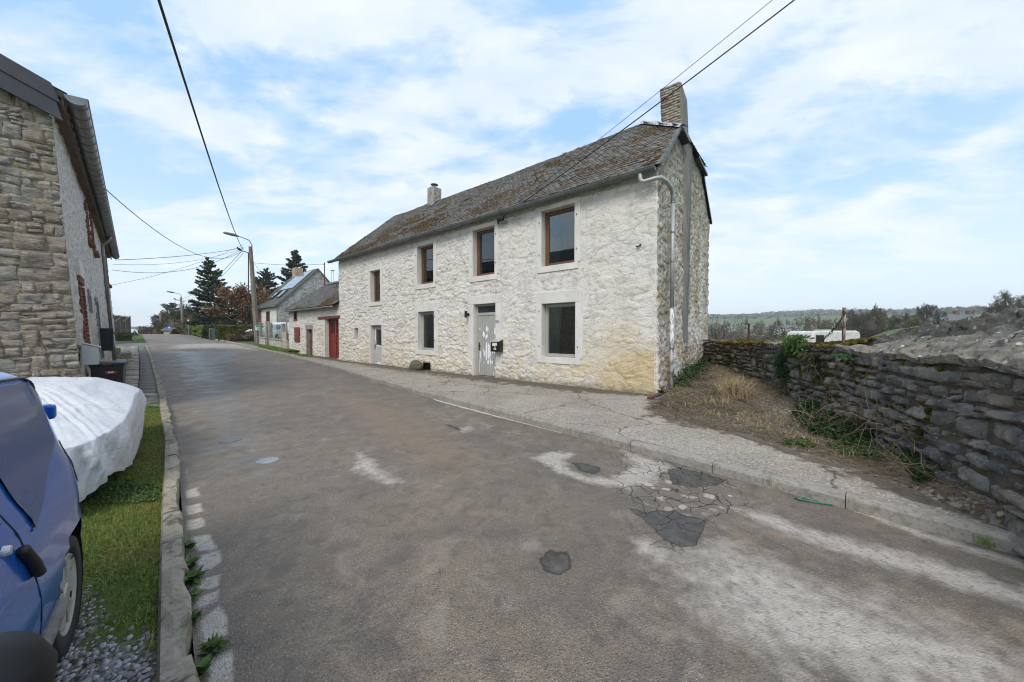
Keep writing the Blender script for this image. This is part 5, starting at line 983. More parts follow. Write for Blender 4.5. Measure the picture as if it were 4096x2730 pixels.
p_ = at(169.5, 334.3, 55); bs = thing('speed_hump_sign', 'square blue speed hump sign on the far crest of the street', 'road sign', p_, R(20)); q = MB(); q.seg((0, 0, -.2), (0, 0, 1.3), .035, n=8); q.build('post', GALV, bs); q = MB(); plate(q, [(-.24, -.05, .9), (.24, -.05, .9), (.24, -.05, 1.34), (-.24, -.05, 1.34)], .02); bp = q.build('blue_plate', SBLU, bs); q = MB(); plate(q, [(-.19, -.055, .98), (.19, -.055, .98), (.09, -.055, 1.08), (0, -.055, 1.26), (-.09, -.055, 1.08)], .004); q.build('white_triangle', SWH, bp)
p_ = at(134.8, 341.5, 28.5); bk = thing('sign_back', 'triangular road sign seen from its bare grey back on the left verge', 'road sign', p_, R(30)); q = MB(); q.seg((0, 0, -.1), (0, 0, .95), .03, n=8); q.build('post', GALV, bk); q = MB(); plate(q, tri(.5, .03, .5), .012); q.build('triangle_plate', plain('sign_back_grey', (.10, .10, .10), .6), bk)
q = MB(); e = Vector(b1); a_ = Vector(at(257.8, 328, Yp - .35)) - e; q.box(-.14, .14, -.02, 0., -.17, .17); sgn = q.build('sign_plate', SWH, pl1, bevel=.008); sgn.location = a_; sgn.rotation_euler = (0, 0, R(35))
q = MB(); q.box(-.12, .12, -.024, -.02, .05, .15); q.box(-.07, .07, -.024, -.02, -.13, -.1); q.lathe([(.0, -.022), (.05, -.022), (.05, -.024), (0, -.024)], (0, 0, -.02), 12, ax=1); q.build('green_field', SGR, sgn)
# ------------------------------------------------------------------ cables
CAB = plain('cable_black', (.018, .018, .02), .6, var=.1)
def cable(label, a, b_, sag, r=.012, n=24, grp='overhead cables'):
    a = Vector(a); b_ = Vector(b_); pts = [a.lerp(b_, i / n) - Vector((0, 0, sag * 4 * (i / n) * (1 - i / n))) for i in range(n + 1)]; q = MB(); q.tube(pts, r, 6); return tag(q.build('power_cable', CAB, None, True), label, 'cable', grp)
over = Vector(at(200, -2, 5.05)); dirv = (over - P1); far_ = over + dirv * .9
cable('thick cable running overhead from the near street pole toward the camera', P1 + Vector((-.35, -.3, -.25)), far_, 1.0, .016, 50)
# ================================================================== stone house on the left
LC = Vector((-7.69, 6.1, 0)); LANG = math.atan2(.671, -.741); LT = R(-3.0)
lh = thing('street_house', 'tall brown stone house with dark slate verge and big zinc gutter on the left kerb', 'house', LC, LANG); lh.rotation_euler = (LT, 0, LANG)
LM = Matrix.Translation(LC) @ (Matrix.Rotation(LANG, 4, 'Z') @ Matrix.Rotation(LT, 4, 'X')); LMI = LM.inverted()
def plL(u, v, y0=0.):
    r = ray(u, v); o = LMI @ Vector((0, 0, CZ)); d = LMI.to_3x3() @ Vector(r); k = (y0 - o.y) / d.y; return o + d * k
def c3(x, y): return plL((250 + x / 1.3288) / 4, (300 + y / 1.3288) / 4)
# ashlar gable: every block modelled
m = M('brown_ashlar'); p = m.obj(); a = m.sep(m.att('rnd')); n1 = m.noise(m.sc(p, 1, 1, 2.2), 6, 7, .68, .6); n2 = m.noise(m.sc(p, 1, .5, 3), 16, 6, .7, .8)
c = m.mix(a[0], (.215, .175, .135), (.345, .295, .235)); c = m.mix(m.ramp(a[1], [(.45, 0.), (.9, .8)]), c, (.31, .30, .275)); c = m.mix(m.ramp(a[2], [(.72, 0.), (.95, .7)]), c, (.31, .25, .215))
c = m.mix(m.ramp(n2, [(.52, 0.), (.64, .8)]), c, (.55, .53, .49)); c = m.mix(m.ramp(n1, [(.34, .7), (.48, 0.)]), c, (.09, .078, .068))
BROWNST = m.out(c, .9, m.bump(m.ma('ADD', n2, m.ma('MULTIPLY', n1, 1.6)), .022, 1.), spec=.2)
MORTAR = plain('yellow_mortar', (.36, .30, .195), .95, var=.3, scale=6, bump=.02)
o = stone_courses('gable_stones', BROWNST, lh, 5.2, lambda u: 5.58 + .48 * np.minimum(u, 3.6) - .48 * np.maximum(u - 3.6, 0), lambda u, z, h: np.stack([-.012 - h, u - .02, z], -1), (.12, .29), (.10, .27), 12, -.1, (.0, .022), .011, .30, .005, .018); fix_normals(o.data)
q = MB(); q.prism([(0.01, -.2), (7.2, -.2), (7.2, 5.6), (3.6, 7.3), (.01, 5.6)], 0, .012, .3); q.build('gable_mortar', MORTAR, lh)
m = M('weathered_limewash'); p = m.obj(); a = m.sep(m.att('st')); x = m.xyz(p); n1 = m.noise(p, .9, 6, .65, .5); n2 = m.noise(p, 9, 7, .72, .4)
c = m.mix(m.ramp(n2, [(.3, 0.), (.55, 1.)]), (.34, .30, .235), (.66, .65, .615)); c = m.mix(m.ma('MULTIPLY', m.ramp(m.ma('MULTIPLY_ADD', m.ma('SUBTRACT', n1, .5), 1.6, m.ma('MULTIPLY', m.ma('SUBTRACT', 3., x[2]), .2)), [(.1, 0.), (.6, 1.)]), .8), c, m.mix(m.ramp(n2, [(.3, 0.), (.6, 1.)]), (.16, .12, .07), (.42, .35, .23)))
c = m.mix(m.ramp(m.noise(p, 14, 5, .75, .5), [(.34, .7), (.44, 0.)]), c, (.10, .085, .06)); LIME = m.out(c, .92, m.bump(n2, .03, 1.), spec=.2)
_w = []
def wbox(xa, ya, xb, yb):
    A_, B_ = c3(xa, ya), c3(xb, yb); return (min(A_.x, B_.x), max(A_.x, B_.x), min(A_.z, B_.z), max(A_.z, B_.z))
LW = [wbox(117, 700, 136, 885), wbox(148, 760, 160, 935), wbox(229, 985, 240, 1115), wbox(100, 1120, 124, 1480), wbox(135, 1172, 150, 1262), wbox(182, 1210, 204, 1512), wbox(248, 1306, 259, 1368)]
hl_ = []
for w in LW: hl_.append((round(w[0], 2), round(max(w[1], w[0] + .35), 2), round(max(w[2], .1), 2), round(w[3], 2)))
lr = rubble(.34, .2, .03, 53, .3, 1.0)
masonry_wall('front_wall', LIME, lh, 0, 17.9, -.2, 5.66, .05, hl_, lambda u, z, h: np.stack([u, -h, z], -1), lr)
q = MB(); q.box(17.7, 17.9, 0.01, 7.2, -.2, 5.4); q.box(.3, 17.7, 7.0, 7.2, -.2, 5.4); q.build('rear_wall', LIME, lh)
BLUEG = plain('blue_grey_joinery', (.16, .20, .24), .6, var=.15)
OLDBR = plain('old_red_brick', (.20, .085, .055), .9, var=.45, scale=14, bump=.01)
for i, r in enumerate(hl_):
    a, b_, c_, d = r; q = MB()
    if i in (4, 5):
        q.box(a - .1, a, -.03, .2, c_, d); q.box(b_, b_ + .1, -.03, .2, c_, d); q.box(a - .1, b_ + .1, -.03, .2, d, d + .15); fm = BLUEG
    else:
        nb = int((d - c_) / .085)
        for k in range(nb): q.box(a - (.12 if k % 2 else .2), a, -.035, .22, c_ + k * .085, c_ + k * .085 + .075); q.box(b_, b_ + (.12 if k % 2 else .2), -.035, .22, c_ + k * .085, c_ + k * .085 + .075)
        q.box(a - .15, b_ + .15, -.04, .22, d, d + .14); fm = OLDBR
        if i < 3 or i == 6: q.box(a - .18, b_ + .18, -.12, .2, c_ - .1, c_)
    w = q.build('door' if i in (3, 5) else 'window', fm, lh); q = MB(); q.box(a, b_, .18, .2, c_, d); q.build('panel' if i in (3, 5) else 'pane', BLUEG if i == 5 else (REDW if i == 3 else GLASS), w)
q = MB(); r = hl_[3]; q.box(r[0] - .1, r[1] + .15, -.05, .02, r[3] + .14, r[3] + .5); q.build('lintel', CEM, lh)
# roof, slate verge, gutter
m = M('dark_verge_slate'); p = m.obj(); DSL = m.out(m.mix(m.ramp(m.noise(p, 3, 5, .6), [(.3, 0.), (.7, 1.)]), (.030, .034, .042), (.055, .060, .072)), .55, m.bump(m.noise(p, 30, 3), .004, .4), spec=.45)
sl = .48; EB = 5.76
q = MB(); q.prism([(-.16, EB - .16 * sl), (3.6, EB + 3.6 * sl), (7.5, EB - .3 * sl), (7.5, EB - .1 - .3 * sl), (3.6, EB - .12 + 3.6 * sl), (-.16, EB - .1 - .16 * sl)], 0, -.12, 18.0); lroof = q.build('roof', DSL, lh)
lv = np.array([0, 1, sl]) / math.hypot(1, sl); slates('slates', (-.12, -.2, EB - .09), (1, 0, 0), lv, 18.1, 3.9 * math.hypot(1, sl), SLATE2, lroof, tw=.3, tv=.22, seed=44)
g = random.Random(3); y = -.14; q = MB()
while y < 3.6:
    w = .92; y1 = min(y + w, 3.6)
    for (lo, hi, off) in ((-.52, -.22, .0), (-.24, .06, .018)):
        za, zb_ = EB + .02 + y * sl, EB + .02 + y1 * sl; k = .10 if lo < -.3 else .16
        q.add([(-.14 - off, y - k * 0, za + lo), (-.14 - off, y1, zb_ + lo), (-.14 - off, y1 + k * .5, zb_ + hi), (-.14 - off, y + k * .5, za + hi), (-.10 - off, y, za + lo), (-.10 - off, y1, zb_ + lo), (-.10 - off, y1 + k * .5, zb_ + hi), (-.10 - off, y + k * .5, za + hi)], [(0, 1, 2, 3), (7, 6, 5, 4), (0, 4, 5, 1), (1, 5, 6, 2), (2, 6, 7, 3), (3, 7, 4, 0)])
    y = y1 + .004
q.build('verge_slates', DSL, lroof)
q = MB()
for (yy, zz_) in ((0, 0),): q.box(-.1, 17.95, -.17, -.14, 5.46, 5.70); q.box(-.05, 17.9, -.14, .0, 5.52, 5.55)
q.build('soffit', plain('brown_soffit', (.16, .12, .085), .8, var=.3), lroof)
q = MB(); gc = (-.31, 5.63); gr = .13; arc = np.linspace(math.pi * .95, math.pi * 2.0, 12)
q.prism([(gc[0] + gr * math.cos(t), gc[1] + gr * math.sin(t)) for t in arc] + [(gc[0] + (gr - .01) * math.cos(t), gc[1] + (gr - .01) * math.sin(t)) for t in arc[::-1]], 0, -.2, 17.95)
q.prism([(gc[0] + gr * math.cos(t), gc[1] + gr * math.sin(t)) for t in arc], 0, -.205, -.19); q.seg((-.2, gc[0] - gr, gc[1] + .01), (17.95, gc[0] - gr, gc[1] + .01), .014, n=6)
lg = q.build('gutter', ZINC, lh)
each('gutter_seam', lambda q_: q_.tube([(0, (gr + .006) * math.cos(t), (gr + .006) * math.sin(t)) for t in arc], .008, 5), [(i * .42, gc[0], gc[1]) for i in range(43)], ZINC, lg)
dA = plL(98, 215, -.05); dB = plL(103, 300, -.05)
q = MB(); q.tube([(dA.x, gc[0], gc[1] - .1), (dA.x, -.28, 5.38), (dA.x, -.2, 5.26), (dA.x, -.09, 5.15), (dA.x, -.08, 4.9), (dA.x + .0, -.08, .05)], .052, 10); lp_ = q.build('downpipe', ZINC, lh, True)
each('clip', lambda q_: q_.lathe([(.055, -.025), (.064, -.025), (.064, .025), (.055, .025)], (0, 0, 0), 12), [(dA.x, -.08, z_) for z_ in (4.5, 3.5, 2.5, 1.4)], ZINC, lp_)
hk = plL(77.5, 167, -.03); q = MB(); q.tube([(hk.x, .0, hk.z + .25), (hk.x, -.1, hk.z + .2), (hk.x, -.1, hk.z - .1)], .02, 6); q.tube([(hk.x, -.1, hk.z + .05), (hk.x + .02, -.14, hk.z - .05), (hk.x, -.1, hk.z - .2), (hk.x - .02, -.06, hk.z - .05), (hk.x, -.1, hk.z + .05)], .03, 6); q.build('cable_anchor', BLACK, lh)
LWM = lambda x, y, z: LM @ Vector((x, y, z))
q = MB(); bb = plL((250 + 256 / 1.3288) / 4, (300 + 1402 / 1.3288) / 4, -.2); q.box(-.16, .16, -.24, .02, -.36, .34); o = q.build('wall_box', BLACK, None, bevel=.02); o.location = LWM(bb.x, -.02, bb.z); o.rotation_euler = (0, 0, LANG); tag(o, 'plain black box fixed at the far end of the left stone house', 'box')
pb = plL(84.6, 354.5, -.06); mbx = thing('wall_mailbox', 'plain grey sheet metal mailbox on the corner of the brown stone house', 'mailbox', LWM(pb.x, -.03, pb.z), LANG)
q = MB(); q.prism([(-.2, -.19), (-.2, .13), (0, .2), (0, -.19)], 0, -.14, .14); q.build('body', plain('mailbox_grey', (.40, .41, .42), .4, .2, .05), mbx, bevel=.006); q = MB(); q.add([(-.15, -.23, .125), (.15, -.23, .125), (.15, .0, .215), (-.15, .0, .215), (-.15, -.23, .14), (.15, -.23, .14), (.15, 0, .23), (-.15, 0, .23)], [(0, 3, 2, 1), (4, 5, 6, 7), (0, 1, 5, 4), (1, 2, 6, 5), (2, 3, 7, 6), (3, 0, 4, 7)]); q.build('lid', plain('mailbox_lid_grey', (.34, .35, .36), .4, .2, .05), mbx)
q = MB(); sp = at(121, 356, 17.2); zc_ = float(zy(17.2)); q.box(-.9, .5, -.35, .35, -.2, .26); q.box(-.9, -.1, .0, .35, .26, .5); o = q.build('doorstep', KERBL, None, bevel=.02); o.location = (sp[0], 17.2, zc_ + .05); o.rotation_euler = (0, 0, LANG + math.pi / 2 * 0); tag(o, 'old stone doorsteps against the far end of the left stone house', 'steps')
# ================================================================== wheelie bin
bp_ = at(109, 361, 7.2); BR_ = math.atan2(.69, .724); wb = thing('wheelie_bin', 'black wheelie bin with red and white sticker standing on the flagged path', 'bin', (bp_[0], 7.2, float(zy(7.2)) + .06), BR_)
PLB = plain('bin_plastic', (.016, .017, .019), .38, var=.15); bz = bp_[2] - (float(zy(7.2)) + .06)
q = MB(); q.add([(-.19, -.21, .06), (.19, -.21, .06), (.19, .18, .06), (-.19, .18, .06), (-.225, -.26, bz - .07), (.225, -.26, bz - .07), (.225, .25, bz - .07), (-.225, .25, bz - .07)], [(0, 3, 2, 1), (4, 5, 6, 7), (0, 1, 5, 4), (1, 2, 6, 5), (2, 3, 7, 6), (3, 0, 4, 7)]); q.box(-.24, .24, -.275, .26, bz - .11, bz - .07); q.build('body', PLB, wb, bevel=.018)
q = MB(); q.prism([(-.29, bz - .07), (-.29, bz - .035), (-.2, bz - .012), (.1, bz), (.28, bz - .03), (.28, bz - .07)], 0, -.25, .25); q.seg((-.2, .29, bz - .05), (.2, .29, bz - .05), .016, n=8); lid = q.build('lid', PLB, wb, bevel=.012)
q = MB(); q.tube([(-.05, -.292, bz - .05), (-.03, -.294, bz - .065), (0, -.295, bz - .07), (.03, -.294, bz - .065), (.05, -.292, bz - .05)], .006, 5); q.build('red_tab', SRED, lid)
for sx_ in (-1, 1):
    q = MB(); q.lathe([(.03, -.02), (.095, -.025), (.1, 0), (.095, .025), (.03, .02)], (sx_ * .2, .22, .1), 16, ax=0); q.build('wheel', BLACK, wb, True)
q = MB(); q.add([(-.03, -.2555, bz - .245), (.13, -.2555, bz - .245), (.13, -.2570, bz - .20), (-.03, -.2570, bz - .20), (-.03, -.249, bz - .245), (.13, -.249, bz - .245), (.13, -.249, bz - .20), (-.03, -.249, bz - .20)], [(0, 1, 2, 3), (7, 6, 5, 4), (0, 4, 5, 1), (1, 5, 6, 2), (2, 6, 7, 3), (3, 7, 4, 0)]); stk = q.build('sticker', SRED, wb); stk.location = (0, .004, 0)
text_mesh('ILO', .05, SWH, stk, (.05, -.2592, bz - .2225), (R(90), 0, 0), bold=.002)
# ================================================================== cars
m = M('blue_car_paint'); p = m.obj(); n1 = m.noise(m.sc(p, 9, 9, 1.2), 9, 5, .65, .3); n2 = m.noise(p, 2.2, 4, .6); x = m.xyz(p)
c = m.mix(m.ramp(n2, [(.3, 0.), (.7, 1.)]), (.003, .085, .36), (.006, .125, .47)); dirt = m.ma('MULTIPLY', m.ramp(n1, [(.40, 0.), (.72, 1.)]), m.ramp(x[2], [(.0, .75), (.5, .55), (1., .3), (1.3, .05)])); c = m.mix(m.ma('MULTIPLY', dirt, .30), c, (.16, .18, .21))
BLUE = m.out(c, m.ma('MULTIPLY_ADD', dirt, .3, .12), None, spec=.5, **{'Coat Weight': .35, 'Coat Roughness': .05})
m = M('dirty_blue_panel'); p = m.obj(); n1 = m.noise(m.sc(p, 10, 10, .9), 11, 5, .65, .3); n2 = m.noise(p, 3, 5, .6); x = m.xyz(p)
c = m.mix(m.ramp(n1, [(.35, 0.), (.7, 1.)]), (.008, .045, .17), (.05, .105, .235)); c = m.mix(m.ramp(n2, [(.5, 0.), (.75, .5)]), c, (.012, .05, .18)); BLUEP = m.out(c, .11, None, spec=.5)
WCAR = plain('white_car_paint', (.62, .63, .64), .25, var=.03); TYRE = plain('tyre_rubber', (.02, .02, .02), .8, var=.3, scale=20, bump=.003); RIM = plain('silver_hubcap', (.42, .41, .38), .42, .25, .2, 6); BUMP = plain('grey_black_plastic', (.014, .014, .015), .5, var=.25, scale=5); CARG = plain('car_glass', (.012, .014, .016), .05, var=.2, spec=.8); LENS = plain('lamp_lens', (.55, .56, .58), .12, .3, .1); RUB = plain('dusty_rubbing_strip', (.15, .14, .13), .6, var=.35, scale=25, bump=.004)
class Car:
    def __init__(s, L, W_, zt, g, z0=.2, arch=.33, wx=(.42, 2.76), wr=.275, r=.16, tail=.09, nose=.16, sc=1.):
        s.L, s.W, s.zt, s.g, s.z0, s.arch, s.wx, s.wr, s.r, s.tail, s.nose, s.sc = L, W_ / 2, np.array(zt), np.array(g), z0, arch, wx, wr, r, tail, nose, sc
    def w(s, x): return s.W * (1 - s.tail * np.clip((.4 - x) / .4, 0, 1) ** 2.2 - s.nose * np.clip((x - s.L + .8) / .8, 0, 1) ** 2)
    def top(s, x): return np.interp(x, s.zt[:, 0], s.zt[:, 1])
    def y(s, x, z):
        zt = s.top(x); zs = zt - s.r; ys = s.w(x) * np.interp(np.minimum(z, zs), s.g[:, 0], s.g[:, 1]); t = np.clip((z - zs) / s.r, 0, 1); return ys * (1 - t ** 2.3) ** (1 / 2.3)
    def body(s, name, mat, par):
        xs = np.concatenate([np.linspace(0, .5, 26), np.linspace(.52, s.L - .3, 70), np.linspace(s.L - .28, s.L, 14)]); rows = []
        for x in xs:
            zt = float(s.top(x)); zs = max(zt - s.r, s.z0 + .05); zz_ = np.concatenate([np.linspace(s.z0, zs, 26), zs + (zt - zs) * np.sin(np.linspace(0, math.pi / 2, 16))[1:]]); yy = s.y(np.full(zz_.shape, x), zz_); yy[-1] = 0
            rows.append(np.concatenate([np.stack([np.full(zz_.shape, x), yy, zz_], -1), np.stack([np.full(zz_.shape, x), -yy, zz_], -1)[::-1][1:]]))
        P = np.array(rows); n = P.shape[1]; C_ = (P[:-1, :-1] + P[1:, 1:]) / 2; keep = np.ones(C_.shape[:2], bool)
        for wx in s.wx: keep &= ~((np.hypot(C_[..., 0] - wx, C_[..., 2] - s.wr) < s.arch) & (np.abs(C_[..., 1]) > s.W * .6))
        o = np_mesh(name, P.reshape(-1, 3), grid_faces(n, len(xs), keep), mat, par); bm = bmesh.new(); bm.from_mesh(o.data)
        bm.verts.ensure_lookup_table(); bm.faces.new([bm.verts[i] for i in range(n)][::-1]); bm.faces.new([bm.verts[len(xs) * n - n + i] for i in range(n)]); bmesh.ops.recalc_face_normals(bm, faces=bm.faces); bm.to_mesh(o.data); bm.free(); return o
    def patch(s, name, quad, mat, par, off=.004, side=1, n=14, edge=None):
        q4 = np.array(quad, float); a = np.linspace(0, 1, n); U, T = np.meshgrid(a, a, indexing='ij'); XZ = (q4[0] * ((1 - U) * (1 - T))[..., None] + q4[1] * (U * (1 - T))[..., None] + q4[2] * (U * T)[..., None] + q4[3] * ((1 - U) * T)[..., None])
        yy = (s.y(XZ[..., 0], XZ[..., 1]) + off) * side; return np_mesh(name, np.stack([XZ[..., 0], yy, XZ[..., 1]], -1).reshape(-1, 3), grid_faces(n, n), mat, par)
    def strip(s, name, pts, r, mat, par, off=.0, side=1, n=24, nn=6):
        P = np.array(pts, float); t = np.linspace(0, len(P) - 1, n); x = np.interp(t, range(len(P)), P[:, 0]); z = np.interp(t, range(len(P)), P[:, 1]); y = (s.y(x, z) + off) * side; q = MB(); q.tube([(float(a), float(b_), float(c_)) for a, b_, c_ in zip(x, y, z)], r, nn); return q.build(name, mat, par, True)
    def wheels(s, par, spoke=6, rim=RIM):
        for wx in s.wx:
            for sd_ in (1, -1):
                q = MB(); w2 = .09; R_ = s.wr; q.lathe([(R_ * .66, -w2), (R_ * .92, -w2), (R_, -w2 * .6), (R_ * 1.0, w2 * .6), (R_ * .93, w2), (R_ * .68, w2 * .95), (R_ * .64, w2 * .5), (R_ * .66, -w2)], (0, 0, 0), 36, ax=1); ty = q.build('tyre', TYRE, None, True)
                root = ty; root.name = 'wheel'; root.parent = par; root.location = (wx, sd_ * (s.W - .115), s.wr)
                q = MB(); q.lathe([(.0, sd_ * .085), (R_ * .16, sd_ * .085), (R_ * .2, sd_ * .07)], (0, 0, 0), 24, ax=1); q.lathe([(R_ * .55, sd_ * .075), (R_ * .64, sd_ * .085), (R_ * .68, sd_ * .07), (R_ * .6, sd_ * .03)], (0, 0, 0), 36, ax=1)
                for k in range(spoke):
                    t = 2 * math.pi * k / spoke; d0 = .42; pts = [(R_ * .15, t - .5), (R_ * .58, t - d0 * .8), (R_ * .58, t + d0 * .8), (R_ * .15, t + .5)]
                    q.add([(r_ * math.cos(tt), sd_ * .08, r_ * math.sin(tt)) for r_, tt in pts] + [(r_ * math.cos(tt), sd_ * .05, r_ * math.sin(tt)) for r_, tt in pts], [(0, 1, 2, 3), (7, 6, 5, 4), (0, 4, 5, 1), (1, 5, 6, 2), (2, 6, 7, 3), (3, 7, 4, 0)])
                q.lathe([(0, sd_ * .03), (R_ * .62, sd_ * .03)], (0, 0, 0), 24, ax=1); q.build('rim', rim, root)
    def liner(s, par):
        q = MB()
        for wx in s.wx:
            for sd_ in (1, -1): q.lathe([(.02, sd_ * s.W * .55), (s.arch * .99, sd_ * s.W * .55), (s.arch * 1.0, sd_ * (s.W - .03))], (wx, 0, s.wr), 24, ax=1)
        q.box(.2, s.L - .2, -s.W * .9, s.W * .9, s.z0 - .02, s.z0 + .03); return q.build('underbody', BUMP, par)
g = [(.15, .90), (.24, .955), (.34, .985), (.48, 1.0), (.56, 1.002), (.62, .993), (.72, .99), (.84, .965), (.93, .925), (1.02, .90), (1.15, .86), (1.3, .80), (1.45, .74)]
bc = Car(3.45, 1.6, [(0, 1.16), (.03, 1.26), (.07, 1.325), (.13, 1.375), (.22, 1.41), (.36, 1.435), (.8, 1.46), (1.3, 1.46), (1.8, 1.41), (2.1, 1.24), (2.45, 1.0), (2.6, .93), (3.0, .86), (3.3, .74), (3.42, .62), (3.45, .5)], g)
o3 = np.array([-.69, .724]) * 3.06 + np.array([.724, .69]) * -1.2; bcar = thing('parked_car', 'blue small van with dusty side panels parked on the verge nearest the camera', 'car', (o3[0], o3[1], .03), math.atan2(-.724, .69))
bc.body('body', BLUE, bcar); bc.wheels(bcar); bc.liner(bcar)
bc.patch('side_panel', [(.22, 1.29), (.34, .995), (.93, .80), (1.06, 1.31)], BLUEP, bcar, .006); bc.strip('panel_seal', [(1.06, 1.32), (.7, 1.33), (.32, 1.315), (.235, 1.29), (.225, 1.25)], .006, BLACK, bcar, .004)
bc.strip('panel_lip', [(.225, 1.25), (.29, 1.1), (.345, .99), (.6, .905), (.92, .80), (.95, .80)], .004, BLUE, bcar, .002); bc.patch('side_panel', [(.22, 1.29), (.34, .995), (.93, .80), (1.06, 1.31)], BLUEP, bcar, .006, -1)
bc.patch('door_window', [(1.16, 1.24), (1.12, .90), (2.25, .92), (1.85, 1.24)], CARG, bcar, .005); bc.patch('door_window', [(1.16, 1.24), (1.12, .90), (2.25, .92), (1.85, 1.24)], CARG, bcar, .005, -1)
bc.strip('door_seam', [(1.12, 1.30), (1.10, 1.0), (1.05, .78), (.99, .62), (.97, .42), (1.0, .26)], .0035, BLACK, bcar, -.001); bc.strip('door_seam', [(2.3, .95), (2.36, .7), (2.34, .28)], .006, BLACK, bcar, -.001)
bc.strip('rubbing_strip', [(.76, .40), (.9, .39), (1.5, .37), (2.4, .37)], .026, RUB, bcar, .012, nn=8)
bc.strip('door_handle', [(1.115, .80), (1.09, .76), (1.05, .70), (1.02, .665)], .016, BUMP, bcar, .014, nn=10)
q = MB(); yl = float(bc.y(np.array(1.2), np.array(.84))); q.lathe([(0, .012), (.014, .012), (.017, 0), (.017, -.005)], (1.19, yl + .004, .835), 14, ax=1); q.build('door_lock', LENS, bcar)
q = MB(); q.lathe([(0, 0)], (0, 0, 0), 3)
q = MB(); yh = float(bc.y(np.array(.05), np.array(1.08))); q.box(-.015, .03, yh - .05, yh + .022, 1.06, 1.14); q.build('rear_hinge', BLUE, bcar, bevel=.015)
def mirror_mesh(sy):
    q = MB(); tq = np.linspace(-1, 1, 22); q.tube([(2.12 - .03 * t, sy * (.915 + .115 * t), .955 + .012 * t) for t in tq], [max(.004, .098 * (1 - abs(t) ** 3.2) ** .5) for t in tq], 36); q.v = [(2.12 + (x - 2.12) * .9, y, .955 + (z - .955) * .82) for x, y, z in q.v]; q.tube([(2.12, sy * .74, .90), (2.12, sy * .84, .935)], [.05, .035], 14); return q.build('wing_mirror', MIRB, bcar, True)
MIRB = plain('mirror_black_plastic', (.008, .008, .009), .5, var=.25, scale=9, spec=.3); mo = mirror_mesh(1)
mirror_mesh(-1)
def rbump(q, x0, z0_, z1_, car, dx): 
    xs = np.linspace(-1, 1, 25)
    for zz_, e in ((z0_, 0),): q.tube([(x0 + dx * (1 - abs(t) ** 3.) + (.28 * max(0, abs(t) - .86) / .14 * (1 if dx < 0 else -1)), t * car.W * .89, (z0_ + z1_) / 2) for t in xs], (z1_ - z0_) / 2, 10)
q = MB(); rbump(q, .05, .36, .50, bc, -.05); q.build('bumper', BUMP, bcar, True); q = MB(); rbump(q, 3.40, .28, .5, bc, .07); q.build('bumper', BUMP, bcar, True)
for sd_ in (1, -1):
    q = MB(); q.lathe([(.0, .05), (.08, .03), (.1, -.05)], (3.33, sd_ * .5, .66), 16, ax=0); q.build('headlight', LENS, bcar, True)
    bc.patch('tail_lamp', [(.01, .95), (.01, .72), (.14, .72), (.10, .95)], SRED, bcar, .006, sd_)
q = MB(); ws_ = []
for i in range(8):
    f = i / 7; x = 1.84 + (2.42 - 1.84) * f; z = float(bc.top(x)) + .006; yy = float(bc.w(np.array(x))) * (.60 + .14 * f); ws_ += [(x, -yy, z - .05), (x, 0, z), (x, yy, z - .05)]
q.add(ws_, [(i * 3 + k2, i * 3 + k2 + 1, i * 3 + k2 + 4, i * 3 + k2 + 3) for i in range(7) for k2 in (0, 1)]); q.build('windscreen', CARG, bcar, True)
# white cars beyond the garden wall
g2_ = [(.2, .92), (.45, 1.), (.75, 1.), (.95, .97), (1.1, .9), (1.3, .82), (1.6, .74)]
def white_car(label, loc, rz, suv=True):
    h_ = 1.62 if suv else 1.45; k = h_ / 1.62
    cz = [(0, .95 * k), (.08, 1.15 * k), (.35, 1.5 * k), (.7, 1.58 * k), (1.6, 1.62 * k), (2.3, 1.58 * k), (2.75, 1.38 * k), (3.2, 1.08 * k), (3.4, 1.02 * k), (4.0, .96 * k), (4.25, .82 * k), (4.32, .6 * k)]
    c_ = Car(4.32, 1.8, cz, g2_, .26, .38, (.85, 3.45), .33, .2); t = thing('white_car', label, 'car', loc, rz, 'white cars beyond the crossing'); c_.body('body', WCAR, t); c_.wheels(t, 5); c_.liner(t)
    for sd_ in (1, -1):
        c_.patch('window', [(.45, 1.38 * k), (.35, 1.05 * k), (1.25, 1.02 * k), (1.25, 1.42 * k)], CARG, t, .006, sd_); c_.patch('window', [(1.32, 1.42 * k), (1.32, 1.02 * k), (2.1, 1.02 * k), (2.08, 1.42 * k)], CARG, t, .006, sd_); c_.patch('window', [(2.15, 1.42 * k), (2.17, 1.02 * k), (3.0, 1.02 * k), (2.5, 1.38 * k)], CARG, t, .006, sd_)
        q = MB(); q.box(2.75, 2.9, sd_ * .9 - .1, sd_ * .9 + .1, 1.0, 1.14); q.build('mirror', WCAR, t, bevel=.03)
        q = MB(); q.box(4.1, 4.27, sd_ * .62 - .17, sd_ * .62 + .17, .72, .82); q.build('headlight', LENS, t, bevel=.02)
    q = MB(); ws_ = []
    for i in range(8):
        f = i / 7; x = 2.42 + (3.2 - 2.42) * f; z = float(c_.top(x)) + .006; yy = float(c_.w(np.array(x))) * (.66 + .14 * f); ws_ += [(x, -yy, z - .05), (x, 0, z), (x, yy, z - .05)]
    q.add(ws_, [(i * 3 + k2, i * 3 + k2 + 1, i * 3 + k2 + 4, i * 3 + k2 + 3) for i in range(7) for k2 in (0, 1)]); q.build('windscreen', CARG, t, True)
    q = MB(); q.box(4.24, 4.36, -.55, .55, .5, .68); q.box(4.22, 4.37, -.7, .7, .27, .42); q.build('grille', BUMP, t, bevel=.02); q = MB(); q.box(4.36, 4.375, -.26, .26, .44, .54); q.build('number_plate', SWH, t)
    return t
w1 = loc2w(-29.2, 2.6); white_car('white car seen side-on through the glass of the garden wall', (w1.x, w1.y, float(zy(w1.y)) - .05), ANG + R(180))
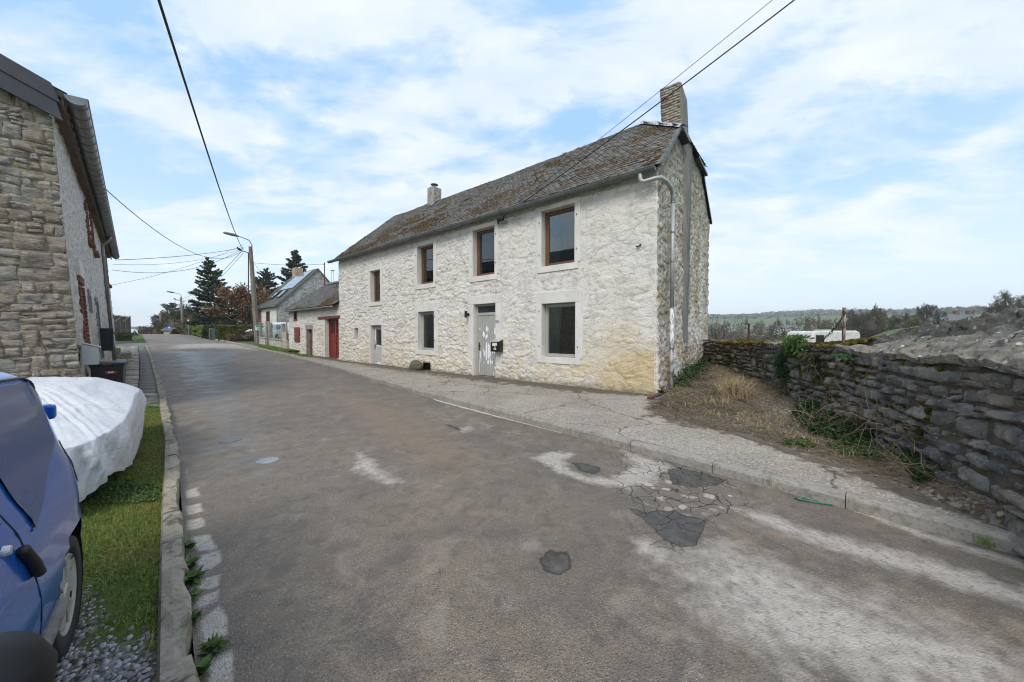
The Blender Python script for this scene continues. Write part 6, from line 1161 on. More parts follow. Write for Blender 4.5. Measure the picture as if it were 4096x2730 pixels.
w2 = at(249.0, 340, 29.5); white_car('white car nosing out from behind the tall street pole', (w2[0] + 3.6, 29.5 + 1.9, float(zy(29.5)) + .0), R(180 + 38))
w3 = at(137, 334, 60); white_car('white car standing at the crest by the dark fence', (w3[0] - 1., 60, 1.0), R(150), False)
# ================================================================== car under a white cover
def cover_shape():
    nu, nv = 260, 110; L = 3.55; W_ = .86
    U, T = np.meshgrid(np.linspace(0, 2 * np.pi, nu), np.linspace(0, 1, nv), indexing='ij')
    # T=0 hem, T=1 crown centre line point
    e = 4.2; cu, su = np.cos(U), np.sin(U); ex = np.sign(cu) * np.abs(cu) ** (2 / e); ey = np.sign(su) * np.abs(su) ** (2 / e)
    rad = np.where(T < .45, 1 - .05 * (T / .45) ** 1.5, .95 * np.maximum(1 - ((T - .45) / .55), 0) ** .8)
    X = L / 2 + ex * L / 2 * np.where(T < .45, rad, rad); Y = ey * W_ * rad
    hp = np.array([(0, .54), (.12, .66), (.5, .75), (.95, .80), (1.25, .90), (1.6, 1.0), (2.1, 1.0), (2.6, .95), (3.05, .83), (3.35, .72), (3.55, .60)])
    top = np.interp(X, hp[:, 0], hp[:, 1]); lat = 1 - .13 * np.abs(Y / W_) ** 2.6
    hem = .13 + .12 * (vn(U * 2.2, U * 0, 201) - .4) + .06 * np.sin(U * 4) ** 2 + .10 * sstep(.2, -1., cu) * 0
    sh = np.clip(T / .45, 0, 1); Z = np.where(T < .45, hem + (top * lat * .90 - hem) * sh ** .85, top * lat * (.90 + .10 * np.clip((T - .45) / .25, 0, 1)))
    return U, T, X, Y, Z, nu, nv
U, T, X, Y, Z, nu, nv = cover_shape()
def ridged(x, y, s): return 1 - np.abs(2 * fbm(x, y, s, 3) - 1) * 2
side = np.exp(-((T - .28) / .25) ** 2); f1 = ridged(U * 2.6 + T * 1.2, T * .8, 210); f2 = ridged(U * 6 - T * 3, T * 1.5, 220); f3 = ridged(X * 2.2 + Y * 1.5, Y * 3 - X, 230)
d = .07 * side * f1 + .032 * (1 - sstep(.5, .9, T) * .6) * f2 + .022 * sstep(.4, .6, T) * f3 + .03 * (fbm(X * 1.5, Y * 2 + Z * 2, 240) - .5) + .004 * (ridged(X * 7, Y * 7 + Z * 9, 250))
cx = X - 1.775; nl = np.sqrt((cx / 1.775) ** 2 + (Y / .86) ** 2) + 1e-6; kk = np.where(T < .45, 1., np.clip(1 - (T - .45) * 2.2, 0, 1))
X = X + d * kk * (cx / 1.775) / nl; Y = Y + d * kk * (Y / .86) / nl; Z = Z + d * (1 - kk) * .9 + .012 * f2 * sstep(.4, .6, T)
m = M('white_car_cover'); p = m.obj(); n1 = m.noise(p, 3, 5, .6, .5); n2 = m.noise(p, 26, 4, .6); x = m.xyz(p)
c = m.mix(m.ramp(n1, [(.35, 0.), (.7, 1.)]), (.55, .56, .58), (.66, .67, .685)); c = m.mix(m.ramp(m.ma('MULTIPLY_ADD', m.ma('SUBTRACT', m.noise(p, 5, 5, .65), .5), .5, x[2]), [(.18, .6), (.42, 0.)]), c, (.36, .36, .31))
seam = m.ma('ABSOLUTE', m.ma('SUBTRACT', x[0], m.ma('MULTIPLY_ADD', m.noise(p, 2, 3), .25, .95))); seam2 = m.ma('ABSOLUTE', m.ma('SUBTRACT', x[0], m.ma('MULTIPLY_ADD', m.noise(p, 2, 3), .2, 2.45))); sm = m.ramp(m.ma('MINIMUM', seam, seam2), [(.0, 1.), (.012, 0.)]); c = m.mix(m.ma('MULTIPLY', sm, .45), c, (.30, .28, .24))
wr = m.noise(m.sc(p, 1, 1, 1), 9, 6, .55, 1.5); COVER = m.out(c, .48, m.bump(m.ma('ADD', wr, m.ma('MULTIPLY', sm, .3)), .03, .5), spec=.4, **{'Sheen Weight': .1})
oc = np.array([-.69, .724]) * 4.32 + np.array([.724, .69]) * -1.34; ccar = thing('covered_car', 'low car wrapped in a wrinkled white weather cover on the grass verge', 'covered car', (oc[0], oc[1], .03), math.atan2(.724, -.69))
np_mesh('cover', np.stack([X, Y, Z], -1).reshape(-1, 3), grid_faces(nv, nu), COVER, ccar)
for sx_ in (.62, 2.85):
    for sy_ in (.60, -.60):
        q = MB(); q.lathe([(.12, -.09), (.25, -.09), (.27, -.05), (.27, .05), (.25, .09), (.12, .09)], (sx_, sy_, .27), 28, ax=1); w_ = q.build('wheel', TYRE, ccar, True); q = MB(); q.lathe([(.0, -.08), (.16, -.085), (.17, -.06)], (sx_, sy_, .27), 20, ax=1); q.lathe([(.0, .08), (.16, .085), (.17, .06)], (sx_, sy_, .27), 20, ax=1); q.build('rim', RIM, w_)
q = MB(); q.box(.25, 3.3, -.62, .62, .16, .4); q.build('underbody', BUMP, ccar)
# ================================================================== letter box, lamp, boulder by the front door; rust bar
LB = thing('letter_box', 'black metal letter box numbered 120 hung beside the grey plank door', 'letter box', loc2w(-4.72, -.035, 1.2), ANG)
q = MB(); q.prism([(-.20, -.2), (-.20, .11), (0, .15), (0, -.2)], 0, -.16, .16); q.build('body', BLACK, LB, bevel=.008); q = MB(); q.add([(-.175, -.24, .105), (.175, -.24, .105), (.175, .0, .185), (-.175, .0, .185), (-.175, -.24, .12), (.175, -.24, .12), (.175, 0, .2), (-.175, 0, .2)], [(0, 3, 2, 1), (4, 5, 6, 7), (0, 1, 5, 4), (1, 2, 6, 5), (2, 3, 7, 6), (3, 0, 4, 7)]); q.build('lid', plain('letter_box_lid', (.5, .5, .47), .3, .3, .2), LB, bevel=.004)
q = MB(); q.box(-.10, .09, -.2045, -.2005, -.02, .08); q.build('label', SWH, LB); q = MB(); q.box(.02, .085, -.207, -.2046, -.012, .004); q.build('red_mark', SRED, LB)
text_mesh('120', .075, SWH, LB, (.0, -.2025, -.115), (R(90), 0, 0), bold=.003); text_mesh('120', .05, plain('yellow_number', (.75, .6, .05), .5), LB, (.0, -.2025, -.055), (R(90), 0, 0), bold=.002)
LP = thing('wall_lamp', 'small black wall lamp left of the grey plank door', 'wall lamp', loc2w(-6.08, -.03, 2.21), ANG); q = MB(); q.lathe([(0, 0), (.05, 0), (.05, -.03), (0, -.03)], (0, 0, 0), 16, ax=1); q.seg((0, -.02, 0), (0, -.1, 0), .02, n=8); q.build('base', BLACK, LP); q = MB(); q.lathe([(0, -.11), (.045, -.11), (.045, .11), (0, .11)], (0, -.13, 0), 16); q.build('body', BLACK, LP)
bm = bmesh.new(); bmesh.ops.create_icosphere(bm, subdivisions=4, radius=1.); P_ = np.array([v.co[:] for v in bm.verts]); dn = fbm(P_[:, 0] * 1.6 + P_[:, 2], P_[:, 1] * 1.6 - P_[:, 2], 301) + .25 * fbm(P_[:, 0] * 5, P_[:, 1] * 5 + P_[:, 2] * 5, 305)
for v, k in zip(bm.verts, dn): v.co = v.co * (.75 + .5 * k); v.co.x *= .33; v.co.y *= .2; v.co.z = v.co.z * .24
me = bpy.data.meshes.new('boulder'); bm.to_mesh(me); bm.free(); me.polygons.foreach_set('use_smooth', [True] * len(me.polygons))
m = M('mossy_boulder'); p = m.obj(); n1 = m.noise(p, 5, 6, .65); n2 = m.noise(p, 20, 5, .7); BOUL = m.out(m.mix(m.ramp(n1, [(.45, 0.), (.65, .8)]), m.mix(m.ramp(n2, [(.3, 0.), (.7, 1.)]), (.075, .068, .055), (.19, .175, .15)), (.085, .08, .03)), .9, m.bump(n2, .03, 1.))
me.materials.append(BOUL); o = bpy.data.objects.new('boulder', me); COL.objects.link(o); o.location = loc2w(-8.72, -.28, .28); o.rotation_euler = (0, R(-12), ANG); tag(o, 'mossy grey boulder lying before the cellar vent of the white house', 'boulder')
q = MB(); q.box(-.04, .04, -.48, .40, 0, .05); o = q.build('rusty_rail', plain('rust', (.105, .045, .03), .85, var=.4, scale=15, bump=.004), None, bevel=.004); o.location = loc2w(.1, -.15, .16); o.rotation_euler = (R(3), 0, ANG + R(-8)); tag(o, 'rusty flat iron strip on the ground at the corner of the white house', 'iron strip')
# ================================================================== dry stone wall on the right
_t = np.linspace(0, 1, len(WALLP)); tt = np.linspace(0, 1, 400); wx_ = np.interp(tt, _t, WALLP[:, 0]); wy_ = np.interp(tt, _t, WALLP[:, 1])
for _ in range(60): wx_[1:-1] = (wx_[:-2] + wx_[2:] + 2 * wx_[1:-1]) / 4; wy_[1:-1] = (wy_[:-2] + wy_[2:] + 2 * wy_[1:-1]) / 4
wa_ = np.concatenate([[0], np.cumsum(np.hypot(np.diff(wx_), np.diff(wy_)))]); WL = wa_[-1]
tx_ = np.gradient(wx_, wa_); ty_ = np.gradient(wy_, wa_); l_ = np.hypot(tx_, ty_); nx_a, ny_a = -ty_ / l_, tx_ / l_
def wpos(a, off):   # off metres to the street side
    return np.interp(a, wa_, wx_) + off * np.interp(a, wa_, nx_a), np.interp(a, wa_, wy_) + off * np.interp(a, wa_, ny_a)
def wyof(a): return np.interp(a, wa_, wy_)
def wfront(a): return 1.295 + .05 * (vn(a * 1.1, a * 0, 401) - .5) + .03 * (vn(a * 4, a * 0, 402) - .5)
def wridge(a): y = wyof(a); return np.interp(y, [0, 2.9, 4.4, 5.3, 6.1, 7.2, 13], [1.88, 1.79, 1.655, 1.50, 1.40, 1.36, 1.36]) + .035 * (vn(a * 1.3, a * 0, 403) - .5) + .02 * (vn(a * 6, a * 0, 404) - .5)
wall = thing('stone_wall', 'old mossy rubble stone wall with cement coping running from the yard corner toward the camera', 'wall')
m = M('dark_rubble_stone'); p = m.obj(); a = m.sep(m.att('rnd')); n1 = m.noise(p, 5, 7, .68, .5); n2 = m.noise(p, 22, 6, .7); n3 = m.noise(p, 1.1, 5, .6, .5); x = m.xyz(p)
c = m.mix(a[0], (.125, .122, .118), (.29, .272, .235)); c = m.mix(m.ramp(a[1], [(.75, 0.), (.9, .7)]), c, (.26, .215, .15)); c = m.mix(m.ramp(n1, [(.35, .65), (.52, 0.)]), c, (.05, .048, .046)); c = m.mix(m.ramp(m.noise(p, 13, 6, .72, .4), [(.53, 0.), (.68, .8)]), c, (.36, .335, .29))
c = m.mix(m.ma('MULTIPLY', m.ramp(m.noise(p, 26, 4, .75, .3), [(.62, 0.), (.68, .9)]), 1.), c, (.50, .485, .45))
yy = x[1]; ms = m.ma('MULTIPLY_ADD', m.ma('SUBTRACT', m.noise(p, 2.6, 6, .65, .6), .5), 2.0, m.ramp(m.ma('MULTIPLY', yy, .1), [(.2, .0), (.40, .16), (.58, .48), (.9, .45)]))
mcol = m.mix(m.ramp(n2, [(.3, 0.), (.7, 1.)]), (.035, .032, .008), (.135, .118, .018)); c = m.mix(m.ma('MULTIPLY', m.ramp(ms, [(.48, 0.), (.62, 1.)]), .9), c, mcol)
STONEW = m.out(c, .92, m.bump(m.ma('ADD', n2, m.ma('MULTIPLY', n1, 1.5)), .022, 1.), spec=.2)
rr_ = rubble(.34, .19, .085, 63, .34, .55, .7)
def wrel(u, z):
    big = 1 + .5 * sstep(4, 0, u); h, a = rr_(u / big, z / (1 + .25 * sstep(4, 0, u))); bulge = .05 * (fbm(u * .6, z * .8, 71) - .5); h2 = (vn(u * 1.9, z * 3, 78) - .5) * .06
    return h + bulge + h2 + .10 * sstep(1.2, 0., z), a
def wplace(u, z, h): X, Y = wpos(u, h); return np.stack([X, Y, z], -1)
o = stone_courses('stone_face', STONEW, wall, WL, lambda u: wfront(u) - .03, lambda u, z, h: wplace(u, z, h * 1.25 + .05 + .07 * sstep(1.2, 0., z) + .06 * (fbm(u * .7, z * .9, 71) - .5)), (.085, .20), (.12, .33), 64, -.12, (-.015, .035), .014, .30, .012)
uu_ = np.linspace(0, WL, 300); zz_ = np.linspace(-.15, 1.27, 40); Ug, Zg = np.meshgrid(uu_, zz_, indexing='xy'); np_mesh('joints', wplace(Ug, Zg, .022 + .07 * sstep(1.2, 0., Zg) + .06 * (fbm(Ug * .7, Zg * .9, 71) - .5)).reshape(-1, 3), grid_faces(300, 40), plain('earthy_joint', (.085, .073, .055), .95, var=.5, scale=6, bump=.03), wall)
m = M('lichen_cement_coping'); p = m.obj(); n1 = m.noise(p, 2.2, 7, .66, .6); n2 = m.noise(p, 16, 6, .7, .4); n3 = m.noise(p, 6, 6, .7, .5); x = m.xyz(p); st_ = m.sep(m.att('st'))
c = m.mix(m.ramp(n2, [(.3, 0.), (.7, 1.)]), (.10, .095, .085), (.27, .25, .22)); c = m.mix(m.ma('MULTIPLY', m.ramp(n1, [(.42, 0.), (.6, 1.)]), .8), c, (.33, .29, .22)); c = m.mix(m.ma('MULTIPLY', st_[0], .7), c, m.mix(m.ramp(n2, [(.3, 0.), (.65, 1.)]), (.12, .11, .09), (.30, .275, .225)))
c = m.mix(m.ramp(m.noise(p, 9, 6, .75, .5), [(.37, .9), (.46, 0.)]), c, (.022, .02, .016)); lic = m.vor(p, 15, 'F1'); lr_ = m.sep(m.vor(p, 15, 'F1', 'Color'))
c = m.mix(m.ma('MULTIPLY', m.ma('MULTIPLY', m.ramp(lic, [(.22, 1.), (.32, 0.)]), m.ramp(lr_[0], [(.66, 0.), (.68, 1.)])), m.ramp(n3, [(.42, 0.), (.5, .95)])), c, (.56, .56, .54))
mo = m.ma('MULTIPLY_ADD', m.ma('SUBTRACT', n3, .5), 1.8, m.ramp(m.ma('MULTIPLY', x[1], .1), [(.52, -.12), (.66, .2), (.95, .55)])); c = m.mix(m.ramp(mo, [(.48, 0.), (.6, .95)]), c, m.mix(m.ramp(n2, [(.35, 0.), (.65, 1.)]), (.04, .034, .01), (.18, .15, .022)))
mk = m.ramp(m.ma('MULTIPLY_ADD', m.ma('SUBTRACT', m.noise(p, 3.4, 6, .7, .8), .5), 1.5, .28), [(.55, 0.), (.62, .9)]); c = m.mix(mk, c, (.035, .026, .016))
COPE = m.out(c, .92, m.bump(m.ma('ADD', n2, m.ma('MULTIPLY', n3, 1.5)), .025, 1.), spec=.2)
au = np.arange(0, WL, .022); prof = np.concatenate([np.linspace(0, 1, 8), np.linspace(1, 2, 26)[1:], np.linspace(2, 3, 12)[1:], np.linspace(3, 4, 14)[1:], np.linspace(4, 5, 8)[1:]]); Pg, Ag = np.meshgrid(prof, au, indexing='xy'); Ag, Pg = np.meshgrid(au, prof, indexing='ij')
fz = wfront(Ag) - .03; rz = wridge(Ag); up = np.maximum(rz - .16, fz + .06)
ks = [0, 1, 2, 3, 4, 5]
def lerpk(vals):
    k = np.clip(np.floor(Pg).astype(int), 0, 4); f = Pg - k; V_ = np.stack(vals, 0); i0 = np.take_along_axis(V_, k[None], 0)[0]; i1 = np.take_along_axis(V_, (k + 1)[None], 0)[0]; return i0 * (1 - f) + i1 * f
o1 = np.ones_like(Ag); sl_ = np.clip((rz - fz) / .5, .3, 1.)
off = lerpk([.05 * o1 + .04 * (vn(Ag * 4, Ag * 0, 419) - .5), .06 * o1 + .05 * (vn(Ag * 4, Ag * 0, 419) - .5), -.36 * o1, -.40 * o1, -.62 * o1, -.66 * o1]); zz_ = lerpk([fz, fz + .05, up + .0, rz, rz - .02, .6 * o1])
n = (fbm(Ag * 2.5, Pg * 1.5, 411) - .5) * .08 + (fbm(Ag * 9, Pg * 7, 415) - .5) * .07 + (np.abs(fbm(Ag * 5, Pg * 4, 417) - .5)) * .08; mid = np.clip(np.minimum(Pg, 5 - Pg) / .5, 0, 1)
n = n * (1 - .45 * sstep(2.0, 2.2, Pg)); zz_ += n * .8 * mid; off += n * .6; zz_ -= .03 * np.exp(-((Pg - 2.05) / .05) ** 2) * (vn(Ag * 2, Ag * 0, 418) > .3)
X, Y = wpos(Ag, off); band = sstep(2.0, 2.1, Pg) * sstep(4.2, 4.0, Pg); np_mesh('coping', np.stack([X, Y, zz_], -1).reshape(-1, 3), grid_faces(len(prof), len(au)), COPE, wall, attrs={'st': np.stack([band, band, band, o1], -1).reshape(-1, 4)})
q = MB(); 
for i in range(0, 399, 6):
    j = min(i + 6, 399); A_ = (wx_[i], wy_[i]); B_ = (wx_[j], wy_[j]); na = (nx_a[i], ny_a[i]); nb = (nx_a[j], ny_a[j])
    q.add([(A_[0] - na[0] * .1, A_[1] - na[1] * .1, -.6), (B_[0] - nb[0] * .1, B_[1] - nb[1] * .1, -.6), (B_[0] - nb[0] * .6, B_[1] - nb[1] * .6, -.9), (A_[0] - na[0] * .6, A_[1] - na[1] * .6, -.9), (A_[0] - na[0] * .1, A_[1] - na[1] * .1, 1.1), (B_[0] - nb[0] * .1, B_[1] - nb[1] * .1, 1.1), (B_[0] - nb[0] * .6, B_[1] - nb[1] * .6, 1.2), (A_[0] - na[0] * .6, A_[1] - na[1] * .6, 1.2)], [(0, 1, 5, 4), (2, 3, 7, 6), (4, 5, 6, 7)])
q.build('rear_face', STONEW, wall)
# moss cushions on the wall head and face
def wallpt(a, z, off): X, Y = wpos(a, off); return np.stack([X, Y, z], -1)
n = 2000; a = rng.uniform(5.4, WL - .2, n); de = fbm(a * 1.2, a * 0 + 3, 421); k = de + .3 * rng.uniform(size=n) > .60; a = a[k]; of = rng.uniform(-.45, .09, len(a)); zt_ = np.interp(of, [-.40, .07], [0, 1]); z = wridge(a) * (1 - zt_) + (wfront(a) + .02) * zt_ + .0
MOSSW = M('wall_moss'); m = MOSSW; p = m.obj(); r = m.sep(m.att('rnd')); c = m.mix(r[0], (.055, .045, .010), (.165, .14, .020)); c = m.mix(m.ramp(r[1], [(.6, 0.), (.75, .8)]), c, (.045, .03, .014)); MOSSWM = m.out(c, .95, m.bump(m.noise(p, 60, 3), .02, 1.), spec=.1)
moss('moss', wallpt(a, z, of), np.array([-.35, -.1, .93]), rng.uniform(.02, .06, len(a)), MOSSWM, wall, 5, .5)
n = 2200; a = rng.uniform(3.2, WL - .1, n); z = rng.uniform(.25, 1.28, n); de = fbm(a * 1.6, z * 2.0, 425) ; k = de > .54 - .10 * sstep(4, 7, a) ; a = a[k]; z = z[k]
moss('moss', wallpt(a, z, .02 + rng.uniform(0, .03, len(a)) + .06 * (1 - z)), np.array([-.9, -.3, .3]), rng.uniform(.015, .045, len(a)), MOSSWM, wall, 6, .6)
# rusty posts and chain
RUST = M('rusty_painted_steel'); m = RUST; p = m.obj(); n1 = m.noise(m.sc(p, 1, 1, .5), 14, 6, .7, .5); RUSTM = m.out(m.mix(m.ramp(n1, [(.46, 0.), (.56, 1.)]), (.115, .045, .025), (.42, .38, .34)), .8, m.bump(n1, .004))
RUSTD = plain('dark_rust', (.085, .032, .018), .85, var=.4, scale=20)
def aw(u, Ylo=2, Yhi=12):  # wall arc position seen at column u (coping middle)
    A = np.linspace(0, WL, 900); X, Y = wpos(A, -.2); uu = 512 + F * X / Y; i = np.argmin(np.abs(uu - u) + (Y < 3) * 999); return A[i], X[i], Y[i]
def rpost(u, v0, v1, label, w, mat):
    a_, X, Y = aw(u); z0 = float(at(u, v1, Y)[2]); z1 = float(at(u, v0, Y)[2]); b0 = float(wridge(a_)) - .15; t = thing('rusty_post', label, 'post', (X, Y, b0), R(20), 'rusty posts on the stone wall'); q = MB(); h = z1 - b0
    q.box(-w, w, -.004, .004, 0, h); q.box(-.004, .004, .004, w * 1.4, 0, h); q.build('angle_iron', mat, t); return X, Y, z1
px_, py_, pz_ = rpost(844.5, 307.5, 337, 'tall rusty white-flaked post with a chain on top of the stone wall', .024, RUSTM); rpost(749, 323.5, 337, 'short red rusty post on the stone wall nearest the house', .026, RUSTD)
ce = np.array(aw(826)); cp0 = np.array([px_, py_ - .02, pz_ - .08]); ex, ey = wpos(ce[0], .03); cp1 = np.array([ex, ey, 1.36]); nl_ = 19; q = MB()
for i in range(nl_):
    f = (i + .5) / nl_; c_ = cp0 * (1 - f) + cp1 * f - np.array([0, 0, .12 * 4 * f * (1 - f)]); dd = Vector((cp1 - cp0) / nl_ + np.array([0, 0, -.12 * 4 * (1 - 2 * f) / nl_])); L_ = dd.length; dd.normalize(); s_ = dd.orthogonal().normalized()
    if i % 2: s_ = dd.cross(s_)
    q.tube([Vector(c_) + dd * (L_ * .62 * math.cos(t)) + s_ * (.016 * math.sin(t)) for t in np.linspace(0, 2 * math.pi, 11)], .0055, 5)
tag(q.build('chain', RUSTD, None, True), 'rusty chain hanging from the tall post onto the stone wall', 'chain')
# ================================================================== small plants
def leafmat(name, a, b, c2=None, rough=.6, trans=.0):
    m = M(name); r = m.sep(m.att('rnd')); c = m.mix(r[0], a, b)
    if c2: c = m.mix(m.ramp(m.noise(m.obj(), 3, 3), [(.5, 0.), (.65, .8)]), c, c2)
    return m.out(c, rough, None, spec=.3)
GREEN = leafmat('weed_green', (.028, .062, .014), (.075, .135, .028)); NETT = leafmat('nettle_green', (.018, .045, .012), (.045, .085, .022)); STRAW = leafmat('dry_straw', (.28, .21, .11), (.52, .41, .24)); TWIG = leafmat('dead_stems', (.12, .088, .06), (.31, .24, .165)); TWIGD = leafmat('dark_twigs', (.045, .033, .024), (.11, .08, .055)); GRASS = leafmat('grass_blades', (.075, .14, .018), (.185, .255, .045)); YGRASS = leafmat('yellowish_grass', (.12, .145, .025), (.27, .25, .06))
def blades(name, P, h, w, mat, parent=None, lean=.5, seed=1, bend=.5):
    g = np.random.default_rng(seed); n = len(P); P = np.asarray(P, float); hh = np.asarray(h) * g.uniform(.5, 1.3, n); th = g.uniform(0, 2 * np.pi, n); ph = g.uniform(0, 2 * np.pi, n); ln = np.abs(g.normal(0, lean, n))
    d = np.stack([np.cos(ph), np.sin(ph), np.zeros(n)], -1); s = np.stack([np.cos(th), np.sin(th), np.zeros(n)], -1) * (np.asarray(w) * g.uniform(.6, 1.2, n))[:, None]
    m1 = P + d * (hh * ln * .35)[:, None] + np.array([0, 0, 1]) * (hh * .55)[:, None]; tp = P + d * (hh * ln * (1 + bend))[:, None] + np.array([0, 0, 1]) * (hh * np.clip(1 - ln * .55, .15, 1))[:, None]
    V = np.stack([P - s, P + s, m1 + s * .8, m1 - s * .8, tp + s * .12, tp - s * .12], 1).reshape(-1, 3); b = np.arange(n)[:, None] * 6; Q = np.concatenate([b + np.array([0, 1, 2, 3]), b + np.array([3, 2, 4, 5])]); r = np.repeat(g.uniform(0, 1, n), 6); at_ = np.stack([r, r, r, np.ones_like(r)], 1)
    return np_mesh(name, V, Q, mat, parent, False, {'rnd': at_})
def stems(name, P0_, P1_, r, mat, parent=None, sag=0., seed=1, nseg=4, wob=.05):
    """thin three-sided stems from P0_ to P1_"""
    g = np.random.default_rng(seed); n = len(P0_); P0_ = np.asarray(P0_, float); P1_ = np.asarray(P1_, float); L = np.linalg.norm(P1_ - P0_, axis=1); pts = []
    for i in range(nseg + 1):
        f = i / nseg; pts.append(P0_ * (1 - f) + P1_ * f + np.array([0, 0, 1.]) * (sag * L * 4 * f * (1 - f))[:, None] * 1. + g.normal(0, wob, (n, 3)) * (L * (0 < i < nseg))[:, None])
    pts = np.stack(pts, 1); d = P1_ - P0_; d /= np.linalg.norm(d, axis=1)[:, None] + 1e-9; a = np.cross(d, g.normal(size=(n, 3))); a /= np.linalg.norm(a, axis=1)[:, None] + 1e-9; b = np.cross(d, a); V = []
    for i in range(nseg + 1):
        for k in range(3):
            t = 2 * math.pi * k / 3; V.append(pts[:, i] + (a * math.cos(t) + b * math.sin(t)) * (np.asarray(r) * (1 - .6 * i / nseg))[:, None] if np.ndim(r) else pts[:, i] + (a * math.cos(t) + b * math.sin(t)) * (r * (1 - .6 * i / nseg)))
    V = np.stack(V, 1); m_ = 3 * (nseg + 1); b_ = np.arange(n)[:, None] * m_; Q = [b_ + np.array([i * 3 + k, i * 3 + (k + 1) % 3, (i + 1) * 3 + (k + 1) % 3, (i + 1) * 3 + k]) for i in range(nseg) for k in range(3)]
    r_ = np.repeat(g.uniform(0, 1, n), m_); return np_mesh(name, V.reshape(-1, 3), np.concatenate(Q), mat, parent, True, {'rnd': np.stack([r_, r_, r_, np.ones_like(r_)], 1)})
def scatter(pts, n, seed=1):
    """n random ground points inside the outline (plan view)"""
    g = np.random.default_rng(seed); P = np.array(pts)[:, :2]; lo, hi = P.min(0), P.max(0); out = np.zeros((0, 2))
    while len(out) < n:
        c_ = g.uniform(lo, hi, (n * 2, 2)); f = poly_field(c_[:, 0], c_[:, 1], P, .02); out = np.concatenate([out, c_[f > .5]])
    return out[:n]
def yz(P, dz=0.): return np.concatenate([P, (zyard(P[:, 0], P[:, 1]) + dz)[:, None]], 1)
def YP(*pts): return [g2(x, y, .2) for x, y in pts]
# grass on the left verge
n = 150000; yv = rng.uniform(.2, 9.3, n); xv = XL(yv) - .12 - rng.uniform(0, 1, n) ** 1.4 * 2.4; k = (ggrass(xv, yv) + .9 * (fbm(xv * 2.2, yv * 2.2, 431) - .5) + .5 * (fbm(xv * 7, yv * 7, 433) - .5) > rng.uniform(.34, .95, n)) & (yv + xv * 0 < 7.4); xv = xv[k]; yv = yv[k]; P = np.stack([xv, yv, zverge(xv, yv) - .004], -1); yel = fbm(xv * 1.6, yv * 1.6, 435) + .15 * rng.uniform(-1, 1, len(xv)) > .50
tag(blades('grass', P[~yel], .045, .0022, GRASS, None, .7, 3), 'short green grass growing on the left verge', 'grass', None, 'stuff'); tag(blades('grass', P[yel], .035, .0022, YGRASS, None, .9, 4), 'yellowed grass growing on the left verge', 'grass', None, 'stuff')
n = 22000; yv = rng.uniform(.4, 6.5, n); xv = XL(yv) - .2 - rng.uniform(0, 1.6, n); k = ggrass(xv, yv) + .5 * (fbm(xv * 2.2, yv * 2.2, 431) - .5) < rng.uniform(.25, .6, n); xv = xv[k]; yv = yv[k]
m = M('grey_pebbles'); r = m.sep(m.att('rnd')); PEB = m.out(m.mix(r[0], (.12, .115, .12), (.42, .41, .42)), .8, None, spec=.3)
tag(moss('gravel', np.stack([xv, yv, zverge(xv, yv) + .002], -1), np.array([0, 0, 1.]), rng.uniform(.006, .016, len(xv)), PEB, None, 9, .7), 'grey gravel chips scattered over the left verge', 'gravel', None, 'stuff')
# clover patch (broad leaves) and kerb weeds
P = scatter(G((200, 1140), (290, 1120), (370, 1130), (372, 1165), (240, 1175)), 2600, 5); P3 = np.concatenate([P, (zverge(P[:, 0], P[:, 1]) + rng.uniform(.01, .05, len(P)))[:, None]], 1); tag(leaf_mesh('clover', P3, .016, GREEN, None, 1.2, .9, None, 6), 'dense dark clover patch on the left verge', 'clover', None, 'stuff')
def weed(name, label, c, rad, nl, mat, h=.06, seed=1, grp=None, cat='weed'):
    g = np.random.default_rng(seed); th = g.uniform(0, 2 * np.pi, nl); rr = rad * g.uniform(.25, 1, nl); P = np.stack([np.cos(th) * rr * .55, np.sin(th) * rr * .55, h * g.uniform(.15, 1, nl) * (1 - .3 * rr / rad)], -1); dr = np.stack([np.cos(th), np.sin(th), g.uniform(.1, .7, nl)], -1)
    o = leaf_mesh(name, P, rad * .42, mat, None, 2.6, .8, dr, seed); o.location = c; return tag(o, label, cat, grp)
wl = [((433, 1262), .055, 'small dandelion rosette in the gutter, farthest from the camera of the left kerb weeds'), ((434, 1303), .075, 'bright green dandelion rosette between pale gutter stones by the left kerb'), ((438, 1336), .085, 'largest leafy dandelion in the left gutter'), ((437, 1378), .07, 'ragged green weed in the left gutter below the largest dandelion'), ((444, 1428), .05, 'low reddish green weed in the gutter beside a broad pale stone'), ((487, 1496), .07, 'grassy weed tuft leaning on a pale gutter stone near the picture bottom'), ((458, 1548), .06, 'green weed tuft at the foot of the left kerb nearest the camera')]
for i, ((x, y), r_, lb) in enumerate(wl):
    c = g2(x, y); weed('kerb_weed', lb, (c[0], c[1], c[2] + .0), r_, 40, GREEN, .05, 20 + i, 'weeds in the left gutter')
for i, ((x, y), r_, lb) in enumerate((((1770, 1105), .10, 'grass tuft sprouting from the kerb joint beside the dark pothole patch'), ((2052, 1165), .06, 'small grass sprig in the right kerb joint midway to the picture edge'), ((2090, 1188), .05, 'low grass at the kerb foot, second tuft from the right edge'), ((1440, 1010), .04, 'tiny green tuft in the kerb joint nearest the white house corner'), ((2268, 1245), .06, 'grass tuft at the right kerb foot nearest the picture edge'))):
    c = g2(x, y, .06); P = np.random.default_rng(40 + i).normal(0, r_ * .35, (60, 3)) * np.array([1, 1, 0]); o = blades('kerb_grass', P, r_ * 1.3, .002, GRASS, None, .6, 50 + i); o.location = (c[0], c[1], c[2] - .03); tag(o, lb, 'grass tuft', 'grass tufts along the right kerb')
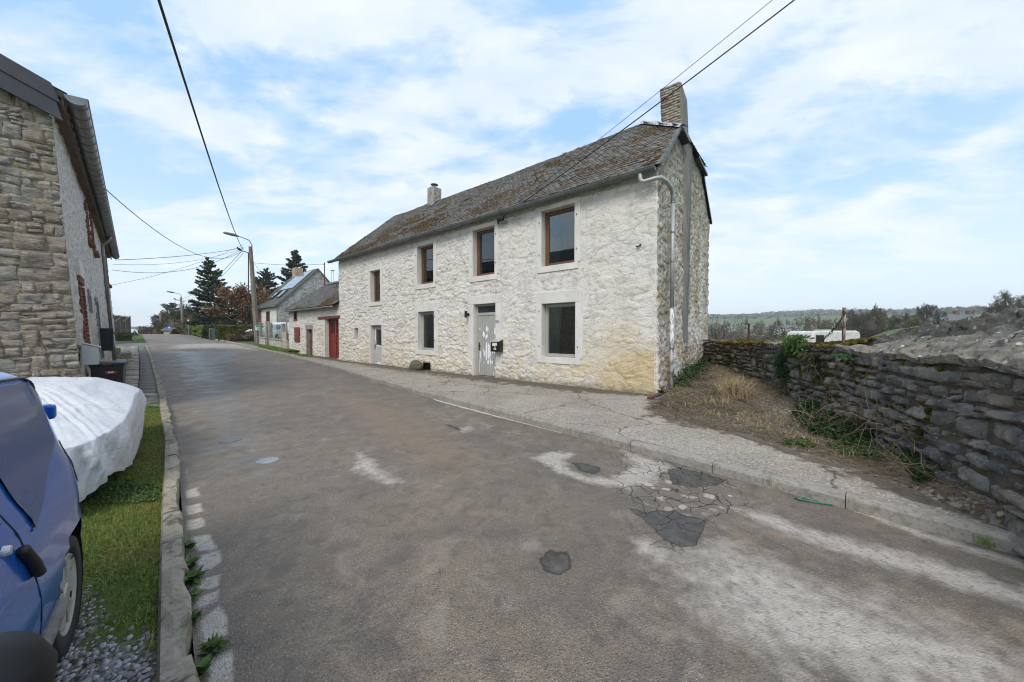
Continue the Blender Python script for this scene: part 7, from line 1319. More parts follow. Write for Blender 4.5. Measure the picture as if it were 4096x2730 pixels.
# leaf litter and dry stems on the yard
def mat_of_stems(name, label, poly, n, L, r, mat, seed, up=.04, cat='dry stems'):
    P = scatter(poly, n, seed); g = np.random.default_rng(seed + 1); a = g.uniform(0, 2 * np.pi, n); l = L * g.uniform(.4, 1.3, n); A = yz(P, .0); A[:, 2] += g.uniform(0, up, n); B = A + np.stack([np.cos(a) * l, np.sin(a) * l, g.normal(.0, .12, n) * l], -1); B[:, 2] = np.maximum(B[:, 2], zyard(B[:, 0], B[:, 1]) + .003)
    kk = (B[:, 0] < XWALL(B[:, 1]) - .03); return tag(stems(name, A[kk], B[kk], r, mat, None, .05, seed, 3, .04), label, cat, None, 'stuff')
mat_of_stems('dry_stems', 'tangled brown dead stems covering the back of the yard', YP((1560, 880), (1620, 830), (1660, 790), (1720, 800), (1800, 850), (1880, 900), (1850, 940), (1700, 935), (1560, 910)), 12000, .24, .0028, TWIG, 61, .07)
mat_of_stems('dry_stems', 'pale dry stems and leaves along the edge of the concrete', YP((1480, 930), (1560, 900), (1750, 935), (1900, 960), (2000, 1020), (2200, 1110), (2353, 1190), (2353, 1215), (2150, 1120), (1900, 1040), (1720, 985), (1560, 960)), 9000, .13, .0022, TWIG, 63, .03)
mat_of_stems('dead_twigs', 'dark rotten stems lying in the yard under the gable', YP((1540, 885), (1600, 860), (1700, 890), (1760, 950), (1600, 945), (1500, 930)), 2600, .18, .003, TWIGD, 65, .04)
n = 1800; P = scatter(YP((1480, 930), (1640, 850), (1900, 900), (2100, 1060), (2353, 1190), (2353, 1210), (1900, 1035), (1600, 955)), n, 67); tag(leaf_mesh('fallen_leaves', yz(P, .012), .035, leafmat('fallen_leaf', (.13, .085, .05), (.36, .29, .20)), None, 1.5, 1.5, None, 68), 'scattered fallen leaves on the yard floor', 'leaf litter', None, 'stuff')
n = 5000; P = scatter(YP((1500, 905), (1640, 870), (1850, 930), (2000, 1030), (2250, 1120), (1900, 1010), (1600, 950)), n, 69); tag(moss('gravel', yz(P, .002), np.array([0, 0, 1.]), rng.uniform(.006, .02, n), PEB, None, 70, .6), 'pale stone chips bedded in the yard floor', 'gravel', None, 'stuff')
# scattered grass and straw over the yard
P = scatter(YP((1500, 935), (1560, 880), (1720, 860), (1880, 910), (1990, 960), (2080, 1040), (2250, 1120), (2353, 1185), (2353, 1205), (2150, 1110), (1900, 1030), (1720, 980)), 9000, 201); k_ = fbm(P[:, 0] * 2.2, P[:, 1] * 2.2, 203) + .1 * np.random.default_rng(4).normal(size=len(P)) > .55; P = P[k_]; kk = P[:, 0] < XWALL(P[:, 1]) - .03; tag(blades('yard_grass', yz(P)[kk], .06, .0026, GRASS, None, .9, 204), 'green grass tufts scattered over the yard', 'grass', None, 'stuff')
P = scatter(YP((1500, 925), (1560, 870), (1720, 840), (1880, 900), (1990, 960), (2100, 1050), (2250, 1120), (2100, 1095), (1900, 1025), (1720, 970)), 9000, 205); k_ = fbm(P[:, 0] * 2.6, P[:, 1] * 2.6, 207) > .53; P = P[k_]; kk = P[:, 0] < XWALL(P[:, 1]) - .03; tag(blades('dry_grass', yz(P)[kk], .13, .0026, STRAW, None, 1.3, 206, .8), 'flattened dry grass lying over the yard', 'dry grass', None, 'stuff')
# green growth
def patch_leaves(name, label, poly, n, size, h, mat, seed, cat='ground plants', kind='stuff', base=0.):
    P = scatter(poly, n, seed); g = np.random.default_rng(seed + 2); hh = h * (fbm(P[:, 0] * 3, P[:, 1] * 3, seed) ** 1.5) * 2 * g.uniform(.1, 1, n); kk = P[:, 0] < XWALL(P[:, 1]) - .02; return tag(leaf_mesh(name, yz(P, base)[kk] + np.array([0, 0, 1]) * hh[kk][:, None], size, mat, None, 1.5, .55, None, seed), label, cat, None, kind)
patch_leaves('nettles', 'dark green nettles at the foot of the stone wall', YP((1820, 950), (1880, 930), (1960, 955), (2010, 985), (2030, 1010), (1960, 1015), (1870, 990)), 7000, .035, .22, NETT, 71)
patch_leaves('nettles', 'dark green nettles by the wall foot near the picture edge', YP((2060, 1050), (2140, 1050), (2190, 1095), (2110, 1105)), 2600, .03, .16, NETT, 73)
patch_leaves('low_weeds', 'bright green weeds scattered over the yard edge', YP((1900, 1010), (2000, 1005), (2080, 1040), (2020, 1050), (1940, 1035)), 1400, .028, .07, GREEN, 75)
patch_leaves('low_weeds', 'low green weeds near the concrete edge of the yard', YP((1790, 985), (1860, 1000), (1880, 1020), (1800, 1010)), 600, .025, .05, GREEN, 77)
patch_leaves('low_weeds', 'green sprouts at the far end of the stone wall', YP((1800, 890), (1850, 885), (1860, 905), (1810, 910)), 500, .04, .12, GREEN, 79)
# ivy bank at the gable foot
g = np.random.default_rng(81); s_ = g.uniform(1.0, 6.2, 2600); o_ = np.abs(g.normal(0, .22, 2600)) + .05; hh = g.uniform(0, 1, 2600) * np.maximum(.06, .34 - o_ * .5) * (.5 + fbm(s_ * 1.5, s_ * 0, 82)); P = np.stack([P0.x + .7835 * o_ + .6213 * s_, P0.y - .6213 * o_ + .7835 * s_], -1); tag(leaf_mesh('ground_ivy', yz(P) + np.array([0, 0, 1.]) * hh[:, None], .045, NETT, None, 1.3, .5, None, 83), 'dark ivy bank growing along the foot of the gable wall', 'ivy', None, 'stuff')
weed('corner_weed', 'small green weed sprouting at the foot of the white house corner', loc2w(.12, -.02, .17), .10, 50, GREEN, .12, 84)
for i, ((x, y), lb) in enumerate((((1010, 842), 'low'), )): pass
# straw tuft
c = g2(1683, 872, .55); P = np.random.default_rng(85).normal(0, .10, (900, 3)) * np.array([1.3, 1.3, 0]); o = blades('straw_tuft', P, .46, .0036, STRAW, None, .75, 86, .6); o.location = (c[0], c[1], float(zyard(c[0], c[1]))); tag(o, 'golden dry grass tuft in front of the mossy wall', 'dry grass')
c = g2(1650, 905, .35); P = np.random.default_rng(87).normal(0, .16, (160, 3)) * np.array([1, 1, 0]); o = blades('straw_tuft', P, .22, .0025, STRAW, None, 1.4, 88, .7); o.location = (c[0], c[1], float(zyard(c[0], c[1]))); tag(o, 'flattened pale dry grass lying on the yard near the gable', 'dry grass')
P = scatter(YP((1640, 880), (1730, 885), (1720, 905), (1640, 905)), 1400, 89); tag(blades('yard_grass', yz(P), .07, .0022, GRASS, None, .8, 90), 'green grass patch before the straw tuft', 'grass', None, 'stuff')
# brambles against the wall
def bramble(label, x, y, n, H_, spread, seed, mat=TWIG):
    c = g2(x, y, .25); g = np.random.default_rng(seed); b0 = np.stack([c[0] + g.normal(0, .12, n), c[1] + g.normal(0, .15, n)], -1); A = yz(b0); a = g.uniform(0, 2 * np.pi, n); B = A + np.stack([np.cos(a) * spread * g.uniform(.2, 1, n), np.sin(a) * spread * g.uniform(.2, 1, n), H_ * g.uniform(.3, 1., n)], -1)
    B[:, 0] = np.minimum(B[:, 0], XWALL(B[:, 1]) - .04); A2 = A * .4 + B * .6; B2 = A2 + g.normal(0, .22, (n, 3)) + np.array([-.03, 0, .05]); B2[:, 0] = np.minimum(B2[:, 0], XWALL(B2[:, 1]) - .03)
    return tag(stems('bramble', np.concatenate([A, A2]), np.concatenate([B, B2]), .0048, mat, None, .06, seed, 4, .04), label, 'bramble')
bramble('low dead bramble heap in the yard under the middle of the wall', 1800, 905, 40, .35, .5, 97); bramble('grey bramble arching over the nettles halfway along the wall', 1985, 985, 34, .7, .5, 98); bramble('bare grey bramble tangle beside the nettles at the wall foot', 1880, 975, 30, .55, .5, 96); bramble('bare thorny bramble leaning on the mossy middle of the stone wall', 1915, 930, 46, .85, .45, 91); bramble('tall bare twigs rising above the straw tuft', 1720, 850, 34, .9, .35, 92); bramble('sparse arching bramble canes near the wall foot toward the camera', 2040, 1030, 18, .75, .5, 93); bramble('low broken bramble stems by the wall at the picture edge', 2150, 1085, 14, .3, .5, 94, TWIG)
# ferns and plants hanging on the wall
def wallplant(label, u, z0, z1, n, wid, size, mat, seed, name='wall_fern', dirs=None, cat='wall plant'):
    a0, X, Y = aw(u); g = np.random.default_rng(seed); a = a0 + g.normal(0, wid, n); f = g.uniform(0, 1, n) ** .8; z = z1 + (z0 - z1) * f; of = .07 + .09 * np.abs(g.normal(0, 1, n)) * (1 - .3 * f); P = wallpt(a + .1 * np.sin(f * 4), z, of); return tag(leaf_mesh(name, P, size, mat, None, 2.8, .1, np.tile([-.5, -.2, -.7], (n, 1)), seed), label, cat)
FERN = leafmat('fern_green', (.018, .055, .018), (.045, .10, .035))
wallplant('soft green fern hanging down the mossy stone wall', 802, .62, 1.18, 2200, .09, .02, FERN, 101); wallplant('leafy green plant sprouting on the wall head beside the chain', 816, 1.12, 1.52, 1100, .2, .035, GREEN, 102); wallplant('dark hanging sedge below the wall coping', 838, .85, 1.22, 1200, .08, .022, leafmat('dark_sedge', (.03, .034, .016), (.075, .075, .035)), 103); wallplant('small green cushion plant under the near wall coping', 880, 1.19, 1.25, 420, .035, .02, FERN, 104)
g = np.random.default_rng(111); n = 16; a_, X_, Y_ = aw(715); 
for i in range(5):
    xx, yy_ = at(711 + i * 3.2 + g.uniform(-1, 1), 330, 12.5 + i * .35)[:2]; A = np.tile([xx, yy_, .6], (4, 1)); B = A + np.stack([g.normal(0, .16, 4), g.normal(0, .16, 4), g.uniform(1.0, 1.75, 4)], -1); tag(stems('sapling', A, B, .012, TWIGD, None, 0, 120 + i, 5, .02), 'thin leafless sapling rising behind the wall beside the gable', 'sapling', 'saplings behind the wall')
q = MB(); c = g2(1835, 1151); pts = [(0, 0, 0), (.05, .03, .005), (.09, .0, .004), (.05, -.02, .006), (0, 0, .008), (-.02, .02, .003), (.12, -.06, .004), (.22, -.10, .003)]; q.tube([(c[0] + x, c[1] + y, c[2] + .01 + z) for x, y, z in pts], .006, 6); tag(q.build('rope_scrap', plain('green_rope', (.03, .22, .14), .7), None, True), 'scrap of green rope lying in the road near the right kerb', 'rope')
q = MB(); c = g2(530, 1012); q.lathe([(0, .006), (.12, .006), (.13, .0), (.13, -.03)], (c[0], c[1], c[2]), 24); tag(q.build('valve_cover', plain('iron_cover', (.13, .13, .13), .4, .5, .3), None), 'small iron valve cover set in the road', 'manhole cover')
q = MB(); c = g2(615, 1058); q.lathe([(0, .006), (.11, .006), (.12, .0), (.12, -.03)], (c[0], c[1], c[2]), 24); tag(q.build('valve_cover', plain('light_iron_cover', (.3, .3, .3), .35, .5, .3), None), 'pale round iron cover set in the middle of the road', 'manhole cover')
# weeds along the pavement and house foot
for i, (x, y, n_, lb) in enumerate(((1010, 853, 160, 'green tuft on the pavement by the small grey door'), (905, 851, 120, 'grassy tuft on the pavement before the slit window'), (1140, 868, 120, 'low green weeds at the white wall foot near the plank door'), (1125, 893, 90, 'grass growing in a pavement crack below the boulder'), (690, 820, 90, 'grass tuft on the pavement by the red garage doors'))):
    c = g2(x, y - 3, .14); P = np.random.default_rng(140 + i).normal(0, .13, (n_, 3)) * np.array([1.3, 1, 0]); o = blades('pavement_weed', P, .05, .003, GRASS, None, .8, 150 + i); o.location = (c[0], c[1], c[2] + .0); tag(o, lb, 'weed', 'weeds on the pavement')
P = scatter([gp(u, v, .08) for u, v in ((262, 346.5), (290, 352.0), (313, 356), (306, 357.5), (280, 352.5), (258, 347.5))], 900, 160); tag(blades('verge_tufts', np.concatenate([P, (zy(P[:, 1]) + .05)[:, None]], 1), .12, .012, GRASS, None, .7, 161), 'green grass on the verge before the garden wall', 'grass', None, 'stuff')
# ================================================================== trees
def skel(seed, H_, r0, spread=.5, levels=5, first=.25, nb=(3, 5), up=.35, wob=.15, shrink=.62):
    g = np.random.default_rng(seed); segs = []; tips = []
    def grow(p, d, L, r, lv):
        n = 4 if lv == 0 else 3; q = p.copy(); dd = d.copy()
        for i in range(n):
            dd = dd + g.normal(0, wob, 3) + np.array([0, 0, up * .1 * (lv > 0)]); dd /= np.linalg.norm(dd); q2 = q + dd * L / n; ra = r * (1 - .5 * i / n); rb = r * (1 - .5 * (i + 1) / n); segs.append((q, q2, ra, rb, lv)); frac = (i + 1) / n
            if lv < levels and (lv > 0 or frac > first):
                for k in range(g.integers(nb[0] - 1, nb[1]) if lv == 0 else g.integers(1, nb[0])):
                    a = g.uniform(0, 2 * np.pi); o = np.cross(dd, [math.cos(a), math.sin(a), .3]); o /= np.linalg.norm(o) + 1e-9; nd = dd * (1 - spread) + o * spread + np.array([0, 0, up * .3]); nd /= np.linalg.norm(nd); grow(q2.copy(), nd, L * shrink * g.uniform(.7, 1.15) * (1.1 - .35 * frac if lv == 0 else 1), rb * .62, lv + 1)
            q = q2
        tips.append(q)
    grow(np.zeros(3), np.array([0, 0, 1.]), H_ * .62, r0, 0); return segs, np.array(tips)
def segmesh(name, S_, mat, parent, k=4, seed=1, minr=.0):
    A = np.array([s[0] for s in S_]); B = np.array([s[1] for s in S_]); ra = np.maximum(np.array([s[2] for s in S_]), minr); rb = np.maximum(np.array([s[3] for s in S_]), minr); d = B - A; d /= np.linalg.norm(d, axis=1)[:, None] + 1e-9; a = np.cross(d, np.array([.3, .7, .2])); a /= np.linalg.norm(a, axis=1)[:, None]; b = np.cross(d, a); V = []
    for P_, r in ((A, ra), (B, rb)):
        for i in range(k): t = 2 * math.pi * i / k; V.append(P_ + (a * math.cos(t) + b * math.sin(t)) * r[:, None])
    V = np.stack(V, 1); n = len(A); bq = np.arange(n)[:, None] * 2 * k; Q = np.concatenate([bq + np.array([i, (i + 1) % k, (i + 1) % k + k, i + k]) for i in range(k)]); r_ = np.repeat(np.random.default_rng(seed).uniform(0, 1, n), 2 * k)
    return np_mesh(name, V.reshape(-1, 3), Q, mat, parent, True, {'rnd': np.stack([r_, r_, r_, np.ones_like(r_)], 1)})
BARK = leafmat('tree_bark', (.05, .043, .034), (.10, .085, .068)); TWG = leafmat('bare_twigs', (.055, .047, .036), (.105, .088, .066)); TWGO = leafmat('olive_twigs', (.075, .068, .036), (.135, .115, .06))
CONI = leafmat('conifer_needles', (.018, .034, .018), (.045, .07, .034)); BEECH = leafmat('copper_leaves', (.105, .052, .020), (.23, .125, .05)); LAUREL = leafmat('laurel_leaves', (.075, .13, .02), (.18, .24, .05)); LAUREL2 = leafmat('dark_laurel', (.018, .04, .012), (.05, .085, .028)); BOXH = leafmat('clipped_hedge', (.065, .08, .015), (.15, .155, .035)); DBUSH = leafmat('dark_bush', (.012, .022, .010), (.032, .05, .018)); SCRUB = leafmat('brown_scrub', (.085, .06, .045), (.165, .12, .085)); OLIVE = leafmat('olive_bush', (.03, .045, .014), (.075, .085, .03)); PALEB = leafmat('pale_bush', (.11, .105, .05), (.19, .165, .085)); REDB = leafmat('red_brown_bush', (.085, .048, .032), (.15, .09, .06))
def conifer(label, base, H_, Rm, seed, grp='dark conifers above the gardens', dens=1., start=.1, mat=None, lean=0.):
    g = np.random.default_rng(seed); t = thing('conifer', label, 'tree', base, 0, grp); q = MB(); q.tube([(lean * H_ * f, 0, H_ * f - .3) for f in np.linspace(0, 1, 8)], [max(.03, .022 * H_ * (1 - f)) for f in np.linspace(0, 1, 8)], 8); q.build('trunk', BARK, t, True)
    segs = []; P = []; D = []; sz = []; z = start * H_
    while z < H_ * .985:
        f = (z / H_ - start) / (1 - start); rl = Rm * (1 - f) ** .72 * (1.0 if f > .12 else .8 + f * 1.6); nb = int(g.integers(4, 7) * dens) + 1
        for k in range(nb):
            a = g.uniform(0, 2 * np.pi); L = rl * g.uniform(.55, 1.18); e = g.uniform(-.12, .25) - .22 * (1 - f) + .5 * f ** 2; zz0 = z + g.uniform(-.2, .2); p0 = np.array([lean * zz0, 0, zz0]); n = 5; q_ = p0
            for i in range(n):
                s0 = (i + 1) / n; nxt = p0 + np.array([math.cos(a) * L * s0, math.sin(a) * L * s0, L * (e * s0 + .22 * s0 ** 2.5 - .12 * s0)]); segs.append((q_, nxt, .035 * (1 - i / n) * H_ / 12, .03 * (1 - (i + .8) / n) * H_ / 12, 1)); m_ = int((5 + 13 * s0) * L / 2.2 * 2.2)
                if s0 > .25:
                    fr = g.uniform(0, 1, m_)[:, None]; w = .13 * L * (1.15 - .55 * s0); pp = q_ * (1 - fr) + nxt * fr + np.stack([-math.sin(a) * g.normal(0, w, m_), math.cos(a) * g.normal(0, w, m_), -np.abs(g.normal(0, .06 * L, m_)) + .02], -1); P.append(pp); D.append(np.tile([math.cos(a), math.sin(a), -.15], (m_, 1)) + g.normal(0, .5, (m_, 3))); sz.append(np.full(m_, .13 + .045 * L))
                q_ = nxt
        z += H_ * .028 * g.uniform(.7, 1.3) * (1.2 - .5 * f)
    segmesh('branches', segs, BARK, t, 3, seed); P = np.concatenate(P); leaf_mesh('crown', P, np.concatenate(sz) * H_ / 12, mat or CONI, t, 1.9, .25, np.concatenate(D), seed); return t
def pt(u, v, Y): p = at(u, v, Y); return p
c_ = pt(222, 338, 44); ztop = pt(208, 257.5, 44)[2]
conifer('tallest dark spruce left of the copper-leaved tree', (pt(220, 336, 44)[0], 44, 1.0), ztop - 1.0, 3.1, 501, start=.07, lean=-.13, dens=1.2)
zt = pt(295, 249.5, 62)[2]; conifer('broad dark conifer standing behind the solar panel house chimney', (pt(296, 330, 62)[0], 62, .8), zt - .8, 4.2, 502, start=.2, dens=1.2)
zt = pt(267, 268, 58)[2]; conifer('smaller flat-topped conifer between pole and chimney', (pt(267, 330, 58)[0], 58, .8), zt - .8, 4.0, 503, start=.3, dens=.8)
zt = pt(171, 302.5, 78)[2]; conifer('sparse far conifer beyond the hill top near the second pole', (pt(171, 330, 78)[0], 78, .6), zt - .6, 4.2, 504, start=.15, dens=.9, mat=leafmat('greyish_needles', (.035, .042, .024), (.08, .08, .05)))
zt = pt(165, 310, 74)[2]; conifer('scrawny bare conifer left of the far one', (pt(164, 330, 74)[0], 74, .6), zt - .6, 2.6, 505, start=.25, dens=.5, mat=SCRUB)
# copper tree
def broad(label, base, H_, Rx, seed, leaf, nleaf, size, grp, name='tree', bark=None, twigr=.012, levels=4, spread=.55, first=.15, up=.35, squash=1., nb=(3, 5)):
    t = thing(name, label, 'tree', base, 0, grp); S_, T_ = skel(seed, H_, .028 * H_, spread, levels, first, nb, up); hmax = max(s[1][2] for s in S_); rmax = np.percentile([np.hypot(s[1][0], s[1][1]) for s in S_], 97); kz = H_ / hmax; kr = Rx / rmax; sc_ = np.array([kr, kr, kz]); S2 = [(s[0] * sc_, s[1] * sc_, s[2], s[3], s[4]) for s in S_]
    big = [s for s in S2 if s[4] <= 1]; sm = [s for s in S2 if s[4] > 1]; segmesh('trunk', big, BARK, t, 6, seed)
    if nleaf:
        g = np.random.default_rng(seed + 1); ends = np.array([s[1] for s in sm if s[4] >= levels - 1]); P = ends[g.integers(0, len(ends), nleaf)] + g.normal(0, .035 * H_, (nleaf, 3)); segmesh('branches', sm, bark or TWG, t, 3, seed, twigr); leaf_mesh('crown', P, size, leaf, t, 1.5, .2, None, seed)
    else: segmesh('crown', sm, bark or TWG, t, 3, seed, twigr)
    return t
zt = pt(242, 283, 40)[2]; broad('wide copper-leaved tree behind the street pole', (pt(244, 335, 40)[0], 40, .9), zt - .9, 3.4, 510, BEECH, 5200, .17, 'broadleaf trees over the gardens', levels=4, spread=.42, first=.02, up=.6, bark=leafmat('copper_twigs', (.08, .05, .03), (.15, .09, .05)))
broad('reddish brown tree right of the street pole against the slate roof', (pt(262, 335, 46)[0], 46, .9), pt(262, 290, 46)[2] - .9, 2.4, 511, leafmat('red_brown_leaves', (.075, .038, .02), (.16, .085, .042)), 3000, .17, 'broadleaf trees over the gardens', first=.1, up=.5)
for i, (u, v, Y, r, lb) in enumerate(((187, 300.5, 70, 2.6, 'bare grey tree behind the second pole'), (194, 305, 66, 2.0, 'thin bare tree left of the tallest spruce'), (158, 312, 90, 2.2, 'wind-bent bare tree over the brown scrub at the field edge'))):
    broad(lb, (pt(u, 330, Y)[0], Y, .8), pt(u, v, Y)[2] - .8, r, 520 + i, None, 0, 0, 'bare trees beyond the crest', levels=5, twigr=.02, up=.5)
# ------------------------------------------------------------------ bushes and hedges
def bush(label, base, rx, ry, rz, seed, mat, n, size, name='bush', grp=None, cat='bush', core=True, lump=.35, stuff=False):
    g = np.random.default_rng(seed); t = thing(name, label, cat, base, 0, grp); d = g.normal(size=(n, 3)); d[:, 2] = np.abs(d[:, 2]) * 1.1 - .12; d /= np.linalg.norm(d, axis=1)[:, None]; lm_ = 1 + lump * (fbm(d[:, 0] * 2.2 + 5 + d[:, 2], d[:, 1] * 2.2 + d[:, 2] * 1.5, seed) - .5) * 2; rr = lm_ * (1 - np.abs(g.normal(0, .10, n))); P = d * np.array([rx, ry, rz]) * rr[:, None]; P[:, 2] = np.maximum(P[:, 2], .0); leaf_mesh('foliage', P, size, mat, t, 1.6, 0, d, seed)
    if core:
        q = MB(); q.lathe([(.02, 0), (.75, 0), (.80, .3), (.68, .6), (.4, .8), (.02, .86)], (0, 0, 0), 14); q.v = [(x * rx, y * ry, z * rz) for x, y, z in q.v]; q.build('stems', TWIGD, t, True)
    return t
def hedge(label, A, B, w, h, seed, mat, n, size, z0=None, z1=None, top=None):
    A = np.array(A, float); B = np.array(B, float); L = np.hypot(*(B - A)[:2]); t = thing('hedge', label, 'hedge', A, math.atan2(B[1] - A[1], B[0] - A[0]), 'clipped garden hedges'); dz = B[2] - A[2]; g = np.random.default_rng(seed); face = g.choice(4, n, p=[.40, .30, .18, .12]); u = g.uniform(0, L, n); v = g.uniform(0, 1, n); j = np.abs(g.normal(0, .06, n)); wv = .10 * (fbm(u * 1.2, v * 3, seed) - .5) * 2
    x = np.where(face == 2, np.where(v < .5, 0, 0), u); x = np.where(face == 2, -.0 - wv + j, x); x = np.where(face == 3, L + wv - j, x); y = np.where(face == 0, 0 - wv + j, np.where(face == 1, g.uniform(0, w, n), g.uniform(0, w, n))); z = np.where(face == 1, h + wv - j, v * h); P = np.stack([x, y, z + dz * x / L], -1)
    nrm_ = np.where((face == 0)[:, None], [0, -1., .2], np.where((face == 1)[:, None], [0, 0, 1.], np.where((face == 2)[:, None], [-1., 0, 0], [1., 0, 0]))); leaf_mesh('foliage', P, size, mat, t, 1.5, 0, nrm_ + g.normal(0, .7, (n, 3)), seed); q = MB(); i = .12; q.add([(i, i, -.3), (L - i, i, -.3 + dz), (L - i, w - i, -.3 + dz), (i, w - i, -.3), (i, i, h - i), (L - i, i, h - i + dz), (L - i, w - i, h - i + dz), (i, w - i, h - i)], [(0, 3, 2, 1), (4, 5, 6, 7), (0, 1, 5, 4), (1, 2, 6, 5), (2, 3, 7, 6), (3, 0, 4, 7)]); q.build('stems', DBUSHM, t); return t  # solid dark core box, its colour stands in for the shade between the leaves
DBUSHM = plain('hedge_inner_shade', (.022, .024, .012), .9, var=.3)
def gz(u, v, Y): return at(u, v, Y)
hA = gz(214.5, 338.2, 33); hB = gz(186, 334.5, 50); hA[2] = float(zy(33)) + .02; hB[2] = float(zy(50))
hedge('long bright laurel hedge along the right verge', hB, hA, 1.4, 1.28, 531, LAUREL, 15000, .10); 
h1 = gz(253, 342, 29.2); h0 = gz(218, 340.3, 28.8); h0[2] = float(zy(28.8)) + .05; h1[2] = float(zy(29.2)) + .05
hedge('square olive green hedge behind the dead brown shrub', h0, h1, 1.6, 1.25, 532, BOXH, 12000, .07)
hedge('dark laurel hedge end facing the camera beside the compost bins', gz(205, 339, 34.0) * np.array([1, 1, 0]) + np.array([0, 0, float(zy(34))]), gz(215, 338.6, 32.6) * np.array([1, 1, 0]) + np.array([0, 0, float(zy(32.6))]), 1.2, 1.27, 533, LAUREL2, 4200, .11)
b_ = gz(240, 341.5, 27.6); bush('dead brown shrub in front of the square olive hedge', (b_[0], 27.9, float(zy(27.6)) + .02), 1.15, .6, .85, 534, SCRUB, 5200, .06, 'shrub', lump=.5)
b_ = gz(222, 330, 35); bush('big round dark clipped bush above the hedges', (b_[0], 35, 1.0), 1.55, 1.5, 2.45, 535, DBUSH, 6500, .09, 'round_bush', lump=.12); bush('dark bush joined to the right of the round one', (gz(231, 330, 36)[0], 36, 1.0), 1.2, 1.2, 1.75, 536, DBUSH, 3000, .09, lump=.3)
for i, (u, vt, Y, rx, mat, lb) in enumerate(((176, 315, 60, 2.4, OLIVE, 'large dark green bush left of the second pole'), (186, 312.5, 62, 2.6, OLIVE, 'tall green bush behind the second pole'), (168, 320, 64, 1.6, OLIVE, 'green bush behind the blue sign'), (191, 318, 56, 1.9, SCRUB, 'russet bush behind the triangular sign'), (197, 318.5, 58, 2.2, DBUSH, 'very dark bush left of the tallest spruce'), (205, 323, 47, 2.3, PALEB, 'pale dry bush over the laurel hedge'), (213, 313, 50, 3.0, DBUSH, 'dark thicket under the tallest spruce'), (177.5, 326.5, 51, .8, BOXH, 'small olive bush at the end of the laurel hedge'), (155, 327.5, 66, 3.2, SCRUB, 'wide brown scrub on the field edge at the crest'), (150, 330.5, 70, 2.2, SCRUB, 'low brown scrub nearest the open field'))):
    zt = gz(u, vt, Y)[2]; bz_ = 1.0 if Y < 60 else .7; bush(lb, (gz(u, 330, Y)[0], Y, bz_), rx, rx * .8, zt - bz_, 540 + i, mat, 3000, .14 * Y / 50, 'bush', 'bushes around the crest', lump=.45)
q = MB(); 
for i, (u, lb) in enumerate(((211.3, 'brown wooden compost slab post by the dark hedge'), (213.6, 'green compost bin by the dark hedge'))):
    p_ = gz(u, 339, 31.2); q = MB(); q.box(-.12 - .1 * i, .12 + .1 * i, -.1, .25, -.1, .98 - .1 * i); o = q.build('compost_bin', plain('bin_%s' % ('wood', 'green')[i], ((.13, .11, .09), (.035, .07, .055))[i], .7), None, bevel=.02); o.location = (p_[0], 31.2, float(zy(31.2)) + .05); tag(o, lb, 'compost bin')
# beige house behind the copper tree, small shed
def simple_house(label, c, rz, L, D, zb, ze, zr, wallm, roofm, wins, grp, name='house', chim=None, winm=None):
    t = thing(name, label, 'house', c, rz, grp); q = MB(); q.prism([(0, zb), (D, zb), (D, ze), (D / 2, zr - .15), (0, ze)], 0, 0, L); q.build('wall', wallm, t); q = MB(); e = .25
    q.prism([(-e, ze - .12), (D / 2, zr), (D + e, ze - .12), (D + e, ze - .28), (D / 2, zr - .18), (-e, ze - .28)], 0, -e, L + e); rf_ = q.build('roof', roofm, t)
    for (x, z, w, h) in wins:
        q = MB(); q.box(x, x + w, -.06, .02, z, z + h); w_ = q.build('window', winm or SWH, t); q = MB(); q.box(x + .08, x + w - .08, -.075, -.06, z + .08, z + h - .08); q.build('pane', GLASS, w_)
    for (x, y, w, z0, z1) in chim or []: q = MB(); q.box(x, x + w, y, y + w, z0, z1); q.build('chimney', plain('chimney_brick', (.16, .08, .055), .9, var=.3), rf_)
    return t
ROOFB = plain('blue_grey_roof', (.10, .105, .115), .6, var=.15, scale=1); ROOFM = plain('mauve_roof', (.13, .115, .125), .6, var=.15, scale=1); BEIGE = plain('beige_wall', (.38, .30, .21), .9, var=.12, scale=1); CREAMW = plain('cream_wall', (.46, .43, .37), .9, var=.08, scale=1); BRICKW = plain('red_brick_wall', (.20, .105, .08), .9, var=.2, scale=3); WHW = plain('white_wall', (.62, .62, .62), .9, var=.05, scale=1)
p_ = gz(233, 330, 52); simple_house('beige house half hidden behind the copper-leaved tree', (p_[0], 52, 0), R(-20), 6.5, 6, 0.5, 4.7, 6.3, BEIGE, REDB if False else plain('brown_roof', (.09, .06, .05), .8, var=.2), [(1.2, 2.2, .9, 1.3), (3.6, 2.2, .9, 1.3), (5.2, 2.2, .8, 1.3)], 'houses beyond the gardens')
p_ = gz(187, 330, 75); simple_house('low dark house roof between bushes near the second pole', (p_[0], 75, 0), R(-25), 7, 5, 0.5, 3.6, 5.2, BEIGE, plain('dark_roof', (.06, .055, .055), .8), [], 'houses beyond the gardens', chim=[(2.6, 2, .9, 4.6, 6.1)])
p_ = gz(163.5, 330, 58); simple_house('tiny pale utility shed at the crest beside the blue sign', (p_[0], 58, 0), R(10), 1.4, 1.4, 1.0, 2.35, 2.75, plain('shed_grey', (.38, .39, .40), .8), ROOFB, [], None, name='shed')
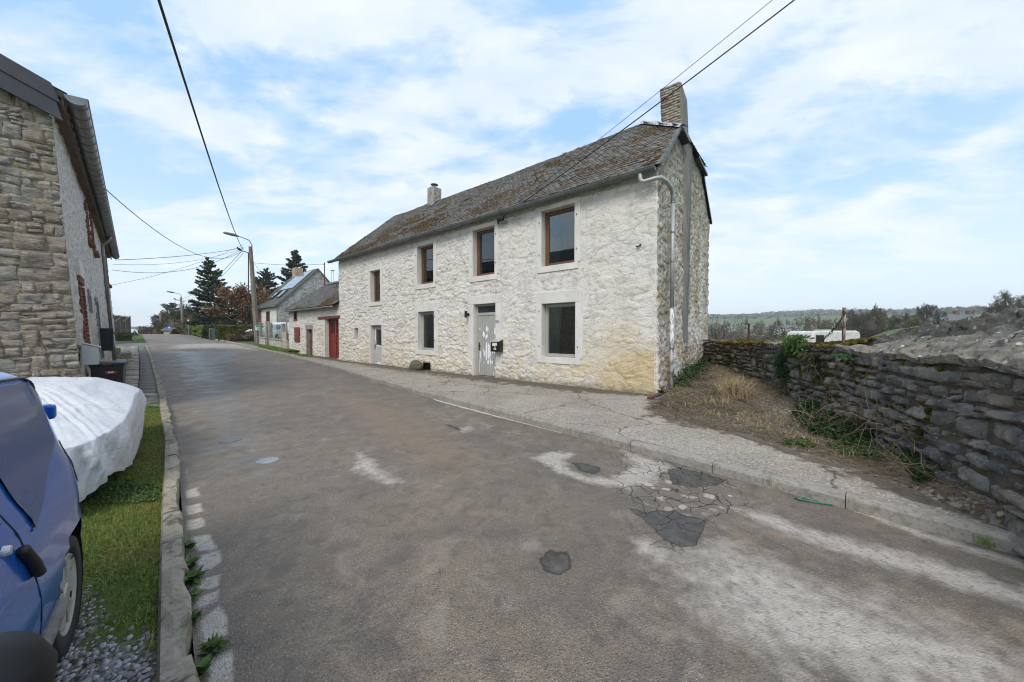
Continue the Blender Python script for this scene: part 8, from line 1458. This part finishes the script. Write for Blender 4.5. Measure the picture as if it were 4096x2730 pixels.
# ------------------------------------------------------------------ left far side
LF = gz(130, 333, 30); fA = np.array([LF[0], 30.0]); fB = np.array([gz(100, 333, 24.5)[0], 24.5]); ft = thing('screen_fence', 'dark brown screen fence with galvanised posts above a low wall on the far left', 'fence', (fB[0], fB[1], 0), math.atan2(*(fA - fB)[::-1])); FL = np.hypot(*(fA - fB)); zA, zB = 1.62, 1.62
BRF = plain('brown_fence_boards', (.075, .05, .038), .8, var=.3, scale=3); q = MB(); 
for i in range(9): q.box(.0, FL, -.015 - .004 * (i % 2), .015, zB + i * .155, zB + i * .155 + .148)
q.build('board_panel', BRF, ft)
for i in range(6): q = MB(); x = FL * i / 5; q.box(x - .035, x + .035, -.06, .03, 1.2, zB + 1.47 + (.06 if i == 5 else 0)); q.build('post', GALV, ft)
q = MB(); q.tube([(0, -.03, zB + 1.43), (FL, -.03, zB + 1.43)], .02, 6); q.build('top_rail', GALV, ft)
for i in range(3):
    q = MB()
    for k in range(4): x = FL * (.2 + .27 * i) + .3 * k; q.add([(x, -.024, zB + .95 + .09 * k), (x + .27, -.024, zB + 1.03 + .09 * k), (x + .25, -.024, zB + 1.08 + .09 * k), (x - .02, -.024, zB + 1.0 + .09 * k)], [(0, 1, 2, 3)])
    q.build('torn_gap', SWH, ft)
q = MB(); q.box(-.5, FL + .1, -.12, .12, .3, 1.58); tag(q.build('low_wall', GREYCEM, None), 'low grey wall carrying the brown screen fence', 'wall'); bpy.data.objects['low_wall'].location = (fB[0], fB[1], 0); bpy.data.objects['low_wall'].rotation_euler = (0, 0, math.atan2(*(fA - fB)[::-1]))
a0 = gz(110, 341.5, 25.0); a1 = gz(132, 341.3, 28.0); a0[2] = float(zy(25)) + .1; a1[2] = float(zy(28)) + .05; hedge('low bright green hedge under the brown screen fence', a0, a1, 1.3, .68, 560, leafmat('bright_hedge', (.05, .085, .012), (.13, .18, .03)), 7000, .06)
q = MB(); L_ = np.hypot(*(a1 - a0)[:2]); q.box(-1, L_ + .1, -.35, -.2, -.3, .12); o = q.build('garden_edging', KERB, None, bevel=.01); o.location = a0; o.rotation_euler = (0, 0, math.atan2(a1[1] - a0[1], a1[0] - a0[0])); tag(o, 'pale concrete edging in front of the low bright hedge', 'edging')
# ------------------------------------------------------------------ right background
def gnd(u, Y): x = (u - 512) / F * Y; return np.array([x, Y, float(H(np.array(x), np.array(Y)))])
cv = gnd(823, 27); ctop = gz(823, 330.6, 27)[2]; cl = thing('caravan', 'long white weathered caravan roof showing above the stone wall', 'caravan', (cv[0], 27, ctop - 2.45), R(14))
q = MB(); pr_ = [(-2.45, .3), (2.4, .3), (2.48, 1.4), (2.44, 2.15), (2.3, 2.38), (2.05, 2.45), (-2.1, 2.42), (-2.35, 2.32), (-2.5, 2.0), (-2.56, 1.3)]; q.prism([(x, z) for x, z in pr_], 1, -1., 1.); body = q.build('body', plain('dirty_caravan_white', (.56, .56, .54), .6, var=.22, scale=3), cl, bevel=.12)
q = MB(); q.box(-.5, .4, -.3, .3, 2.45, 2.52); q.build('roof_vent', WCAR, cl, bevel=.02); q = MB(); q.box(-2.2, -1.4, -1.02, -1.0, 1.5, 2.1); q.build('window', CARG, cl)
for x in (-.4, .4): q = MB(); q.lathe([(.1, -.1), (.3, -.1), (.3, .1), (.1, .1)], (x, -.9, .3), 20, ax=1); q.build('wheel', TYRE, cl)
def house_at(label, u0, u1, v_r, v_e, v_b, Y, wallm, roofm, rz, wins, name='house', chim=None, depth=7, winm=None):
    a = gz(u0, v_b, Y); b = gz(u1, v_b, Y); L = (b[0] - a[0]); ze = gz(u0, v_e, Y)[2]; zr = gz(u0, v_r, Y)[2]; zb = min(a[2], float(H(np.array(a[0]), np.array(Y)))) - 3; k = 1 / math.cos(rz)
    return simple_house(label, (a[0], Y, 0), rz, L * k, depth, zb, ze, zr, wallm, roofm, [(L * k * f, ze - dz, L * k * w, hh) for f, dz, w, hh in wins], 'houses in the valley', name, [(L * k * f, depth / 2 - .5, cw, zr - .8, zr + ch) for f, cw, ch in (chim or [])], winm)
DW = plain('dark_window', (.03, .032, .035), .3)
house_at('cream house with mauve roof in the valley right of the short post', 756.5, 775, 322.6, 326.8, 331.5, 240, CREAMW, ROOFM, R(-4), [(.15, 2., .08, 1.), (.36, 2., .08, 1.), (.5, 2., .08, 1.), (.1, 5, .2, 1.6), (.5, 5., .2, 1.6)], depth=9, winm=DW); house_at('long low blue-roofed house with chimney behind the caravan', 777, 801, 324.4, 328.3, 330.5, 205, CREAMW, ROOFB, R(3), [], chim=[(.42, .9, .9)], depth=9)
house_at('grey gabled barn left of the short rusty post', 744, 755.5, 325.0, 327.8, 331, 280, plain('grey_barn', (.2, .2, .2), .9), ROOFB, R(10), [], depth=8); house_at('small white house far down the valley near the gable', 729, 733.5, 325.6, 327, 329, 420, WHW, ROOFB, R(8), [], depth=8); house_at('little pale house beside the white one in the valley', 736, 741, 326.2, 327.6, 329, 400, CREAMW, ROOFM, R(-10), [], depth=8)
house_at('long red brick house with slate roof and chimneys above the sloping wall', 931, 979, 313.3, 320.0, 326, 105, BRICKW, ROOFB, R(-7), [(.05, 2.2, .04, 1.3), (.12, 2.2, .04, 1.3), (.3, 2.4, .05, 2.), (.45, 2.2, .05, 1.3)], chim=[(.04, 1., .6), (.72, 1., .9), (.95, 1., 1.)], depth=9, winm=DW)
p_ = gz(951, 316.5, 104.2); 
RT = [(821, 311, 140, 3.6, None, 'bare tree left of the tall rusty post'), (856, 306.4, 90, 3.0, None, 'large round bare tree right of the tall rusty post'), (921, 302, 95, 3.1, None, 'domed bare tree left of the red brick house'), (904, 312, 110, 1.4, None, 'small bare tree before the distant fields'), (757, 319, 230, 4.6, None, 'bare tree before the left end of the cream house'), (773, 319, 225, 5., None, 'pair of bare crowns over the mauve roof'), (791, 318, 260, 5., None, 'bare crown over the blue-roofed house'), (938, 308, 100, 1.8, None, 'bare tree touching the left end of the brick house'), (1003, 296, 75, 3.0, None, 'bare tree over the rising wall at the right edge, left one'), (1016, 288.5, 70, 3.4, None, 'tallest bare tree at the right edge of the view'), (969, 309, 130, 1.8, None, 'tiny bare tree behind the brick house chimneys'), (840, 316, 95, 2.6, 'o', 'olive twiggy tree touching the tall rusty post'), (713, 325, 200, 7, None, 'brown bare tree low beside the gable')]
for i, (u, vt, Y, r, o_, lb) in enumerate(RT):
    b_ = gnd(u, Y); zt = gz(u, vt, Y)[2]; broad(lb, tuple(b_), max(zt - b_[2], 2.5), r, 600 + i, None, 0, 0, 'bare trees beyond the wall', levels=5, twigr=.016 * Y / 75, up=.55, bark=TWGO if o_ else None, spread=.5, first=.25)
for i, (u, vt, Y, rx, mat, lb) in enumerate(((873, 308.5, 88, 2.8, TWGO, 'dense olive brown tree right of the large bare tree'), (865, 317, 90, 2., TWGO, 'lower olive thicket between the two round trees'), (881, 312, 92, 1.6, OLIVE, 'ivy-dark side of the dense olive tree'), (807, 320.6, 190, 2.6, OLIVE, 'dark evergreen crown right of the blue roof'), (746.5, 321, 300, 2.2, DBUSH, 'dark distant yew above the grey barn'), (735, 326, 150, 7, PALEB, 'fawn scrub mound left of the short post'), (722, 325, 170, 7, SCRUB, 'brown scrub beside the gable'), (752, 330, 110, 6, PALEB, 'pale thorn scrub behind the short post'), (766, 330, 100, 5, SCRUB, 'brown thorn scrub below the cream house'), (777, 328.5, 105, 3.4, OLIVE, 'dark green bush below the cream house'), (788, 328, 110, 4, PALEB, 'dry grassy bush left of the caravan'), (800, 325.5, 130, 6, REDB, 'russet thicket above the caravan'), (818, 325, 125, 6, REDB, 'russet thicket behind the caravan top'), (832, 323, 110, 5, TWGO, 'olive scrub behind the chain'), (848, 325, 92, 4, TWGO, 'olive scrub right of the tall rusty post'), (898, 318.5, 105, 2.4, OLIVE, 'green bush in the meadow before the far fields'), (915, 319.5, 92, 2.4, BOXH, 'bright green bush under the domed tree'))):
    b_ = gnd(u, Y); zt = gz(u, vt, Y)[2]; bush(lb, tuple(b_ - np.array([0, 0, .5])), rx, rx * .8, max(zt - b_[2] + .5, 1.2), 640 + i, mat, 3200, .0026 * Y + .03, 'bush' if vt > 312 else 'tree', 'bushes beyond the wall', lump=.55, cat='bush')
# distant woods on the hills: one mass
g = np.random.default_rng(700); n = 26000; ph = g.uniform(.36, 1.05, n); r = g.uniform(230, 1700, n) ; x = r * np.sin(ph); y = r * np.cos(ph); w = fbm(x * .0045 + 9, y * .0045, 701, 4) + .10 * sstep(500, 1300, r) ; lin = np.abs(fbm(x * .006, y * .006, 705, 2) - .5) < .012; k = (w > .56) | lin; x, y, r = x[k], y[k], r[k]; z = H(x, y) + g.uniform(0, 7, len(x))
tag(leaf_mesh('far_wood', np.stack([x, y, z], -1), 5.5 + r * .002, leafmat('far_wood_brown', (.05, .045, .035), (.10, .085, .065)), None, 1.2, 0, None, 702), 'brown leafless woods on the distant hills', 'wood', None, 'stuff')
# ------------------------------------------------------------------ the remaining cables
gp_ = 'overhead cables'
ank = LM @ Vector((hk.x, -.12, hk.z)); cable('cable sagging from the left stone house corner across to the street pole', ank, P1 + Vector((-.3, -.28, -.3)), 1.35, .011)
e1 = LM @ Vector((17.2, -.1, 5.2))
cable('thick upper cable from the far eave of the left house to the street pole', LM @ Vector((16.5, -.3, 5.25)), P1 + Vector((-.3, -.28, -.15)), .15, .014); cable('lowest sagging cable from the far eave to the street pole', LM @ Vector((17.3, -.15, 4.85)), P1 + Vector((-.3, -.28, -.2)), .75, .012); cable('thin middle cable from the far eave to the street pole', LM @ Vector((17.0, -.2, 5.1)), P1 + Vector((-.3, -.28, -.2)), .4, .008); cable('thin crossing cable low over the street from the left house', LM @ Vector((17.6, .2, 4.0)), P1 + Vector((-.3, -.3, .05)), .3, .008)
an = at(324.5, 262.5, 23.4); mz = thing('steel_mast', 'thin rusty steel mast rising behind the outbuilding roof', 'mast', (an[0], 23.4, 4.2)); q = MB(); q.seg((0, 0, 0), (-.0, 0, an[2] - 4.2), .035, .03, n=6); q.seg((-.12, 0, an[2] - 4.35), (.03, 0, an[2] - 4.3), .015, n=5); q.build('tube', RUSTD, mz)
cable('thin cable from the street pole to the rusty mast', P1 + Vector((.1, -.1, -1.2)), Vector(an) - Vector((0, 0, .1)), .12, .011); cable('wire from the street pole down to the outbuilding eave', P1 + Vector((.1, -.1, -.9)), Vector(loc2w(-21.2, -.1, 3.3)), .25, .009); cable('long cable from the near street pole to the second pole', P1 + Vector((-.3, -.3, -.3)), P2 + Vector((-.3, -.3, -.3)), .9, .016); cable('second cable between the near street pole and the second pole', P1 + Vector((-.3, -.3, -.55)), P2 + Vector((-.3, -.3, -.5)), 1.1, .012); cable('cable from the second pole to the thin far pole', P2 + Vector((-.3, -.3, -.3)), PT3, .5, .018)
fl = ghouse.location; q = MB(); 
for dx in (-.12, .12): q.seg((dx, 0, 0), (dx, 0, 1.5), .02, n=5)
q.lathe([(.01, 1.62), (.24, 1.56), (.24, 1.54), (.01, 1.6)], (0, 0, 0), 12); o = q.build('flue_cowl', ZINC, None); pf_ = at(332.8, 284, 40); o.location = (pf_[0], 40, pf_[2]); tag(o, 'twin-legged metal flue cowl behind the outbuilding roof', 'flue')
# twin cables to the white house
an_ = Vector(loc2w(-4.4, -.22, 5.1)); far1 = Vector(at(776, 0, 6.2)); d_ = far1 - an_; cable('thick cable from the upper right down over the chimney to the white house eave', an_, an_ + d_ * 2.2, .25, .013, 40); an2 = Vector(loc2w(-4.6, -.1, 5.2)); far2 = Vector(at(759, 0, 6.4)); cable('thinner cable beside it from the upper right to the white house', an2, an2 + (far2 - an2) * 2.2, .2, .006, 40)
# ------------------------------------------------------------------ the air
q = MB(); q.box(-2400, 2400, -2400, 2400, -60, 96)
hz_ = bpy.data.materials.new('haze_air'); hz_.use_nodes = True; t_ = hz_.node_tree; t_.nodes.clear(); o_ = t_.nodes.new('ShaderNodeOutputMaterial'); v_ = t_.nodes.new('ShaderNodeVolumePrincipled'); v_.inputs['Color'].default_value = (.97, .985, 1, 1); v_.inputs['Density'].default_value = .00042; v_.inputs['Anisotropy'].default_value = .2; t_.links.new(v_.outputs[0], o_.inputs['Volume'])
HAZE = True
if HAZE:
    o = q.build('haze', hz_); tag(o, kind='stuff'); o.display_type = 'WIRE'
